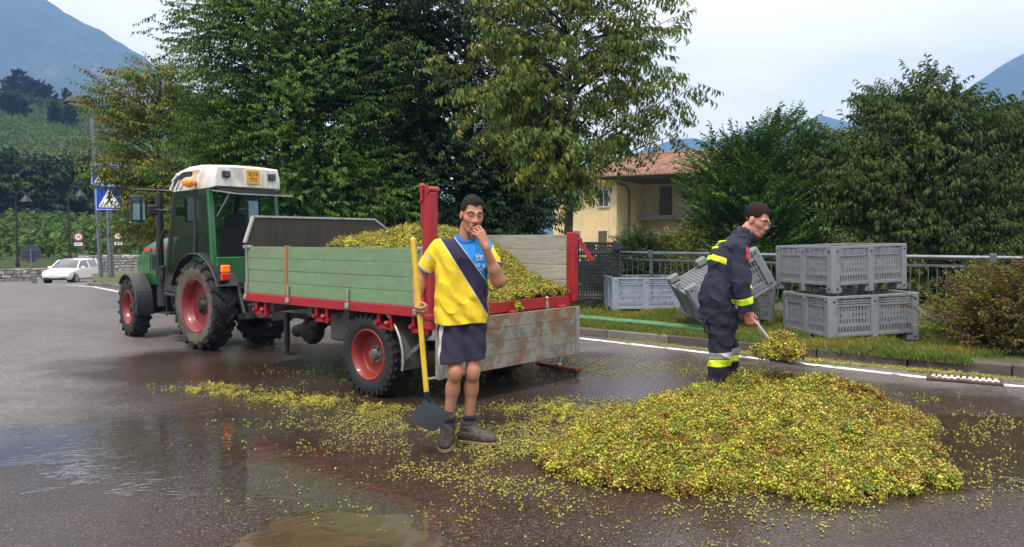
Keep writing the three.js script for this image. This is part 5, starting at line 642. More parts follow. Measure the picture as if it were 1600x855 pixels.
// ------------------------------------------------------------------ plastic pallet boxes
T.plastic = tex(512, (u, v) => { const a = pf(u, v, 6, 161, 6), b = pf(u, v, 40, 162, 3), s = sstep(0.58, 0.75, pf(u, v, 14, 163, 5)); const k = 0.86 + 0.25 * (a - 0.4) + 0.08 * (b - 0.5) - 0.22 * s; return [k, k * 0.99, k * 0.97]; });
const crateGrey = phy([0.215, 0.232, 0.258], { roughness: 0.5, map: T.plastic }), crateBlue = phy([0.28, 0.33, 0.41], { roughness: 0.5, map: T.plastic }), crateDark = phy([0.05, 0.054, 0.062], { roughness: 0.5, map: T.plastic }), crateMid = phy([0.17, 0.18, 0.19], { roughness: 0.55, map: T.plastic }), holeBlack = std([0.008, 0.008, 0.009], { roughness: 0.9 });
function crate(label, pos, turn, mat, W = 1.3, D = 1.2, H = 0.64) {
  const c = thing('plastic_crate', label, 'crate', pos, turn, undefined), f = 0.10, tk = 0.035, cp = 0.115; // foot height, wall, corner
  for (const sx of [-1, 1]) for (const sz of [-1, 1]) { const x = sx * W / 2, z = sz * D / 2, p = part(c, 'corner_post', [prism([[0, 0], [-sx * cp, 0], [-sx * cp, -sz * tk], [-sx * tk * 1.5, -sz * tk], [-sx * tk, -sz * tk * 1.5], [-sx * tk, -sz * cp], [0, -sz * cp], [0, -sz * 0.03], [-sx * 0.03, 0]].slice(0, 0).concat([[-sx * 0.03, 0], [-sx * cp, 0], [-sx * cp, -sz * tk], [-sx * tk, -sz * tk], [-sx * tk, -sz * cp], [0, -sz * cp], [0, -sz * 0.03]]), H, 0.004).rotateX(Math.PI / 2).translate(x, H / 2, z)], mat);
    const holes = []; for (const y of [0.055, H - 0.07]) { holes.push(xf(new THREE.CylinderGeometry(0.015, 0.015, 0.004, 10), x - sx * 0.075, y, z + sz * 0.0015, Math.PI / 2, 0, 0), xf(new THREE.CylinderGeometry(0.015, 0.015, 0.004, 10), x + sx * 0.0015, y, z - sz * 0.075, 0, 0, Math.PI / 2)); } part(p, 'bolt_hole', holes, holeBlack).userData.kind = 'stuff'; }
  function side(len, put) { // one wall in its own axes (length along x, outer face at z = 0), then placed
    const list = (gs) => gs.map(put), inner = len - 2 * cp, mid = 0.11, bw = (inner - mid) / 2;
    const mp = part(c, 'middle_post', list([rbox(mid, H - f - 0.005, tk, 0.006, 0, f + (H - f) / 2, -tk / 2 - 0.002, 0, 0, 0, 1), rbox(mid * 0.7, f, tk * 2, 0.006, 0, f / 2 + 0.005, -tk, 0, 0, 0, 1)]), mat); part(mp, 'bolt_hole', list([xf(new THREE.CylinderGeometry(0.014, 0.014, 0.004, 10), 0, H - 0.085, 0, Math.PI / 2, 0, 0)]), holeBlack).userData.kind = 'stuff';
    for (const s of [-1, 1]) { const x0 = s * (mid / 2 + bw / 2), g = [], y0 = f + 0.005, y1 = H;
      g.push(rbox(bw, 0.035, tk, 0.005, x0, y1 - 0.0175, -tk / 2 - 0.003, 0, 0, 0, 1), rbox(bw, 0.045, tk, 0.005, x0, y0 + 0.022, -tk / 2 - 0.003, 0, 0, 0, 1)); // rim and sill
      for (const y of [y1 - 0.065, y1 - 0.095]) g.push(box(bw, 0.016, 0.02, x0, y, -0.025)); // upper ledges
      g.push(box(bw, 0.024, 0.022, x0, y1 - 0.13, -0.029), box(bw, 0.03, 0.022, x0, y0 + 0.145, -0.029));
      const n = 11, pt = bw / n, ya = y0 + 0.16, yb = y1 - 0.14, hs = (yb - ya) / 3; for (let i = 0; i <= n; i++) { const wd = i % 1 ? 0 : pt * 0.56; g.push(box(i === 0 || i === n ? pt * 0.9 : wd, yb - ya + 0.02, 0.014, x0 - bw / 2 + clamp(i * pt, pt * 0.45, bw - pt * 0.45), (ya + yb) / 2, -0.034)); }
      for (let k = 0; k <= 3; k++) g.push(box(bw - 0.004, hs * 0.3, 0.0125, x0, ya + k * hs, -0.0335)); g.push(box(bw * 0.26, hs * 0.9, 0.013, x0 - bw * 0.16, (ya + yb) / 2 + 0.01, -0.0332)); // blank field in the middle
      for (let i = 0; i <= n; i++) g.push(box(0.012, 0.10, 0.03, x0 - bw / 2 + i * pt + (i ? (i === n ? -0.006 : 0) : 0.006), y0 + 0.09, -0.026)); for (let i = 1; i < 4; i++) g.push(box(0.012, 0.10, 0.02, x0 - bw / 2 + i * bw / 4, y1 - 0.08, -0.030));
      part(c, 'slatted_panel', list(g), mat); } }
  side(W, (g) => g.translate(0, 0, D / 2)); side(W, (g) => g.rotateY(Math.PI).translate(0, 0, -D / 2)); side(D, (g) => g.rotateY(Math.PI / 2).translate(W / 2, 0, 0)); side(D, (g) => g.rotateY(-Math.PI / 2).translate(-W / 2, 0, 0));
  const deck = []; for (let i = 0; i <= 22; i++) deck.push(box(0.02, 0.05, D - 0.08, -W / 2 + 0.04 + i * (W - 0.08) / 22, f + 0.045, 0)); for (let i = 0; i <= 18; i++) deck.push(box(W - 0.08, 0.046, 0.02, 0, f + 0.044, -D / 2 + 0.04 + i * (D - 0.08) / 18));
  const base = part(c, 'base_deck', deck, mat); for (const x of [-1, 0, 1]) for (const z of [-1, 1]) part(base, 'foot', [rbox(0.16, f, 0.14, 0.015, x * (W / 2 - 0.10), f / 2, z * (D / 2 - 0.09), 0, 0, 0, 1)], mat);
  return c;
}
const lower = crate('grey slatted crate on the grass carrying another crate, nearest the reddish shrub', [4.70, 0.09, -10.68], 0.175, crateGrey, 1.33, 1.19); lower.rotation.set(0, 0.175, 0.035, 'YXZ');
const upper = crate('grey slatted crate on top of another, its rim the highest of all crates', [4.76, 0.742, -11.14], 0.35, crateGrey, 1.33, 1.19); upper.rotation.set(0, 0.35, 0.03, 'YXZ');
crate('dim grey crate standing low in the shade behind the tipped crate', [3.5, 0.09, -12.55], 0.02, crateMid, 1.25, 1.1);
crate('pale bluish crate standing level on the grass beside the upright black crate', [2.42, 0.09, -14.45], 0.03, crateBlue, 1.25, 1.1, 0.68);
{ const up1 = crate('black crate stood on edge showing its latticed base, behind the red trailer post', [1.50, 0.76, -14.75], 0, crateDark, 1.22, 1.3, 0.6); up1.rotation.set(-Math.PI / 2, 0, 0.0);
  const tip = crate('tipped grey crate leaning upside down behind the man in dark blue', [2.963, 1.10, -11.54], 0, crateGrey, 1.2, 1.1); const X = V(-0.854, -0.52, 0).normalize(), Z0 = V(0.18, -0.05, 0.98), Y = new THREE.Vector3().crossVectors(Z0, X).normalize(), Z = new THREE.Vector3().crossVectors(X, Y); tip.quaternion.setFromRotationMatrix(new THREE.Matrix4().makeBasis(X, Y, Z)); }
{ // flat green strip on the grass
  const b = solo('green_board', 'long flat green board lying on the grass along the kerb, below the crates', 'board', [jitter(xf(new THREE.BoxGeometry(2.9, 0.02, 0.42, 24, 1, 4)), 0.012, 2.2, 3)], std([0.075, 0.21, 0.085], { roughness: 0.6, map: T.dirt })); b.position.set(2.0, 0.155, -12.1); b.rotation.y = Math.atan2(-0.70, 0.714);
  const b2 = solo('green_board', 'short end of a flat green board on the grass beyond the grapes at the kerb', 'board', [jitter(xf(new THREE.BoxGeometry(0.9, 0.02, 0.3, 10, 1, 3)), 0.012, 2.2, 9)], std([0.07, 0.19, 0.085], { roughness: 0.6, map: T.dirt })); b2.position.set(3.55, 0.13, -10.6); b2.rotation.y = -0.5;
}
{ // drain grate set in the edge line
  const g = thing('drain_grate', 'rusty slotted drain grate in the white edge line, half painted over', 'drain grate', [4.66, 0.004, -7.86], Math.atan2(-0.30, 0.51)), rust = std([0.085, 0.038, 0.024], { roughness: 0.9, map: T.dirt }), L = 0.62, W = 0.30;
  part(g, 'pit', [box(L, 0.004, W, 0, 0.002, 0)], holeBlack); part(g, 'rim', [rbox(L + 0.06, 0.02, 0.03, 0.004, 0, 0.01, -W / 2), rbox(L + 0.06, 0.02, 0.03, 0.004, 0, 0.01, W / 2), rbox(0.03, 0.02, W - 0.03, 0.004, -L / 2 - 0.015, 0.01, 0), rbox(0.03, 0.02, W - 0.03, 0.004, L / 2 + 0.015, 0.01, 0)], rust);
  part(g, 'rib', [rbox(L, 0.018, 0.05, 0.004, 0, 0.0115, 0.0)], lineMat); for (let i = 0; i < 11; i++) { const x = -L / 2 + 0.03 + i * (L - 0.06) / 10; part(g, 'bar', [rbox(0.034, 0.018, W / 2 - 0.04, 0.004, x, 0.0125, -W / 4 + 0.0)], lineMat); part(g, 'bar', [rbox(0.030, 0.018, W / 2 - 0.04, 0.004, x, 0.0105, W / 4)], rust); }
}
// ------------------------------------------------------------------ people
// a smooth field of tapered capsules, meshed by surface nets
function segD(px, py, pz, b) { const [ax, ay, az] = b.a, dx = b.d[0], dy = b.d[1], dz = b.d[2]; let t = ((px - ax) * dx + (py - ay) * dy + (pz - az) * dz) / b.l2; t = t < 0 ? 0 : t > 1 ? 1 : t; const x = px - ax - dx * t, y = py - ay - dy * t, z = pz - az - dz * t; return Math.sqrt(x * x + y * y + z * z) - (b.ra + (b.rb - b.ra) * t); }
const bone = (a, b, ra, rb = ra) => { const d = [b[0] - a[0], b[1] - a[1], b[2] - a[2]]; return { a, b, d, l2: Math.max(1e-9, d[0] * d[0] + d[1] * d[1] + d[2] * d[2]), ra, rb }; };
const smin = (a, b, k) => { const h = Math.max(k - Math.abs(a - b), 0) / k; return Math.min(a, b) - h * h * k * 0.25; };
const smax = (a, b, k) => -smin(-a, -b, k);
const field = (bones, k) => (x, y, z) => { let d = 1e3; for (const b of bones) d = smin(d, segD(x, y, z, b), k); return d; };
const ell = (cx, cy, cz, rx, ry, rz) => (x, y, z) => { const a = (x - cx) / rx, b = (y - cy) / ry, c = (z - cz) / rz, k = Math.sqrt(a * a + b * b + c * c); return (k - 1) * Math.min(rx, ry, rz) * (k > 1 ? 1 : 1); };
function sdfMesh(f, lo, hi, h, colour) {
  const n = [0, 1, 2].map((i) => Math.ceil((hi[i] - lo[i]) / h) + 1), [nx, ny, nz] = n, v = new Float32Array(nx * ny * nz), at = (i, j, k) => i + nx * (j + ny * k);
  for (let k = 0; k < nz; k++) for (let j = 0; j < ny; j++) for (let i = 0; i < nx; i++) v[at(i, j, k)] = f(lo[0] + i * h, lo[1] + j * h, lo[2] + k * h);
  const id = new Int32Array(nx * ny * nz).fill(-1), pos = [], ix = [];
  for (let k = 0; k < nz - 1; k++) for (let j = 0; j < ny - 1; j++) for (let i = 0; i < nx - 1; i++) {
    let mask = 0; const c = []; for (let q = 0; q < 8; q++) { const w = v[at(i + (q & 1), j + ((q >> 1) & 1), k + (q >> 2))]; c.push(w); if (w < 0) mask |= 1 << q; } if (mask === 0 || mask === 255) continue;
    let x = 0, y = 0, z = 0, m = 0; for (let q = 0; q < 8; q++) for (const b of [1, 2, 4]) if (!(q & b)) { const r = q | b; if ((c[q] < 0) !== (c[r] < 0)) { const t = c[q] / (c[q] - c[r]); x += (q & 1) + (b === 1 ? t : 0); y += ((q >> 1) & 1) + (b === 2 ? t : 0); z += (q >> 2) + (b === 4 ? t : 0); m++; } }
    id[at(i, j, k)] = pos.length / 3; pos.push(lo[0] + (i + x / m) * h, lo[1] + (j + y / m) * h, lo[2] + (k + z / m) * h);
  }
  const quad = (a, b, c, d, flip) => { if (a < 0 || b < 0 || c < 0 || d < 0) return; flip ? ix.push(a, c, b, a, d, c) : ix.push(a, b, c, a, c, d); };
  for (let k = 1; k < nz - 1; k++) for (let j = 1; j < ny - 1; j++) for (let i = 1; i < nx - 1; i++) { const s = v[at(i, j, k)] < 0;
    if (s !== v[at(i + 1, j, k)] < 0) quad(id[at(i, j - 1, k - 1)], id[at(i, j, k - 1)], id[at(i, j, k)], id[at(i, j - 1, k)], !s);
    if (s !== v[at(i, j + 1, k)] < 0) quad(id[at(i - 1, j, k - 1)], id[at(i - 1, j, k)], id[at(i, j, k)], id[at(i, j, k - 1)], !s);
    if (s !== v[at(i, j, k + 1)] < 0) quad(id[at(i - 1, j - 1, k)], id[at(i, j - 1, k)], id[at(i, j, k)], id[at(i - 1, j, k)], !s); }
  const g = new THREE.BufferGeometry(), N = new Float32Array(pos.length), e = h * 0.6; for (let i = 0; i < pos.length; i += 3) { const [x, y, z] = [pos[i], pos[i + 1], pos[i + 2]], a = f(x + e, y, z) - f(x - e, y, z), b = f(x, y + e, z) - f(x, y - e, z), c = f(x, y, z + e) - f(x, y, z - e), l = Math.hypot(a, b, c) || 1; N[i] = a / l; N[i + 1] = b / l; N[i + 2] = c / l; }
  g.setAttribute('position', new THREE.Float32BufferAttribute(pos, 3)); g.setAttribute('normal', new THREE.BufferAttribute(N, 3)); g.setIndex(ix);
  if (colour) { const C = new Float32Array(pos.length); for (let i = 0; i < pos.length; i += 3) { const c = colour(pos[i], pos[i + 1], pos[i + 2]); C[i] = c[0]; C[i + 1] = c[1]; C[i + 2] = c[2]; } g.setAttribute('color', new THREE.BufferAttribute(C, 3)); }
  return g;
}
// head in its own axes: face towards +z, origin between the ears at eye height
function headField() {
  const cran = ell(0, 0.036, -0.018, 0.074, 0.090, 0.094), jaw = ell(0, -0.047, 0.022, 0.056, 0.074, 0.062);
  const L = [bone([0, 0.008, 0.082], [0, -0.034, 0.100], 0.0075, 0.0105), bone([-0.013, -0.039, 0.09], [-0.011, -0.037, 0.094], 0.0075), bone([0.013, -0.039, 0.09], [0.011, -0.037, 0.094], 0.0075), bone([-0.046, 0.020, 0.066], [-0.014, 0.018, 0.082], 0.010), bone([0.046, 0.020, 0.066], [0.014, 0.018, 0.082], 0.010), bone([-0.052, -0.020, 0.038], [-0.036, -0.030, 0.060], 0.014, 0.013), bone([0.052, -0.020, 0.038], [0.036, -0.030, 0.060], 0.014, 0.013), bone([-0.014, -0.104, 0.062], [0.014, -0.104, 0.062], 0.016), bone([-0.050, -0.06, -0.01], [-0.03, -0.098, 0.045], 0.016), bone([0.050, -0.06, -0.01], [0.03, -0.098, 0.045], 0.016), bone([-0.020, -0.066, 0.077], [0.020, -0.066, 0.077], 0.0085, 0.0085), bone([-0.016, -0.079, 0.076], [0.016, -0.079, 0.076], 0.0085)];
  const lids = [-1, 1].flatMap((s) => [bone([s * 0.019, 0.0055, 0.0785], [s * 0.043, 0.0045, 0.0715], 0.0068), bone([s * 0.020, -0.0125, 0.0765], [s * 0.042, -0.0125, 0.0700], 0.0046)]), ears = [-1, 1].map((s) => ell(s * 0.075, -0.008, -0.014, 0.009, 0.029, 0.018));
  return (x, y, z) => { let d = smin(cran(x, y, z), jaw(x, y, z), 0.035); for (const b of L) d = smin(d, segD(x, y, z, b), 0.018); for (const s of [-1, 1]) d = smax(d, -(Math.hypot(x - s * 0.031, y + 0.003, z - 0.096) - 0.016), 0.012); for (const b of lids) d = smin(d, segD(x, y, z, b), 0.004); for (const e of ears) d = smin(d, e(x, y, z), 0.006); d = smax(d, -segD(x, y, z, MOUTH), 0.004); return d; };
}
const MOUTH = bone([-0.020, -0.0725, 0.089], [0.020, -0.0725, 0.089], 0.0022);
const skinMat = phy([1, 1, 1], { roughness: 0.5, vertexColors: true, specularIntensity: 0.6 }), hairMat = phy([1, 1, 1], { roughness: 0.75, vertexColors: true, specularIntensity: 0.35 });
const SKIN = [[0.40, 0.190, 0.112], [0.52, 0.230, 0.165]];
function headParts(person, M, skin, o) { // M places the head
  const f = headField(), col = (x, y, z) => { let c = [...skin]; const m = (t, k) => { c = c.map((a, i) => mix(a, t[i], k)); };
    m([skin[0] * 0.95, skin[1] * 0.62, skin[2] * 0.6], 0.5 * sstep(0.030, 0.012, Math.hypot(x, (y + 0.072) * 2.2)) * sstep(0.06, 0.075, z)); m([0.03, 0.02, 0.016], 0.95 * sstep(0.0105, 0.006, Math.abs(y - 0.025 + Math.abs(Math.abs(x) - 0.03) * 0.25)) * sstep(0.010, 0.016, Math.abs(x)) * sstep(0.056, 0.048, Math.abs(x)) * sstep(0.05, 0.06, z));
    m([skin[0] * 0.42, skin[1] * 0.42, skin[2] * 0.46], (o.stubble ?? 0.5) * sstep(-0.035, -0.06, y) * (1 - sstep(0.018, 0.012, Math.hypot(x, (y + 0.072) * 2)) * 1) * sstep(-0.03, 0.0, z) * (0.8 + 0.5 * PN.noise(x * 300, y * 300, z * 300))); m([skin[0] * 1.05, skin[1] * 0.72, skin[2] * 0.66], 0.35 * sstep(0.03, 0.01, Math.hypot(Math.abs(x) - 0.045, y + 0.03)) + 0.4 * sstep(0.02, 0.008, Math.hypot(x, y + 0.035))); return c; };
  const g = sdfMesh(f, [-0.1, -0.135, -0.125], [0.1, 0.14, 0.13], 0.0036, col).applyMatrix4(M);
  const cap = ell(0, 0.036, -0.018, 0.074, 0.090, 0.094), hf = (x, y, z) => { const n = 0.0014 * PN.noise(x * 260, y * 60, z * 160) + 0.002 * PN.noise(x * 40, y * 40, z * 40), ax = Math.abs(x); const line = z > 0.02 ? mix(0.076 - 0.012 * sstep(0.03, 0.0, ax), 0.024, sstep(0.046, 0.066, ax)) : mix(-0.062, 0.020, sstep(-0.075, 0.015, z)); return Math.max(cap(x, y, z) - (o.hair ?? 0.003) + 0.002 * sstep(0.05, 0.0, y) - 0.006 * sstep(0.055, 0.115, y) - 0.004 * sstep(0.02, 0.07, z) + n, line - y + 0.005 * PN.noise(x * 110, z * 110, 1)); };
  const hg = sdfMesh(hf, [-0.1, -0.08, -0.135], [0.1, 0.155, 0.1], 0.0036, (x, y, z) => { const k = 0.7 + 0.6 * PN.noise(x * 200, y * 60, z * 200); return o.hairColour.map((c) => c * k); }).applyMatrix4(M);
  const hair = part(person, 'hair', keep(uvMetres(hg)), hairMat);
  for (const s of [-1, 1]) { const e = tint(new THREE.SphereGeometry(0.0125, 18, 12), [0.20, 0.17, 0.15]), p = e.attributes.position, c = e.attributes.color; for (let i = 0; i < p.count; i++) if (p.getZ(i) > 0.0115 - 0.0006) c.setXYZ(i, 0.02, 0.012, 0.008); else if (p.getZ(i) > 0.0095) c.setXYZ(i, 0.05, 0.028, 0.015); part(person, 'eye', [e.translate(s * 0.031, -0.003, 0.0650).applyMatrix4(M)], phy([1, 1, 1], { vertexColors: true, roughness: 0.1, clearcoat: 1 })); }
  return g;
}
// hand: wrist, direction of the fingers, direction the palm faces, thumb side +1 or -1 along dir x normal, curls
function handBones(w, dir, nrm, side, curls, thumb, s = 1) {
  const D = V(...dir).normalize(), N = V(...nrm).addScaledVector(D, -V(...nrm).dot(D)).normalize(), A = new THREE.Vector3().crossVectors(D, N).multiplyScalar(side), W = V(...w), P = (d, a, n) => W.clone().addScaledVector(D, d * s).addScaledVector(A, a * s).addScaledVector(N, n * s), B = [], t = (v) => v.toArray();
  const base = [[0.088, 0.031], [0.092, 0.010], [0.088, -0.011], [0.080, -0.030]], len = [[0.042, 0.025, 0.021], [0.046, 0.029, 0.022], [0.043, 0.027, 0.022], [0.034, 0.021, 0.019]], fan = [0.10, 0.02, -0.06, -0.14];
  base.forEach(([d, a], i) => { B.push(bone(t(P(0.0, a * 0.55, 0)), t(P(d, a, -0.002)), 0.017 * s, 0.0125 * s)); let p = P(d, a, -0.002), ang = 0; len[i].forEach((l, k) => { ang += curls[i][k]; const q = p.clone().addScaledVector(D, Math.cos(ang) * l * s).addScaledVector(N, Math.sin(ang) * l * s).addScaledVector(A, fan[i] * l * s * Math.max(0, Math.cos(ang))); const r = [0.0092, 0.0082, 0.0074, 0.0064]; B.push(bone(t(p), t(q), r[k] * s, r[k + 1] * s)); p = q; }); });
  const T0 = P(0.022, 0.030, 0.008), T1 = P(0.022 + thumb[0][0], 0.030 + thumb[0][1], 0.008 + thumb[0][2]), T2 = P(0.022 + thumb[1][0], 0.030 + thumb[1][1], 0.008 + thumb[1][2]), T3 = P(0.022 + thumb[2][0], 0.030 + thumb[2][1], 0.008 + thumb[2][2]);
  B.push(bone(t(P(0.008, 0.012, 0.004)), t(T0), 0.017 * s, 0.015 * s), bone(t(T0), t(T1), 0.0145 * s, 0.0115 * s), bone(t(T1), t(T2), 0.0115 * s, 0.0098 * s), bone(t(T2), t(T3), 0.0098 * s, 0.008 * s)); return B;
}
function handMesh(B, extra, skin) { const all = [...B, ...extra], lo = [1e9, 1e9, 1e9], hi = [-1e9, -1e9, -1e9]; for (const b of all) for (const p of [b.a, b.b]) for (let i = 0; i < 3; i++) { lo[i] = Math.min(lo[i], p[i] - 0.035); hi[i] = Math.max(hi[i], p[i] + 0.035); } const f = field(all, 0.007); return sdfMesh(f, lo, hi, 0.0032, (x, y, z) => { const k = 0.92 + 0.16 * PN.noise(x * 60, y * 60, z * 60); return [skin[0] * k, skin[1] * k * 0.97, skin[2] * k * 0.95]; }); }
T.cloth = tex(256, (u, v) => 0.8 + 0.2 * Math.sin(u * 180 * Math.PI) * Math.sin(v * 180 * Math.PI) + 0.25 * (pf(u, v, 9, 171, 4) - 0.5));
const clothMat = (c, o = {}) => phy(c, { roughness: 0.9, sheen: 0.3, sheenRoughness: 0.6, sheenColor: new THREE.Color().setRGB(...c.map((x) => Math.min(1, x * 2))), map: rep(T.cloth, 4), bumpMap: rep(T.cloth, 4), bumpScale: 0.0008, ...o });
const headMatrix = (pos, yaw, pitch, roll, s = 1) => new THREE.Matrix4().makeTranslation(...pos).multiply(new THREE.Matrix4().makeRotationFromEuler(new THREE.Euler(pitch, yaw, roll, 'YXZ'))).multiply(new THREE.Matrix4().makeScale(s * 0.95, s, s));
function boot(person, ankle, dir, mat, soleMat, s = 1) { // heel under the ankle, toe along dir (x, z)
  const [ax, ay, az] = ankle, d = V(dir[0], 0, dir[1]).normalize(), P = (f, y, sd = 0) => [ax + d.x * f * s - d.z * sd, y, az + d.z * f * s + d.x * sd], B = [bone(P(-0.045, 0.048), P(0.05, 0.055), 0.042, 0.046), bone(P(0.05, 0.058), P(0.125, 0.05, 0.006), 0.046, 0.044), bone(P(0.125, 0.05, 0.006), P(0.185, 0.044, 0.004), 0.043, 0.036), bone(P(-0.02, 0.06), [ax, ay + 0.07, az], 0.046, 0.052), bone(P(0.06, 0.075), P(0.0, 0.13), 0.03, 0.04)], f0 = field(B, 0.03);
  const f = (x, y, z) => Math.max(f0(x, y, z) - 0.002 + 0.004 * PN.noise(x * 40, y * 40, z * 40) + 0.0025 * Math.max(0, Math.sin((y * 160))) * sstep(0.05, 0.08, y), 0.022 - y, y - (ay + 0.055)), lo = [ax - 0.28, -0.02, az - 0.28], hi = [ax + 0.28, ay + 0.16, az + 0.28];
  const b = part(person, 'boot', keep(uvMetres(sdfMesh(f, lo, hi, 0.006))), mat); part(b, 'sole', keep(uvMetres(sdfMesh((x, y, z) => Math.max(f0(x, 0.05, z) - 0.008, y - 0.0245, -y + 0.001), lo, [hi[0], 0.06, hi[2]], 0.006))), soleMat);
  const lace = []; for (let i = 0; i < 5; i++) { const t = i / 4, c = P(mix(0.105, 0.035, t), mix(0.088, 0.145, t)); lace.push(tube([[c[0] - d.z * 0.028, c[1] - 0.006, c[2] + d.x * 0.028], [c[0] + d.x * 0.004, c[1] + 0.010, c[2] + d.z * 0.004], [c[0] + d.z * 0.028, c[1] - 0.006, c[2] - d.x * 0.028]], 0.0035, 8, 5)); } part(b, 'laces', lace, std([0.10, 0.085, 0.07], { roughness: 0.9 })); return b;
}
const leather = std([0.050, 0.040, 0.034], { roughness: 0.65, map: T.dirt }), soleTan = std([0.20, 0.15, 0.09], { roughness: 0.9, map: T.dirt });
{ // the man in front, facing the camera
  const p = thing('person', 'man in yellow and blue shirt and shorts holding a shovel, hand at his face', 'person', [-0.352, 0, -5.42], 0.12), skin = SKIN[0];
  const RS = [-0.160, 1.395, -0.01], RE = [-0.300, 1.175, -0.06], RW = [-0.318, 1.02, 0.085], LS = [0.155, 1.40, 0.0], LE = [0.245, 1.165, 0.13], LW = [0.150, 1.395, 0.225];
  const legs = [[[-0.080, 0.90, 0], [-0.056, 0.53, 0.105], [-0.108, 0.12, 0.02]], [[0.085, 0.90, 0], [0.070, 0.52, 0.06], [0.045, 0.12, -0.02]]];
  const limb = legs.flatMap(([h, k, a]) => [bone(h, k, 0.078, 0.047), bone(k, [mix(k[0], a[0], 0.33), mix(k[1], a[1], 0.33), mix(k[2], a[2], 0.33) - 0.02], 0.045, 0.046), bone([mix(k[0], a[0], 0.28), mix(k[1], a[1], 0.28), mix(k[2], a[2], 0.28) - 0.018], a, 0.045, 0.031), bone([k[0], k[1] + 0.015, k[2] + 0.016], [k[0], k[1] - 0.03, k[2] + 0.016], 0.029, 0.026)]);
  const arms = [bone(RS, RE, 0.052, 0.041), bone(RE, [mix(RE[0], RW[0], 0.35), mix(RE[1], RW[1], 0.35), mix(RE[2], RW[2], 0.35)], 0.041, 0.042), bone(RE, RW, 0.041, 0.027), bone(LS, LE, 0.052, 0.042), bone(LE, [mix(LE[0], LW[0], 0.35), mix(LE[1], LW[1], 0.35), mix(LE[2], LW[2], 0.35)], 0.042, 0.043), bone(LE, LW, 0.041, 0.027)];
  const trunkB = [bone([-0.075, 1.30, 0], [-0.06, 1.02, 0], 0.09, 0.075), bone([0.075, 1.30, 0], [0.06, 1.02, 0], 0.09, 0.075), bone([-0.06, 1.02, 0], [-0.075, 0.9, 0], 0.075, 0.085), bone([0.06, 1.02, 0], [0.075, 0.9, 0], 0.075, 0.085), bone([-0.13, 1.385, -0.01], [0.13, 1.39, -0.01], 0.062), bone([0.015, 1.36, -0.01], [0.045, 1.55, 0.025], 0.068, 0.056)];
  const all = [...trunkB, ...limb, ...arms], bf = field(all, 0.03), tan = (x, y, z) => { const k = 0.94 + 0.14 * fbm3(x * 22, y * 22, z * 22, 3); return [skin[0] * k, skin[1] * k, skin[2] * k]; };
  const body = sdfMesh(bf, [-0.42, 0.08, -0.2], [0.36, 1.58, 0.32], 0.0095, tan);
  const head = headParts(p, headMatrix([0.068, 1.622, 0.055], 0.20, 0.10, -0.05, 1.06), skin, { hairColour: [0.016, 0.012, 0.010], stubble: 0.55, hair: 0.003 });
  const rh = handMesh(handBones([-0.320, 1.010, 0.095], [0.04, -0.42, 0.72], [1, 0.1, 0.12], 1, [[0.9, 1.1, 0.8], [0.95, 1.15, 0.8], [1.0, 1.15, 0.8], [1.0, 1.2, 0.9]], [[0.03, 0.012, 0.022], [0.05, 0.010, 0.045], [0.062, 0.0, 0.062]]), [bone([-0.318, 1.025, 0.08], RW, 0.027)], skin);
  const lh = handMesh(handBones([0.145, 1.415, 0.222], [-0.38, 0.86, -0.10], [-0.55, -0.15, -0.8], -1, [[0.35, 0.75, 0.5], [0.55, 0.85, 0.55], [0.75, 0.95, 0.6], [0.9, 1.0, 0.6]], [[0.030, 0.016, 0.016], [0.058, 0.020, 0.026], [0.080, 0.014, 0.034]], 1.02), [bone(LW, [0.147, 1.405, 0.223], 0.027)], skin);
  p.add(shadowed(Object.assign(new THREE.Mesh(uvMetres(join([body, head, rh, lh])), skinMat), { name: 'body' })));
  // shirt: loose tunic with short sleeves, printed front
  const sl = (a, b, t) => a.map((v, i) => mix(v, b[i], t)), tb = [bone([-0.072, 1.315, 0], [-0.082, 0.80, 0.008], 0.114, 0.124), bone([0.068, 1.315, 0], [0.062, 0.80, 0.008], 0.112, 0.116), bone([-0.13, 1.385, -0.01], [0.13, 1.39, -0.01], 0.070), bone([0.01, 1.35, -0.01], [0.03, 1.44, 0.005], 0.085, 0.075)], slB = [bone(RS, sl(RS, RE, 0.78), 0.068, 0.070), bone(LS, sl(LS, LE, 0.72), 0.068, 0.072)], tf = field(tb, 0.06), sf = slB.map((b) => (x, y, z) => segD(x, y, z, b)), nk = bone([0.02, 1.40, 0.012], [0.05, 1.60, 0.045], 0.062, 0.075);
  const endCut = (x, y, z, a, b, t) => { const d = V(b[0] - a[0], b[1] - a[1], b[2] - a[2]), L = d.length(); d.normalize(); return (x - a[0]) * d.x + (y - a[1]) * d.y + (z - a[2]) * d.z - L * t; };
  const fold = (x, y, z, s) => { const r = 1 - Math.abs(fbm3(x, y, z + s, 2)) * 3.2; return r > 0 ? r * r : 0; };
  const wr = (x, y, z) => 0.004 - 0.011 * fold(x * 6 + y * 3.5, y * 3.2 - x * 2, z * 6, 4) * sstep(1.46, 1.3, y) + 0.010 * fbm3(x * 9 + 3, y * 5, z * 9, 3) + 0.006 * Math.sin((y * 26 + x * 30 + 3 * fbm3(x * 6, y * 6, z * 6, 2)) * 1.6) * sstep(1.2, 0.9, y) + 0.006 * Math.sin(x * 60 + y * 22 + z * 15) * sstep(0.95, 1.2, y) * sstep(1.45, 1.2, y);
  const shirtF = (x, y, z) => { let d = tf(x, y, z); d = smin(d, Math.max(sf[0](x, y, z), endCut(x, y, z, RS, RE, 0.70)), 0.03); d = smin(d, Math.max(sf[1](x, y, z), endCut(x, y, z, LS, LE, 0.62)), 0.03); d += wr(x, y, z); d = Math.max(d, 0.862 + 0.008 * Math.sin(x * 18) - y); return Math.max(d, -segD(x, y, z, nk)); };
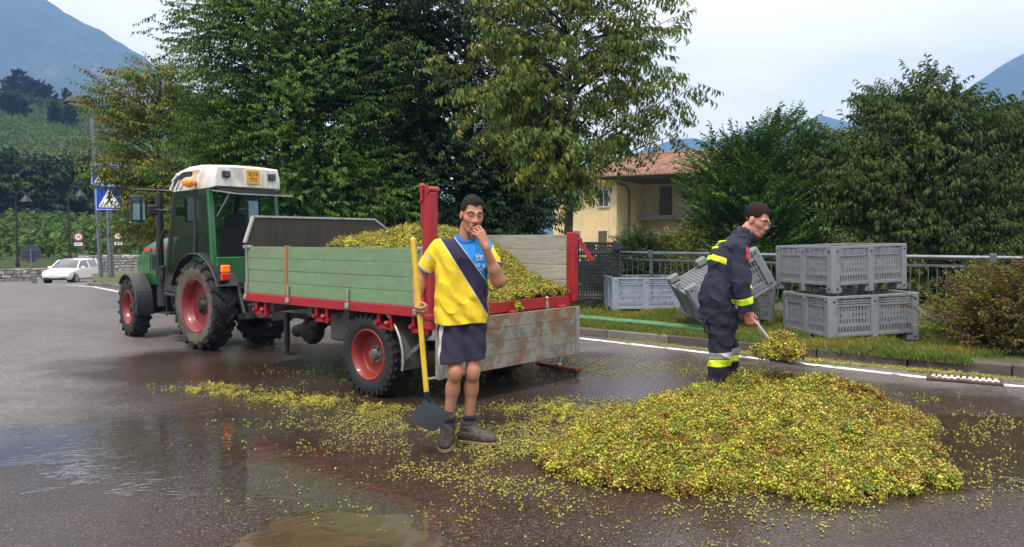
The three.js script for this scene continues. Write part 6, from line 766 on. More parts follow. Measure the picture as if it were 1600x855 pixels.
  const shirt = sdfMesh(shirtF, [-0.36, 0.83, -0.2], [0.36, 1.53, 0.26], 0.0075); { const q = shirt.attributes.position, n = shirt.attributes.normal, uv = new Float32Array(q.count * 2); for (let i = 0; i < q.count; i++) { uv[2 * i] = (q.getX(i) + 0.36) / 0.72; uv[2 * i + 1] = (q.getY(i) - 0.82) / 0.72; } shirt.setAttribute('uv', new THREE.BufferAttribute(uv, 2)); }
  const print = canvasTex(1024, 1024, (c, w) => { const X = (x) => (x + 0.36) / 0.72 * w, Y = (y) => (1 - (y - 0.82) / 0.72) * w, poly = (f, pts) => { c.fillStyle = f; c.beginPath(); pts.forEach(([x, y], i) => (i ? c.lineTo(X(x), Y(y)) : c.moveTo(X(x), Y(y)))); c.fill(); };
    c.fillStyle = '#dcbd24'; c.fillRect(0, 0, w, w); const up1 = [[-0.12, 1.554], [0.30, 0.976]], lo1 = [[-0.21, 1.55], [0.24, 0.82]];
    poly('#1f86d8', [[-0.12, 1.554], [0.22, 1.6], [0.20, 1.40], [0.20, 1.05]]); poly('#1f86d8', [[0.1, 1.5], [0.22, 1.44], [0.205, 1.39], [0.1, 1.2]]); poly('#221d3a', [...up1, [0.30, 0.8], ...lo1.slice().reverse()]);
    c.strokeStyle = '#b9bcc6'; c.lineWidth = 7; for (const [a, b] of [up1, lo1]) { c.beginPath(); c.moveTo(X(a[0]), Y(a[1])); c.lineTo(X(b[0]), Y(b[1])); c.stroke(); }
    c.fillStyle = '#dfeaf4'; c.font = 'bold 58px sans-serif'; c.fillText('Up', X(0.088), Y(1.325)); c.fillRect(X(0.088), Y(1.315), 74, 7); c.font = 'bold 48px sans-serif'; c.fillText('17 K', X(0.086), Y(1.262)); 
    c.strokeStyle = '#d8d6cc'; c.lineWidth = 9; c.beginPath(); c.arc(X(-0.235), Y(1.325), 18, 0, 7); c.stroke(); });
  const shirtMesh = part(p, 'shirt', keep(shirt), phy([1, 1, 1], { map: print, roughness: 0.85, sheen: 0.25, sheenRoughness: 0.6, sheenColor: new THREE.Color(0.5, 0.5, 0.3), bumpMap: rep(T.fine, 40), bumpScale: 0.0006 }));
  const trim = (a, b, t, i) => keep(uvMetres(sdfMesh((x, y, z) => Math.max(shirtF(x, y, z) - 0.0035, Math.abs(endCut(x, y, z, a, b, t) + 0.006) - 0.007, sf[i](x, y, z) - 0.04), [-0.36, 1.1, -0.2], [0.36, 1.4, 0.26], 0.005))); part(shirtMesh, 'cuff', trim(RS, RE, 0.70, 0), std([0.22, 0.26, 0.40], { roughness: 0.9 })); part(shirtMesh, 'cuff', trim(LS, LE, 0.62, 1), std([0.22, 0.26, 0.40], { roughness: 0.9 }));
  part(shirtMesh, 'collar', keep(uvMetres(sdfMesh((x, y, z) => Math.max(Math.abs(shirtF(x, y, z)) - 0.006, segD(x, y, z, nk) - 0.008, -segD(x, y, z, nk) - 0.006), [-0.1, 1.36, -0.14], [0.16, 1.53, 0.16], 0.005))), std([0.03, 0.13, 0.42], { roughness: 0.9 }));
  // shorts with a white side stripe
  const shB = [bone([-0.070, 0.92, 0], [-0.070, 0.84, 0.004], 0.090, 0.098), bone([0.070, 0.92, 0], [0.070, 0.84, 0.004], 0.090, 0.098), bone([-0.075, 0.82, 0.005], [-0.066, 0.50, 0.098], 0.100, 0.096), bone([0.075, 0.82, 0.0], [0.074, 0.50, 0.045], 0.098, 0.088)], shF0 = field(shB, 0.02), shF = (x, y, z) => Math.max(shF0(x, y, z) + 0.009 * fbm3(x * 10, y * 6, z * 10, 3) + 0.004 * Math.sin(y * 40 + x * 50), (x < 0.0 ? 0.58 : 0.60) + 0.15 * (x < 0 ? x + 0.08 : x - 0.08) * 0.5 + 0.1 * z - y, y - 0.95);
  const shorts = part(p, 'shorts', keep(uvMetres(sdfMesh(shF, [-0.26, 0.53, -0.18], [0.26, 0.97, 0.2], 0.0085))), clothMat([0.022, 0.018, 0.045]));
  part(shorts, 'side_stripe', keep(uvMetres(sdfMesh((x, y, z) => Math.max(shF(x, y, z) - 0.004, Math.abs(z - 0.075 + 0.12 * (0.75 - y) * 0 + (x + 0.16) * 0.5) - 0.020, x + 0.09), [-0.26, 0.53, -0.1], [0.0, 0.96, 0.16], 0.006))), clothMat([0.62, 0.62, 0.64]));
  for (const [i, l] of legs.entries()) { const a = l[2], k = l[1], hi2 = [mix(a[0], k[0], 0.24), mix(a[1], k[1], 0.24), mix(a[2], k[2], 0.24) - 0.005]; part(p, 'sock', keep(uvMetres(sdfMesh((x, y, z) => Math.max(segD(x, y, z, bone(a, hi2, 0.044, 0.046)) + 0.003 * Math.sin(y * 160), y - hi2[1] + 0.012), [a[0] - 0.1, 0.08, a[2] - 0.1], [a[0] + 0.1, 0.28, a[2] + 0.1], 0.006))), clothMat([0.020, 0.020, 0.028])); boot(p, [a[0], 0.10, a[2]], i ? [0.86, 0.5] : [-0.12, 1], leather, soleTan); }
}
{ // his shovel
  const s = thing('shovel', 'shovel with yellow handle and dark blade, held by the man in the yellow shirt', 'shovel', [-0.352, 0, -5.42], 0.12), A = [-0.343, 1.45, 0.165], B = [-0.255, 0.40, 0.150], S = [-0.238, 0.29, 0.150];
  part(s, 'handle', [rod(A, B, 0.0185, 0.0185, 16), ball(0.0186, ...A)], phy([0.68, 0.46, 0.03], { roughness: 0.4, map: T.grime, clearcoat: 0.3 }));
  const met = std([0.028, 0.036, 0.050], { roughness: 0.38, metalness: 0.6, map: T.grime }); part(s, 'socket', [rod([-0.2555, 0.41, 0.150], S, 0.022, 0.019, 14), tube([S, [-0.225, 0.235, 0.175], [-0.205, 0.18, 0.235]], 0.012, 12, 8), ball(0.006, -0.236, 0.36, 0.17), ball(0.006, -0.244, 0.32, 0.172)], met);
  const w = V(0.78, -0.55, 0.30).normalize(), t0 = V(-0.10, -0.45, 0.85), t = t0.addScaledVector(w, -t0.dot(w)).normalize(), n = new THREE.Vector3().crossVectors(w, t).normalize(), o = V(-0.175, 0.285, 0.145), pos = [], ix = [], NU = 16, NV = 14; if (n.y < 0) n.negate();
  for (const th of [0, -0.003]) for (let j = 0; j <= NV; j++) for (let i = 0; i <= NU; i++) { const a = i / NU * 2 - 1, b = j / NV, wd = 0.110 * (1 - 0.10 * b), q = o.clone().addScaledVector(w, a * wd).addScaledVector(t, b * 0.25 * (1 - 0.10 * a * a)).addScaledVector(n, 0.035 * a * a * (1 - b * 0.6) + 0.02 * Math.pow(1 - b, 3) + th); pos.push(...q.toArray()); }
  const m = (NU + 1) * (NV + 1); for (let j = 0; j < NV; j++) for (let i = 0; i < NU; i++) { const a = j * (NU + 1) + i; ix.push(a, a + 1, a + NU + 1, a + 1, a + NU + 2, a + NU + 1); ix.push(m + a, m + a + NU + 1, m + a + 1, m + a + 1, m + a + NU + 1, m + a + NU + 2); } const edge = []; for (let i = 0; i < NU; i++) edge.push([i, i + 1], [NV * (NU + 1) + i + 1, NV * (NU + 1) + i]); for (let j = 0; j < NV; j++) edge.push([(j + 1) * (NU + 1), j * (NU + 1)], [j * (NU + 1) + NU, (j + 1) * (NU + 1) + NU]); for (const [a, b] of edge) ix.push(a, m + a, b, b, m + a, m + b);
  const g = new THREE.BufferGeometry(); g.setAttribute('position', new THREE.Float32BufferAttribute(pos, 3)); g.setIndex(ix); part(s, 'blade', [toCreasedNormals(g, 0.7)], met);
}
{ // the man in dark blue work clothes, bending to the right
  const p = thing('person', 'man with glasses in dark blue suit with reflective bands, bending over the heap', 'person', [1.705, 0, -6.32]), skin = SKIN[1];
  const NS = [0.105, 1.385, 0.165], NE = [0.105, 1.105, 0.240], NW = [0.165, 0.875, 0.225], FS = [0.16, 1.39, -0.15], FE = [0.25, 1.14, -0.16], FW = [0.190, 0.93, 0.06];
  const legs = [[[-0.01, 0.86, 0.095], [-0.015, 0.50, 0.13], [-0.055, 0.09, 0.10]], [[0.02, 0.86, -0.095], [0.105, 0.50, -0.08], [0.085, 0.09, -0.11]]];
  const neck = [bone([0.165, 1.44, 0.0], [0.255, 1.56, 0.015], 0.066, 0.058)];
  const body = sdfMesh(field([bone([0.0, 0.9, 0.06], [0.07, 1.30, 0.07], 0.09, 0.10), bone([0.0, 0.9, -0.06], [0.08, 1.30, -0.07], 0.09, 0.10), ...neck, bone(NS, NE, 0.05, 0.042), bone(NE, NW, 0.042, 0.03), bone(FS, FE, 0.05, 0.042), bone(FE, FW, 0.042, 0.03), ...legs.flatMap(([h, k, a]) => [bone(h, k, 0.08, 0.055), bone(k, a, 0.055, 0.04)])], 0.03), [-0.25, 0.03, -0.3], [0.46, 1.62, 0.35], 0.012, () => skin);
  const HM = headMatrix([0.297, 1.612, 0.035], 0.85, 0.36, -0.0, 1.06), head = headParts(p, HM, skin, { hairColour: [0.022, 0.014, 0.010], stubble: 0.25, hair: 0.003 });
  const nh = handMesh(handBones([0.168, 0.868, 0.224], [0.35, -0.9, -0.05], [0.6, 0.25, -0.75], 1, [[0.7, 1.0, 0.7], [0.75, 1.05, 0.7], [0.8, 1.05, 0.7], [0.85, 1.1, 0.7]], [[0.03, 0.010, 0.022], [0.05, 0.006, 0.042], [0.065, -0.004, 0.055]]), [bone(NW, [0.167, 0.872, 0.2245], 0.028)], skin), fh = handMesh(handBones([0.188, 0.922, 0.066], [-0.02, -0.85, 0.5], [-0.6, 0.2, 0.3], -1, [[0.8, 1.0, 0.7], [0.85, 1.05, 0.7], [0.9, 1.05, 0.7], [0.9, 1.1, 0.7]], [[0.03, 0.01, 0.022], [0.05, 0.006, 0.042], [0.065, -0.004, 0.055]]), [bone(FW, [0.189, 0.925, 0.0645], 0.028)], skin);
  p.add(shadowed(Object.assign(new THREE.Mesh(uvMetres(join([body, head, nh, fh])), skinMat), { name: 'body' })));
  // jacket
  const jb = [bone([-0.02, 0.80, 0.085], [-0.015, 1.0, 0.085], 0.126, 0.118), bone([-0.01, 0.80, -0.085], [0.0, 1.0, -0.085], 0.126, 0.118), bone([-0.015, 1.0, 0.085], [0.055, 1.30, 0.085], 0.122, 0.122), bone([0.0, 1.0, -0.085], [0.085, 1.30, -0.08], 0.122, 0.122), bone([0.055, 1.30, 0.07], [0.135, 1.40, 0.06], 0.12, 0.075), bone([0.07, 1.30, -0.07], [0.15, 1.40, -0.06], 0.12, 0.075), bone(NS, FS, 0.078, 0.078), bone([0.15, 1.41, 0], [0.215, 1.50, 0.008], 0.082, 0.074)], jt = field(jb, 0.06), as = [[NS, NE, 0.078, 0.068], [NE, NW, 0.066, 0.056], [FS, FE, 0.078, 0.068], [FE, FW, 0.066, 0.056]].map((q) => bone(...q)), na = field(as.slice(0, 2), 0.02), fa = field(as.slice(2), 0.02), nk = bone([0.20, 1.44, 0.006], [0.31, 1.62, 0.02], 0.060, 0.09);
  const along = (x, y, z, a, b) => { const d = [b[0] - a[0], b[1] - a[1], b[2] - a[2]], L = Math.hypot(...d); return ((x - a[0]) * d[0] + (y - a[1]) * d[1] + (z - a[2]) * d[2]) / L; }, lenA = Math.hypot(NW[0] - NE[0], NW[1] - NE[1], NW[2] - NE[2]);
  const fold = (x, y, z, s) => { const r = 1 - Math.abs(fbm3(x, y, z + s, 2)) * 3; return r > 0 ? r * r : 0; };
  const wr = (x, y, z) => 0.004 - 0.013 * fold(x * 7 - y * 3, y * 7 + x * 3, z * 7, 9) + 0.012 * fbm3(x * 8 + 9, y * 6, z * 8, 3) + 0.006 * Math.sin(y * 34 + x * 20 + 4 * fbm3(x * 5, y * 5, z * 5, 2));
  const jackF = (x, y, z) => { let d = jt(x, y, z) + wr(x, y, z); d = smin(d, Math.max(na(x, y, z), along(x, y, z, NE, NW) - lenA + 0.005) + 0.7 * wr(x, y, z), 0.012); d = smin(d, Math.max(fa(x, y, z), along(x, y, z, FE, FW) - 0.26) + 0.7 * wr(x, y, z), 0.012); d = Math.max(d, 0.795 + 0.02 * Math.sin(x * 20) - y); return Math.max(d, -segD(x, y, z, nk)); };
  const navy = clothMat([0.013, 0.016, 0.040], { roughness: 0.85 }), yel = phy([0.62, 0.78, 0.02], { roughness: 0.5, emissive: 0x000000 }), silver = std([0.36, 0.37, 0.38], { roughness: 0.45, metalness: 0.3 }), bnd = (f, cut, lo, hi, h = 0.006, off = 0.004) => keep(uvMetres(sdfMesh((x, y, z) => Math.max(f(x, y, z) - off, cut(x, y, z)), lo, hi, h)));
  const LO = [-0.24, 0.76, -0.30], HI = [0.44, 1.58, 0.34], jacket = part(p, 'jacket', keep(uvMetres(sdfMesh(jackF, LO, HI, 0.0085))), navy);
  part(jacket, 'chest_band', bnd(jackF, (x, y, z) => Math.max(Math.abs(y - 1.285 + 0.42 * (x + 0.02)) - 0.026, -(na(x, y, z) - 0.028), -(fa(x, y, z) - 0.02)), LO, HI), yel, 'yellow reflective band round the chest');
  part(jacket, 'cuff_band', bnd((x, y, z) => Math.max(jackF(x, y, z), na(x, y, z) - 0.03), (x, y, z) => Math.abs(along(x, y, z, NE, NW) - 0.145) - 0.027, [0.02, 0.78, 0.1], [0.35, 1.15, 0.34]), yel, 'yellow band round the near forearm');
  part(jacket, 'upper_band', bnd((x, y, z) => Math.max(jackF(x, y, z), fa(x, y, z) - 0.03), (x, y, z) => Math.abs(along(x, y, z, FE, FW) - 0.14) - 0.027, [0.1, 0.8, -0.3], [0.44, 1.2, 0.1]), yel);
  // lettering on the back as small raised print, and the red arm badge
  const print = []; for (let r = 0; r < 3; r++) for (let i = 0; i < 7; i++) { const hh = hash2(i, r, 4); print.push([r, -0.12 + i * 0.038, 0.5 + hh]); }
  part(jacket, 'back_lettering', bnd(jackF, (x, y, z) => { const q = 0.75 * y - 0.66 * -x, u = z / 0.019, row = Math.floor((y + 0.55 * x - 1.345) / 0.042), fy = ((y + 0.55 * x - 1.345) / 0.042 - row), fu = u - Math.floor(u); const on = row >= 0 && row < 3 && Math.abs(z + 0.01) < (row === 1 ? 0.04 : 0.115) && fy > 0.18 && fy < 0.86 && fu > 0.16 && !(fy > 0.4 && fy < 0.6 && fu > 0.55 && hash2(Math.floor(u), row, 3) < 0.6); return x < 0.07 && on ? -0.01 : 0.01; }, [-0.2, 1.25, -0.2], [0.12, 1.52, 0.22], 0.004, 0.0035), yel);
  part(jacket, 'arm_badge', bnd(jackF, (x, y, z) => Math.max(Math.abs(y - 1.345) - 0.045, Math.abs(x - 0.165) - 0.02, 0.15 - z), [0.1, 1.27, 0.12], [0.24, 1.42, 0.30], 0.005), std([0.55, 0.05, 0.03], { roughness: 0.6 }), 'red badge on the upper sleeve');
  part(jacket, 'collar', keep(uvMetres(sdfMesh((x, y, z) => Math.max(Math.abs(segD(x, y, z, bone([0.17, 1.42, 0.0], [0.245, 1.53, 0.012], 0.078, 0.074))) - 0.006, along(x, y, z, [0.17, 1.42, 0], [0.245, 1.53, 0.012]) - 0.100, 0.03 - along(x, y, z, [0.17, 1.42, 0], [0.245, 1.53, 0.012])), [0.05, 1.36, -0.14], [0.40, 1.64, 0.15], 0.004))), navy);
  // trousers, leg bands and boots
  const tb = [bone([-0.01, 0.86, 0.08], [0.02, 0.80, 0.07], 0.128, 0.12), bone([0.0, 0.86, -0.08], [0.02, 0.80, -0.07], 0.128, 0.12), ...legs.flatMap(([h, k, a]) => [bone(h, k, 0.110, 0.080), bone(k, a, 0.078, 0.078)])], tf0 = field(tb, 0.025), tf = (x, y, z) => Math.max(tf0(x, y, z) - 0.012 * fold(x * 8, y * 8, z * 8, 2) + 0.012 * fbm3(x * 9, y * 7, z * 9, 3) + 0.005 * Math.sin(y * 46 + x * 24), y - 0.92, 0.07 - y), tLO = [-0.24, 0.04, -0.28], tHI = [0.28, 0.95, 0.28];
  const tr = part(p, 'trousers', keep(uvMetres(sdfMesh(tf, tLO, tHI, 0.009))), clothMat([0.010, 0.012, 0.026], { roughness: 0.9 }));
  part(tr, 'silver_band', bnd(tf, (x, y) => Math.abs(y - 0.520 - 0.06 * x) - 0.027, tLO, tHI), silver); part(tr, 'yellow_band', bnd(tf, (x, y) => Math.abs(y - 0.460 - 0.06 * x) - 0.029, tLO, tHI), yel);
  part(p, 'belt_strap', [tube([[-0.10, 0.86, 0.17], [-0.15, 0.78, 0.15], [-0.13, 0.70, 0.14], [-0.07, 0.72, 0.18]], 0.012, 16, 6)], std([0.012, 0.012, 0.014], { roughness: 0.8 }));
  for (const l of legs) boot(p, [l[2][0], 0.10, l[2][2]], [1, 0.1], std([0.015, 0.015, 0.016], { roughness: 0.5 }), holeBlack, 1.05);
  const fr = [], len = []; for (const s of [-1, 1]) { fr.push(xf(new THREE.TorusGeometry(0.021, 0.0014, 6, 24).scale(1.15, 0.85, 1), s * 0.031, -0.006, 0.1), rod([s * 0.055, 0.0, 0.098], [s * 0.081, 0.004, 0.0], 0.0014)); len.push(xf(new THREE.CircleGeometry(0.0205, 20).scale(1.15, 0.85, 1), s * 0.031, -0.006, 0.1)); } fr.push(rod([-0.01, -0.002, 0.102], [0.01, -0.002, 0.102], 0.0014));
  const gl = part(p, 'glasses', fr.map((g) => g.applyMatrix4(HM)), std([0.30, 0.31, 0.32], { roughness: 0.25, metalness: 0.9 })); for (const l of len) part(gl, 'lens', [l.applyMatrix4(HM)], phy([0.96, 0.97, 0.97], { roughness: 0.02, transmission: 1, thickness: 0 }));
}
{ const s = thing('shovel', 'shovel with pale metal shaft, lowered into the grapes by the man in dark blue', 'shovel', [1.705, 0, -6.32]), A = [0.180, 0.865, 0.215];
  part(s, 'shaft', [rod(A, [0.372, 0.628, 0.205], 0.0165, 0.0165, 14), ball(0.02, ...A)], std([0.50, 0.51, 0.52], { roughness: 0.35, metalness: 0.5, map: T.grime })); part(s, 'blade', [tube([[0.365, 0.64, 0.205], [0.39, 0.56, 0.205], [0.44, 0.51, 0.2]], 0.014, 12, 8), rbox(0.34, 0.008, 0.27, 0.003, 0.49, 0.475, 0.19, 0.05, 0.25, -0.16), rbox(0.008, 0.05, 0.27, 0.003, 0.33, 0.52, 0.15, 0.05, 0.25, -0.16)], std([0.10, 0.10, 0.11], { roughness: 0.4, metalness: 0.7, side: THREE.DoubleSide })); }
// ------------------------------------------------------------------ grapes
const RG = mulberry(99);
const grapeMat = new THREE.MeshPhysicalMaterial({ color: 0xffffff, vertexColors: true, roughness: 0.38, specularIntensity: 0.7, transmission: 0.12, thickness: 0 });
const GREENS = [[0.38, 0.40, 0.035], [0.45, 0.44, 0.04], [0.29, 0.36, 0.035], [0.52, 0.48, 0.09], [0.22, 0.29, 0.03]], BROWNS = [[0.24, 0.13, 0.03], [0.18, 0.08, 0.025], [0.30, 0.20, 0.035]];
function bunchGeo(seed, n, brown, r0 = 0.0056) { // a squashed bunch of berries on their stalks
  const R = mulberry(seed), out = [];
  for (let i = 0; i < n; i++) { const a = R() * 6.283, t = R() * 2 - 1, k = Math.pow(R(), 0.45), w = 0.030 * (1 - 0.35 * t), x = t * 0.045, y = Math.sin(a) * w * k * 0.8, z = Math.cos(a) * w * k, r = r0 * (0.75 + 0.45 * R()), c = R() < brown ? [0.75, 0.42, 0.45] : [1, 1, 1], q = 0.72 + 0.56 * R();
    const g = new THREE.IcosahedronGeometry(r, 1).scale(1, 1 + 0.15 * R(), 1); const p = g.attributes.position; g.setAttribute('normal', new THREE.BufferAttribute(Float32Array.from(p.array, (v) => v / r), 3)); g.deleteAttribute('uv'); out.push(tint(g.translate(x, y, z), [c[0] * q, c[1] * q, c[2] * q])); }
  for (let i = 0; i < Math.ceil(n / 2.4); i++) { const g = rod([(R() - 0.5) * 0.1, (R() - 0.5) * 0.03, (R() - 0.5) * 0.05], [(R() - 0.5) * 0.13, (R() - 0.2) * 0.06, (R() - 0.5) * 0.09], 0.0016, 0.001, 4, true).toNonIndexed(); g.deleteAttribute('uv'); out.push(tint(g, [0.6, 0.4, 0.5])); }
  return mergeGeometries(out);
}
const BUNCH = [1, 2, 3, 4, 5, 6].map((s) => bunchGeo(s, 36, [0.03, 0.05, 0.08, 0.12, 0.2, 0.3][s - 1])), BERRY = [1, 2].map((s) => bunchGeo(40 + s, 3, 0.1, 0.0062)), SINGLE = (() => { const g = new THREE.IcosahedronGeometry(0.0065, 1), p = g.attributes.position; g.setAttribute('normal', new THREE.BufferAttribute(Float32Array.from(p.array, (v) => v / 0.0065), 3)); g.deleteAttribute('uv'); return tint(g, [0.33, 0.34, 0.05]); })();
function heapOf(parent, height, inside, x0, x1, z0, z1, n, seed, layers = 0.05, brownish = () => 0) {
  const R = mulberry(seed), lots = BUNCH.map(() => ({ m: [], c: [] }));
  for (let i = 0, tries = 0; i < n && tries < n * 6; tries++) { const x = mix(x0, x1, R()), z = mix(z0, z1, R()); if (!inside(x, z)) continue; i++; const h = height(x, z), b = brownish(x, z) + 0.35 * fbm3(x * 3.5, z * 3.5, 4, 3), pick = R() + b - 0.10, k = pick > 1.05 ? 5 : pick > 0.86 ? 4 : Math.floor(R() * 4), y = h + (R() - 0.35) * layers + 0.018, s = 0.85 + 0.5 * R();
    lots[k].m.push(new THREE.Matrix4().makeTranslation(x, Math.max(y, 0.016), z).multiply(new THREE.Matrix4().makeRotationFromEuler(new THREE.Euler((R() - 0.5) * 2.6, R() * 6.28, (R() - 0.5) * 2.6))).scale(V(s, s, s))); const t = 0.75 + 0.5 * R(), cc = k === 5 ? BROWNS[Math.floor(R() * 3)] : k === 4 ? [0.30, 0.22, 0.035] : GREENS[Math.floor(R() * 5)]; lots[k].c.push(new THREE.Color().setRGB(cc[0] * t, cc[1] * t, cc[2] * t)); }
  lots.forEach((l, k) => { if (l.m.length) crown(parent, 'grape_bunches', [BUNCH[k]], l.m, l.c, grapeMat, 'stuff'); });
}
function mound(parent, height, inside, x0, x1, z0, z1, n) { // the packed inside of the heap
  const g = new THREE.PlaneGeometry(x1 - x0, z1 - z0, n, n).rotateX(-Math.PI / 2).translate((x0 + x1) / 2, 0, (z0 + z1) / 2), p = g.attributes.position, keepT = [], ix = g.index.array; for (let i = 0; i < p.count; i++) p.setY(i, height(p.getX(i), p.getZ(i)) - 0.008 + 0.015 * PN.noise(p.getX(i) * 25, p.getZ(i) * 25, 3));
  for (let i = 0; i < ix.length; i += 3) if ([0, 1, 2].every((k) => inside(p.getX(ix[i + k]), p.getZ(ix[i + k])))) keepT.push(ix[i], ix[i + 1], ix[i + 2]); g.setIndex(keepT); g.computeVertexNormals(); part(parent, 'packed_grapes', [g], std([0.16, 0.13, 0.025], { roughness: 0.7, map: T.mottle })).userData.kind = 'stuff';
}
{ // the big heap on the road
  const OUT = [[0.24, -4.93], [0.42, -5.35], [0.55, -5.75], [0.9, -6.15], [1.25, -6.45], [1.6, -6.85], [2.1, -6.9], [2.5, -6.75], [2.85, -6.5], [3.05, -6.15], [3.15, -5.75], [2.85, -5.45], [2.75, -5.15], [2.6, -4.8], [2.5, -4.5], [2.2, -4.42], [2.0, -4.27], [1.75, -4.25], [1.5, -4.38], [1.1, -4.35], [0.6, -4.5], [0.3, -4.7]];
  const sd = (x, z) => { let d = 1e9, inn = false; for (let i = 0, j = OUT.length - 1; i < OUT.length; j = i++) { const [ax, az] = OUT[j], [bx, bz] = OUT[i], dx = bx - ax, dz = bz - az, t = clamp(((x - ax) * dx + (z - az) * dz) / (dx * dx + dz * dz)); d = Math.min(d, Math.hypot(x - ax - dx * t, z - az - dz * t)); if ((az > z) !== (bz > z) && x < (bx - ax) * (z - az) / (bz - az) + ax) inn = !inn; } return inn ? d : -d; };
  const edge = (x, z) => sd(x, z) - 0.03 + 0.22 * fbm3(x * 4, z * 4, 1, 4);
  const H = (x, z) => { const e = Math.max(0, edge(x, z)), back = sstep(-4.2, -6.1, z); return (0.075 + 0.085 * back) * sstep(0, 0.75, e) + 0.05 * Math.sqrt(clamp(e / 0.2)) * 0.6 + sstep(0, 0.3, e) * (0.12 * fbm3(x * 3.2, z * 3.2, 6, 3) + 0.15 * fbm3(x * 8, z * 8, 2, 3) + 0.08 * (0.35 - Math.abs(fbm3(x * 13, z * 13, 5, 2)))) + 0.045 * Math.exp(-((x - 1.95) ** 2 + (z + 6.2) ** 2) / 0.12) + 0.085 * Math.exp(-((x - 2.62) ** 2 + (z + 5.95) ** 2) / 0.16); };
  const g = new THREE.Group(); g.name = 'grape_heap'; scene.add(g); tag(g, 'large heap of yellow-green grapes dumped on the wet road', 'grapes', null, 'stuff');
  mound(g, H, (x, z) => edge(x, z) > 0.05, 0.1, 3.5, -7.0, -4.0, 150); heapOf(g, H, (x, z) => edge(x, z) > 0 || (edge(x, z) > -0.10 && RG() < 0.25), 0.0, 3.6, -7.1, -3.95, 13500, 5, 0.075, (x, z) => 0.12 + 0.25 * sstep(2.0, 3.2, x));
}
{ // the load on the trailer, built in the trailer's own axes and placed with it
  const W = 0.99, H = (x, z) => { const toRear = sstep(0.1, 1.3, x), f = sstep(2.3, 1.35, x); return 0.86 + 0.0 + toRear * 0.49 * f + 0.20 * f * toRear * Math.exp(-((x - 1.15) ** 2) / 0.5 - ((z - 0.1) ** 2) / 0.6) + 0.05 * (1 - toRear) * sstep(-0.3, 0.5, z) + 0.06 * fbm3(x * 4, z * 4, 8, 3); };
  const g = new THREE.Group(); g.name = 'grape_load'; g.position.copy(trailer.position); g.rotation.y = HEAD; scene.add(g); tag(g, 'load of yellow-green grapes filling the trailer bed and sliding to its open end', 'grapes', null, 'stuff');
  const ins = (x, z) => x > 0.02 && x < 2.9 && Math.abs(z) < W - 0.05; mound(g, H, ins, 0.0, 2.92, -W, W, 80); heapOf(g, (x, z) => Math.max(H(x, z), 0.86), ins, 0.0, 2.9, -W, W, 6500, 6, 0.04, () => 0.05);
  heapOf(g, (x) => (x > -0.02 ? 0.88 : 0.80), (x, z) => z > -0.75 && z < 0.1 && (fbm3(z * 6, x * 4, 5, 2) > 0.05), -0.09, 0.04, -W, W, 45, 16, 0.03);
}
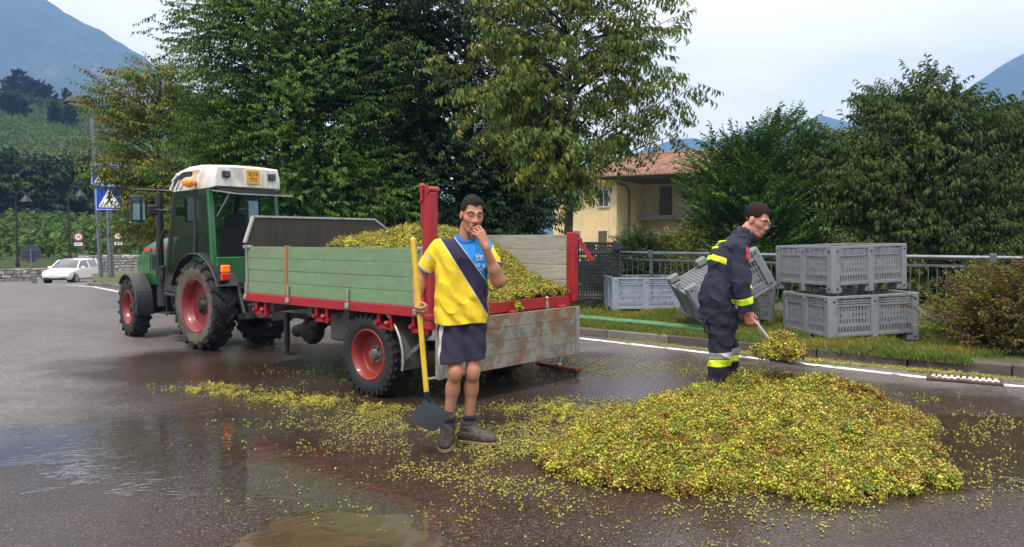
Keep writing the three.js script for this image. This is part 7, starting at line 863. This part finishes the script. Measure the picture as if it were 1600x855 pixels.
{ // what lies on the lifted shovel, and everything that fell off
  const k = new THREE.Group(); k.name = 'shovel_grapes'; k.position.set(1.705, 0, -6.32); scene.add(k); tag(k, 'shovelful of brownish grapes lifted by the man in dark blue', 'grapes', null, 'stuff');
  const H = (x, z) => 0.49 + 0.17 * Math.exp(-(((x - 0.45) / 0.14) ** 2 + ((z - 0.19) / 0.12) ** 2)) + 0.02 * fbm3(x * 12, z * 12, 3, 2); heapOf(k, H, (x, z) => ((x - 0.44) / 0.17) ** 2 + ((z - 0.19) / 0.15) ** 2 < 1, 0.2, 0.7, 0.0, 0.4, 250, 8, 0.03, () => 0.2);
  const s = new THREE.Group(); s.name = 'scattered_grapes'; scene.add(s); tag(s, 'loose grapes and squashed berries scattered over the road and along the kerb', 'grapes', null, 'stuff');
  const R = mulberry(12), one = { m: [], c: [] }, few = { m: [], c: [] }, put = (x, z, dull) => { const sc = 0.55 + 0.55 * R(), t = (0.7 + 0.5 * R()) * (dull ? 0.8 : 1), lot = R() < 0.12 ? few : one; lot.m.push(new THREE.Matrix4().makeTranslation(x, lot === few ? 0.018 : 0.0062 * sc, z).multiply(new THREE.Matrix4().makeRotationY(R() * 6.28)).scale(V(sc, sc * (R() < 0.4 ? 0.55 : 0.9), sc))); if (lot === few) { lot.c.push(new THREE.Color().setRGB(0.42 * t, 0.43 * t, 0.05 * t)); return; } lot.c.push(dull && R() < 0.5 ? new THREE.Color().setRGB(1.0 * t, 0.95 * t, 2.6 * t) : new THREE.Color().setRGB(t, t, t)); };
  const streak = (ax, az, bx, bz, w, n, dull = 0.3) => { for (let i = 0; i < n; i++) { const t = R(), g = (R() + R() + R() - 1.5) * w * 1.2; if (R() < 0.2) continue; let x = mix(ax, bx, t) + g * 0.8, z = mix(az, bz, t) + (R() + R() - 1) * w; if (fbm3(x * 2.2, z * 2.2, 9, 3) + 0.25 * fbm3(x * 7, z * 7, 4, 2) < -0.12 + 0.22 * R() - 0.08) continue; put(x, z, R() < dull); } };
  streak(-3.25, -7.5, -2.2, -7.15, 0.34, 800, 0.5); streak(-2.3, -7.1, -0.9, -6.2, 0.5, 1300, 0.5); streak(-0.9, -6.2, 0.4, -6.0, 0.55, 3000); streak(-1.6, -6.0, 0.6, -5.0, 0.75, 3000, 0.75); streak(0.2, -6.6, 1.4, -6.5, 0.55, 1900); streak(-0.2, -5.4, 0.7, -5.3, 0.5, 2000, 0.5); streak(-0.6, -4.7, 1.8, -4.05, 0.35, 1700, 0.7); streak(2.4, -4.3, 3.4, -4.9, 0.45, 450); streak(3.2, -5.4, 4.0, -6.3, 0.45, 420);
  streak(0.2, -8.1, 1.2, -9.0, 0.8, 700); streak(0.9, -8.9, 3.6, -8.0, 0.9, 1300, 0.5); streak(-2.5, -8.6, -0.6, -7.6, 0.7, 700, 0.6); streak(1.45, -11.1, 4.0, -8.85, 0.16, 1600, 0.4); streak(3.6, -9.2, 5.4, -7.75, 0.10, 1900, 0.3); streak(-1.2, -4.4, 1.5, -3.7, 0.6, 700, 0.9); streak(2.0, -7.2, 3.8, -7.0, 0.4, 700);
  crown(s, 'berry', [SINGLE], one.m, one.c, grapeMat, 'stuff'); crown(s, 'berry_cluster', BERRY, few.m, few.c, grapeMat, 'stuff');
  const dm = [], dc = []; for (let i = 0; i < 420; i++) { const t = R(), a = R(), big = R(), x = a < 0.4 ? mix(-3.1, -0.7, t) : a < 0.75 ? mix(0.0, 1.2, t) : mix(3.2, 5.0, t), z = a < 0.4 ? mix(-7.45, -6.2, t) + (R() - 0.5) * 0.45 : a < 0.75 ? -5.9 - 0.7 * R() : mix(-9.3, -8.0, t) + (R() - 0.5) * 0.12; if (fbm3(x * 3, z * 3, 2, 2) < 0.0) continue; const q = 0.6 + 0.5 * R(); dm.push(new THREE.Matrix4().makeTranslation(x, 0.016, z).multiply(new THREE.Matrix4().makeRotationFromEuler(new THREE.Euler(R() * 0.6, R() * 6.28, R() * 0.6))).scale(V(q, q * 0.7, q))); dc.push(new THREE.Color().setRGB(0.36 * (q + 0.2), 0.37 * (q + 0.2), 0.045)); }
  crown(s, 'grape_bunch', BUNCH.slice(0, 4), dm, dc, grapeMat, 'stuff');
}
renderer.render(scene, camera);
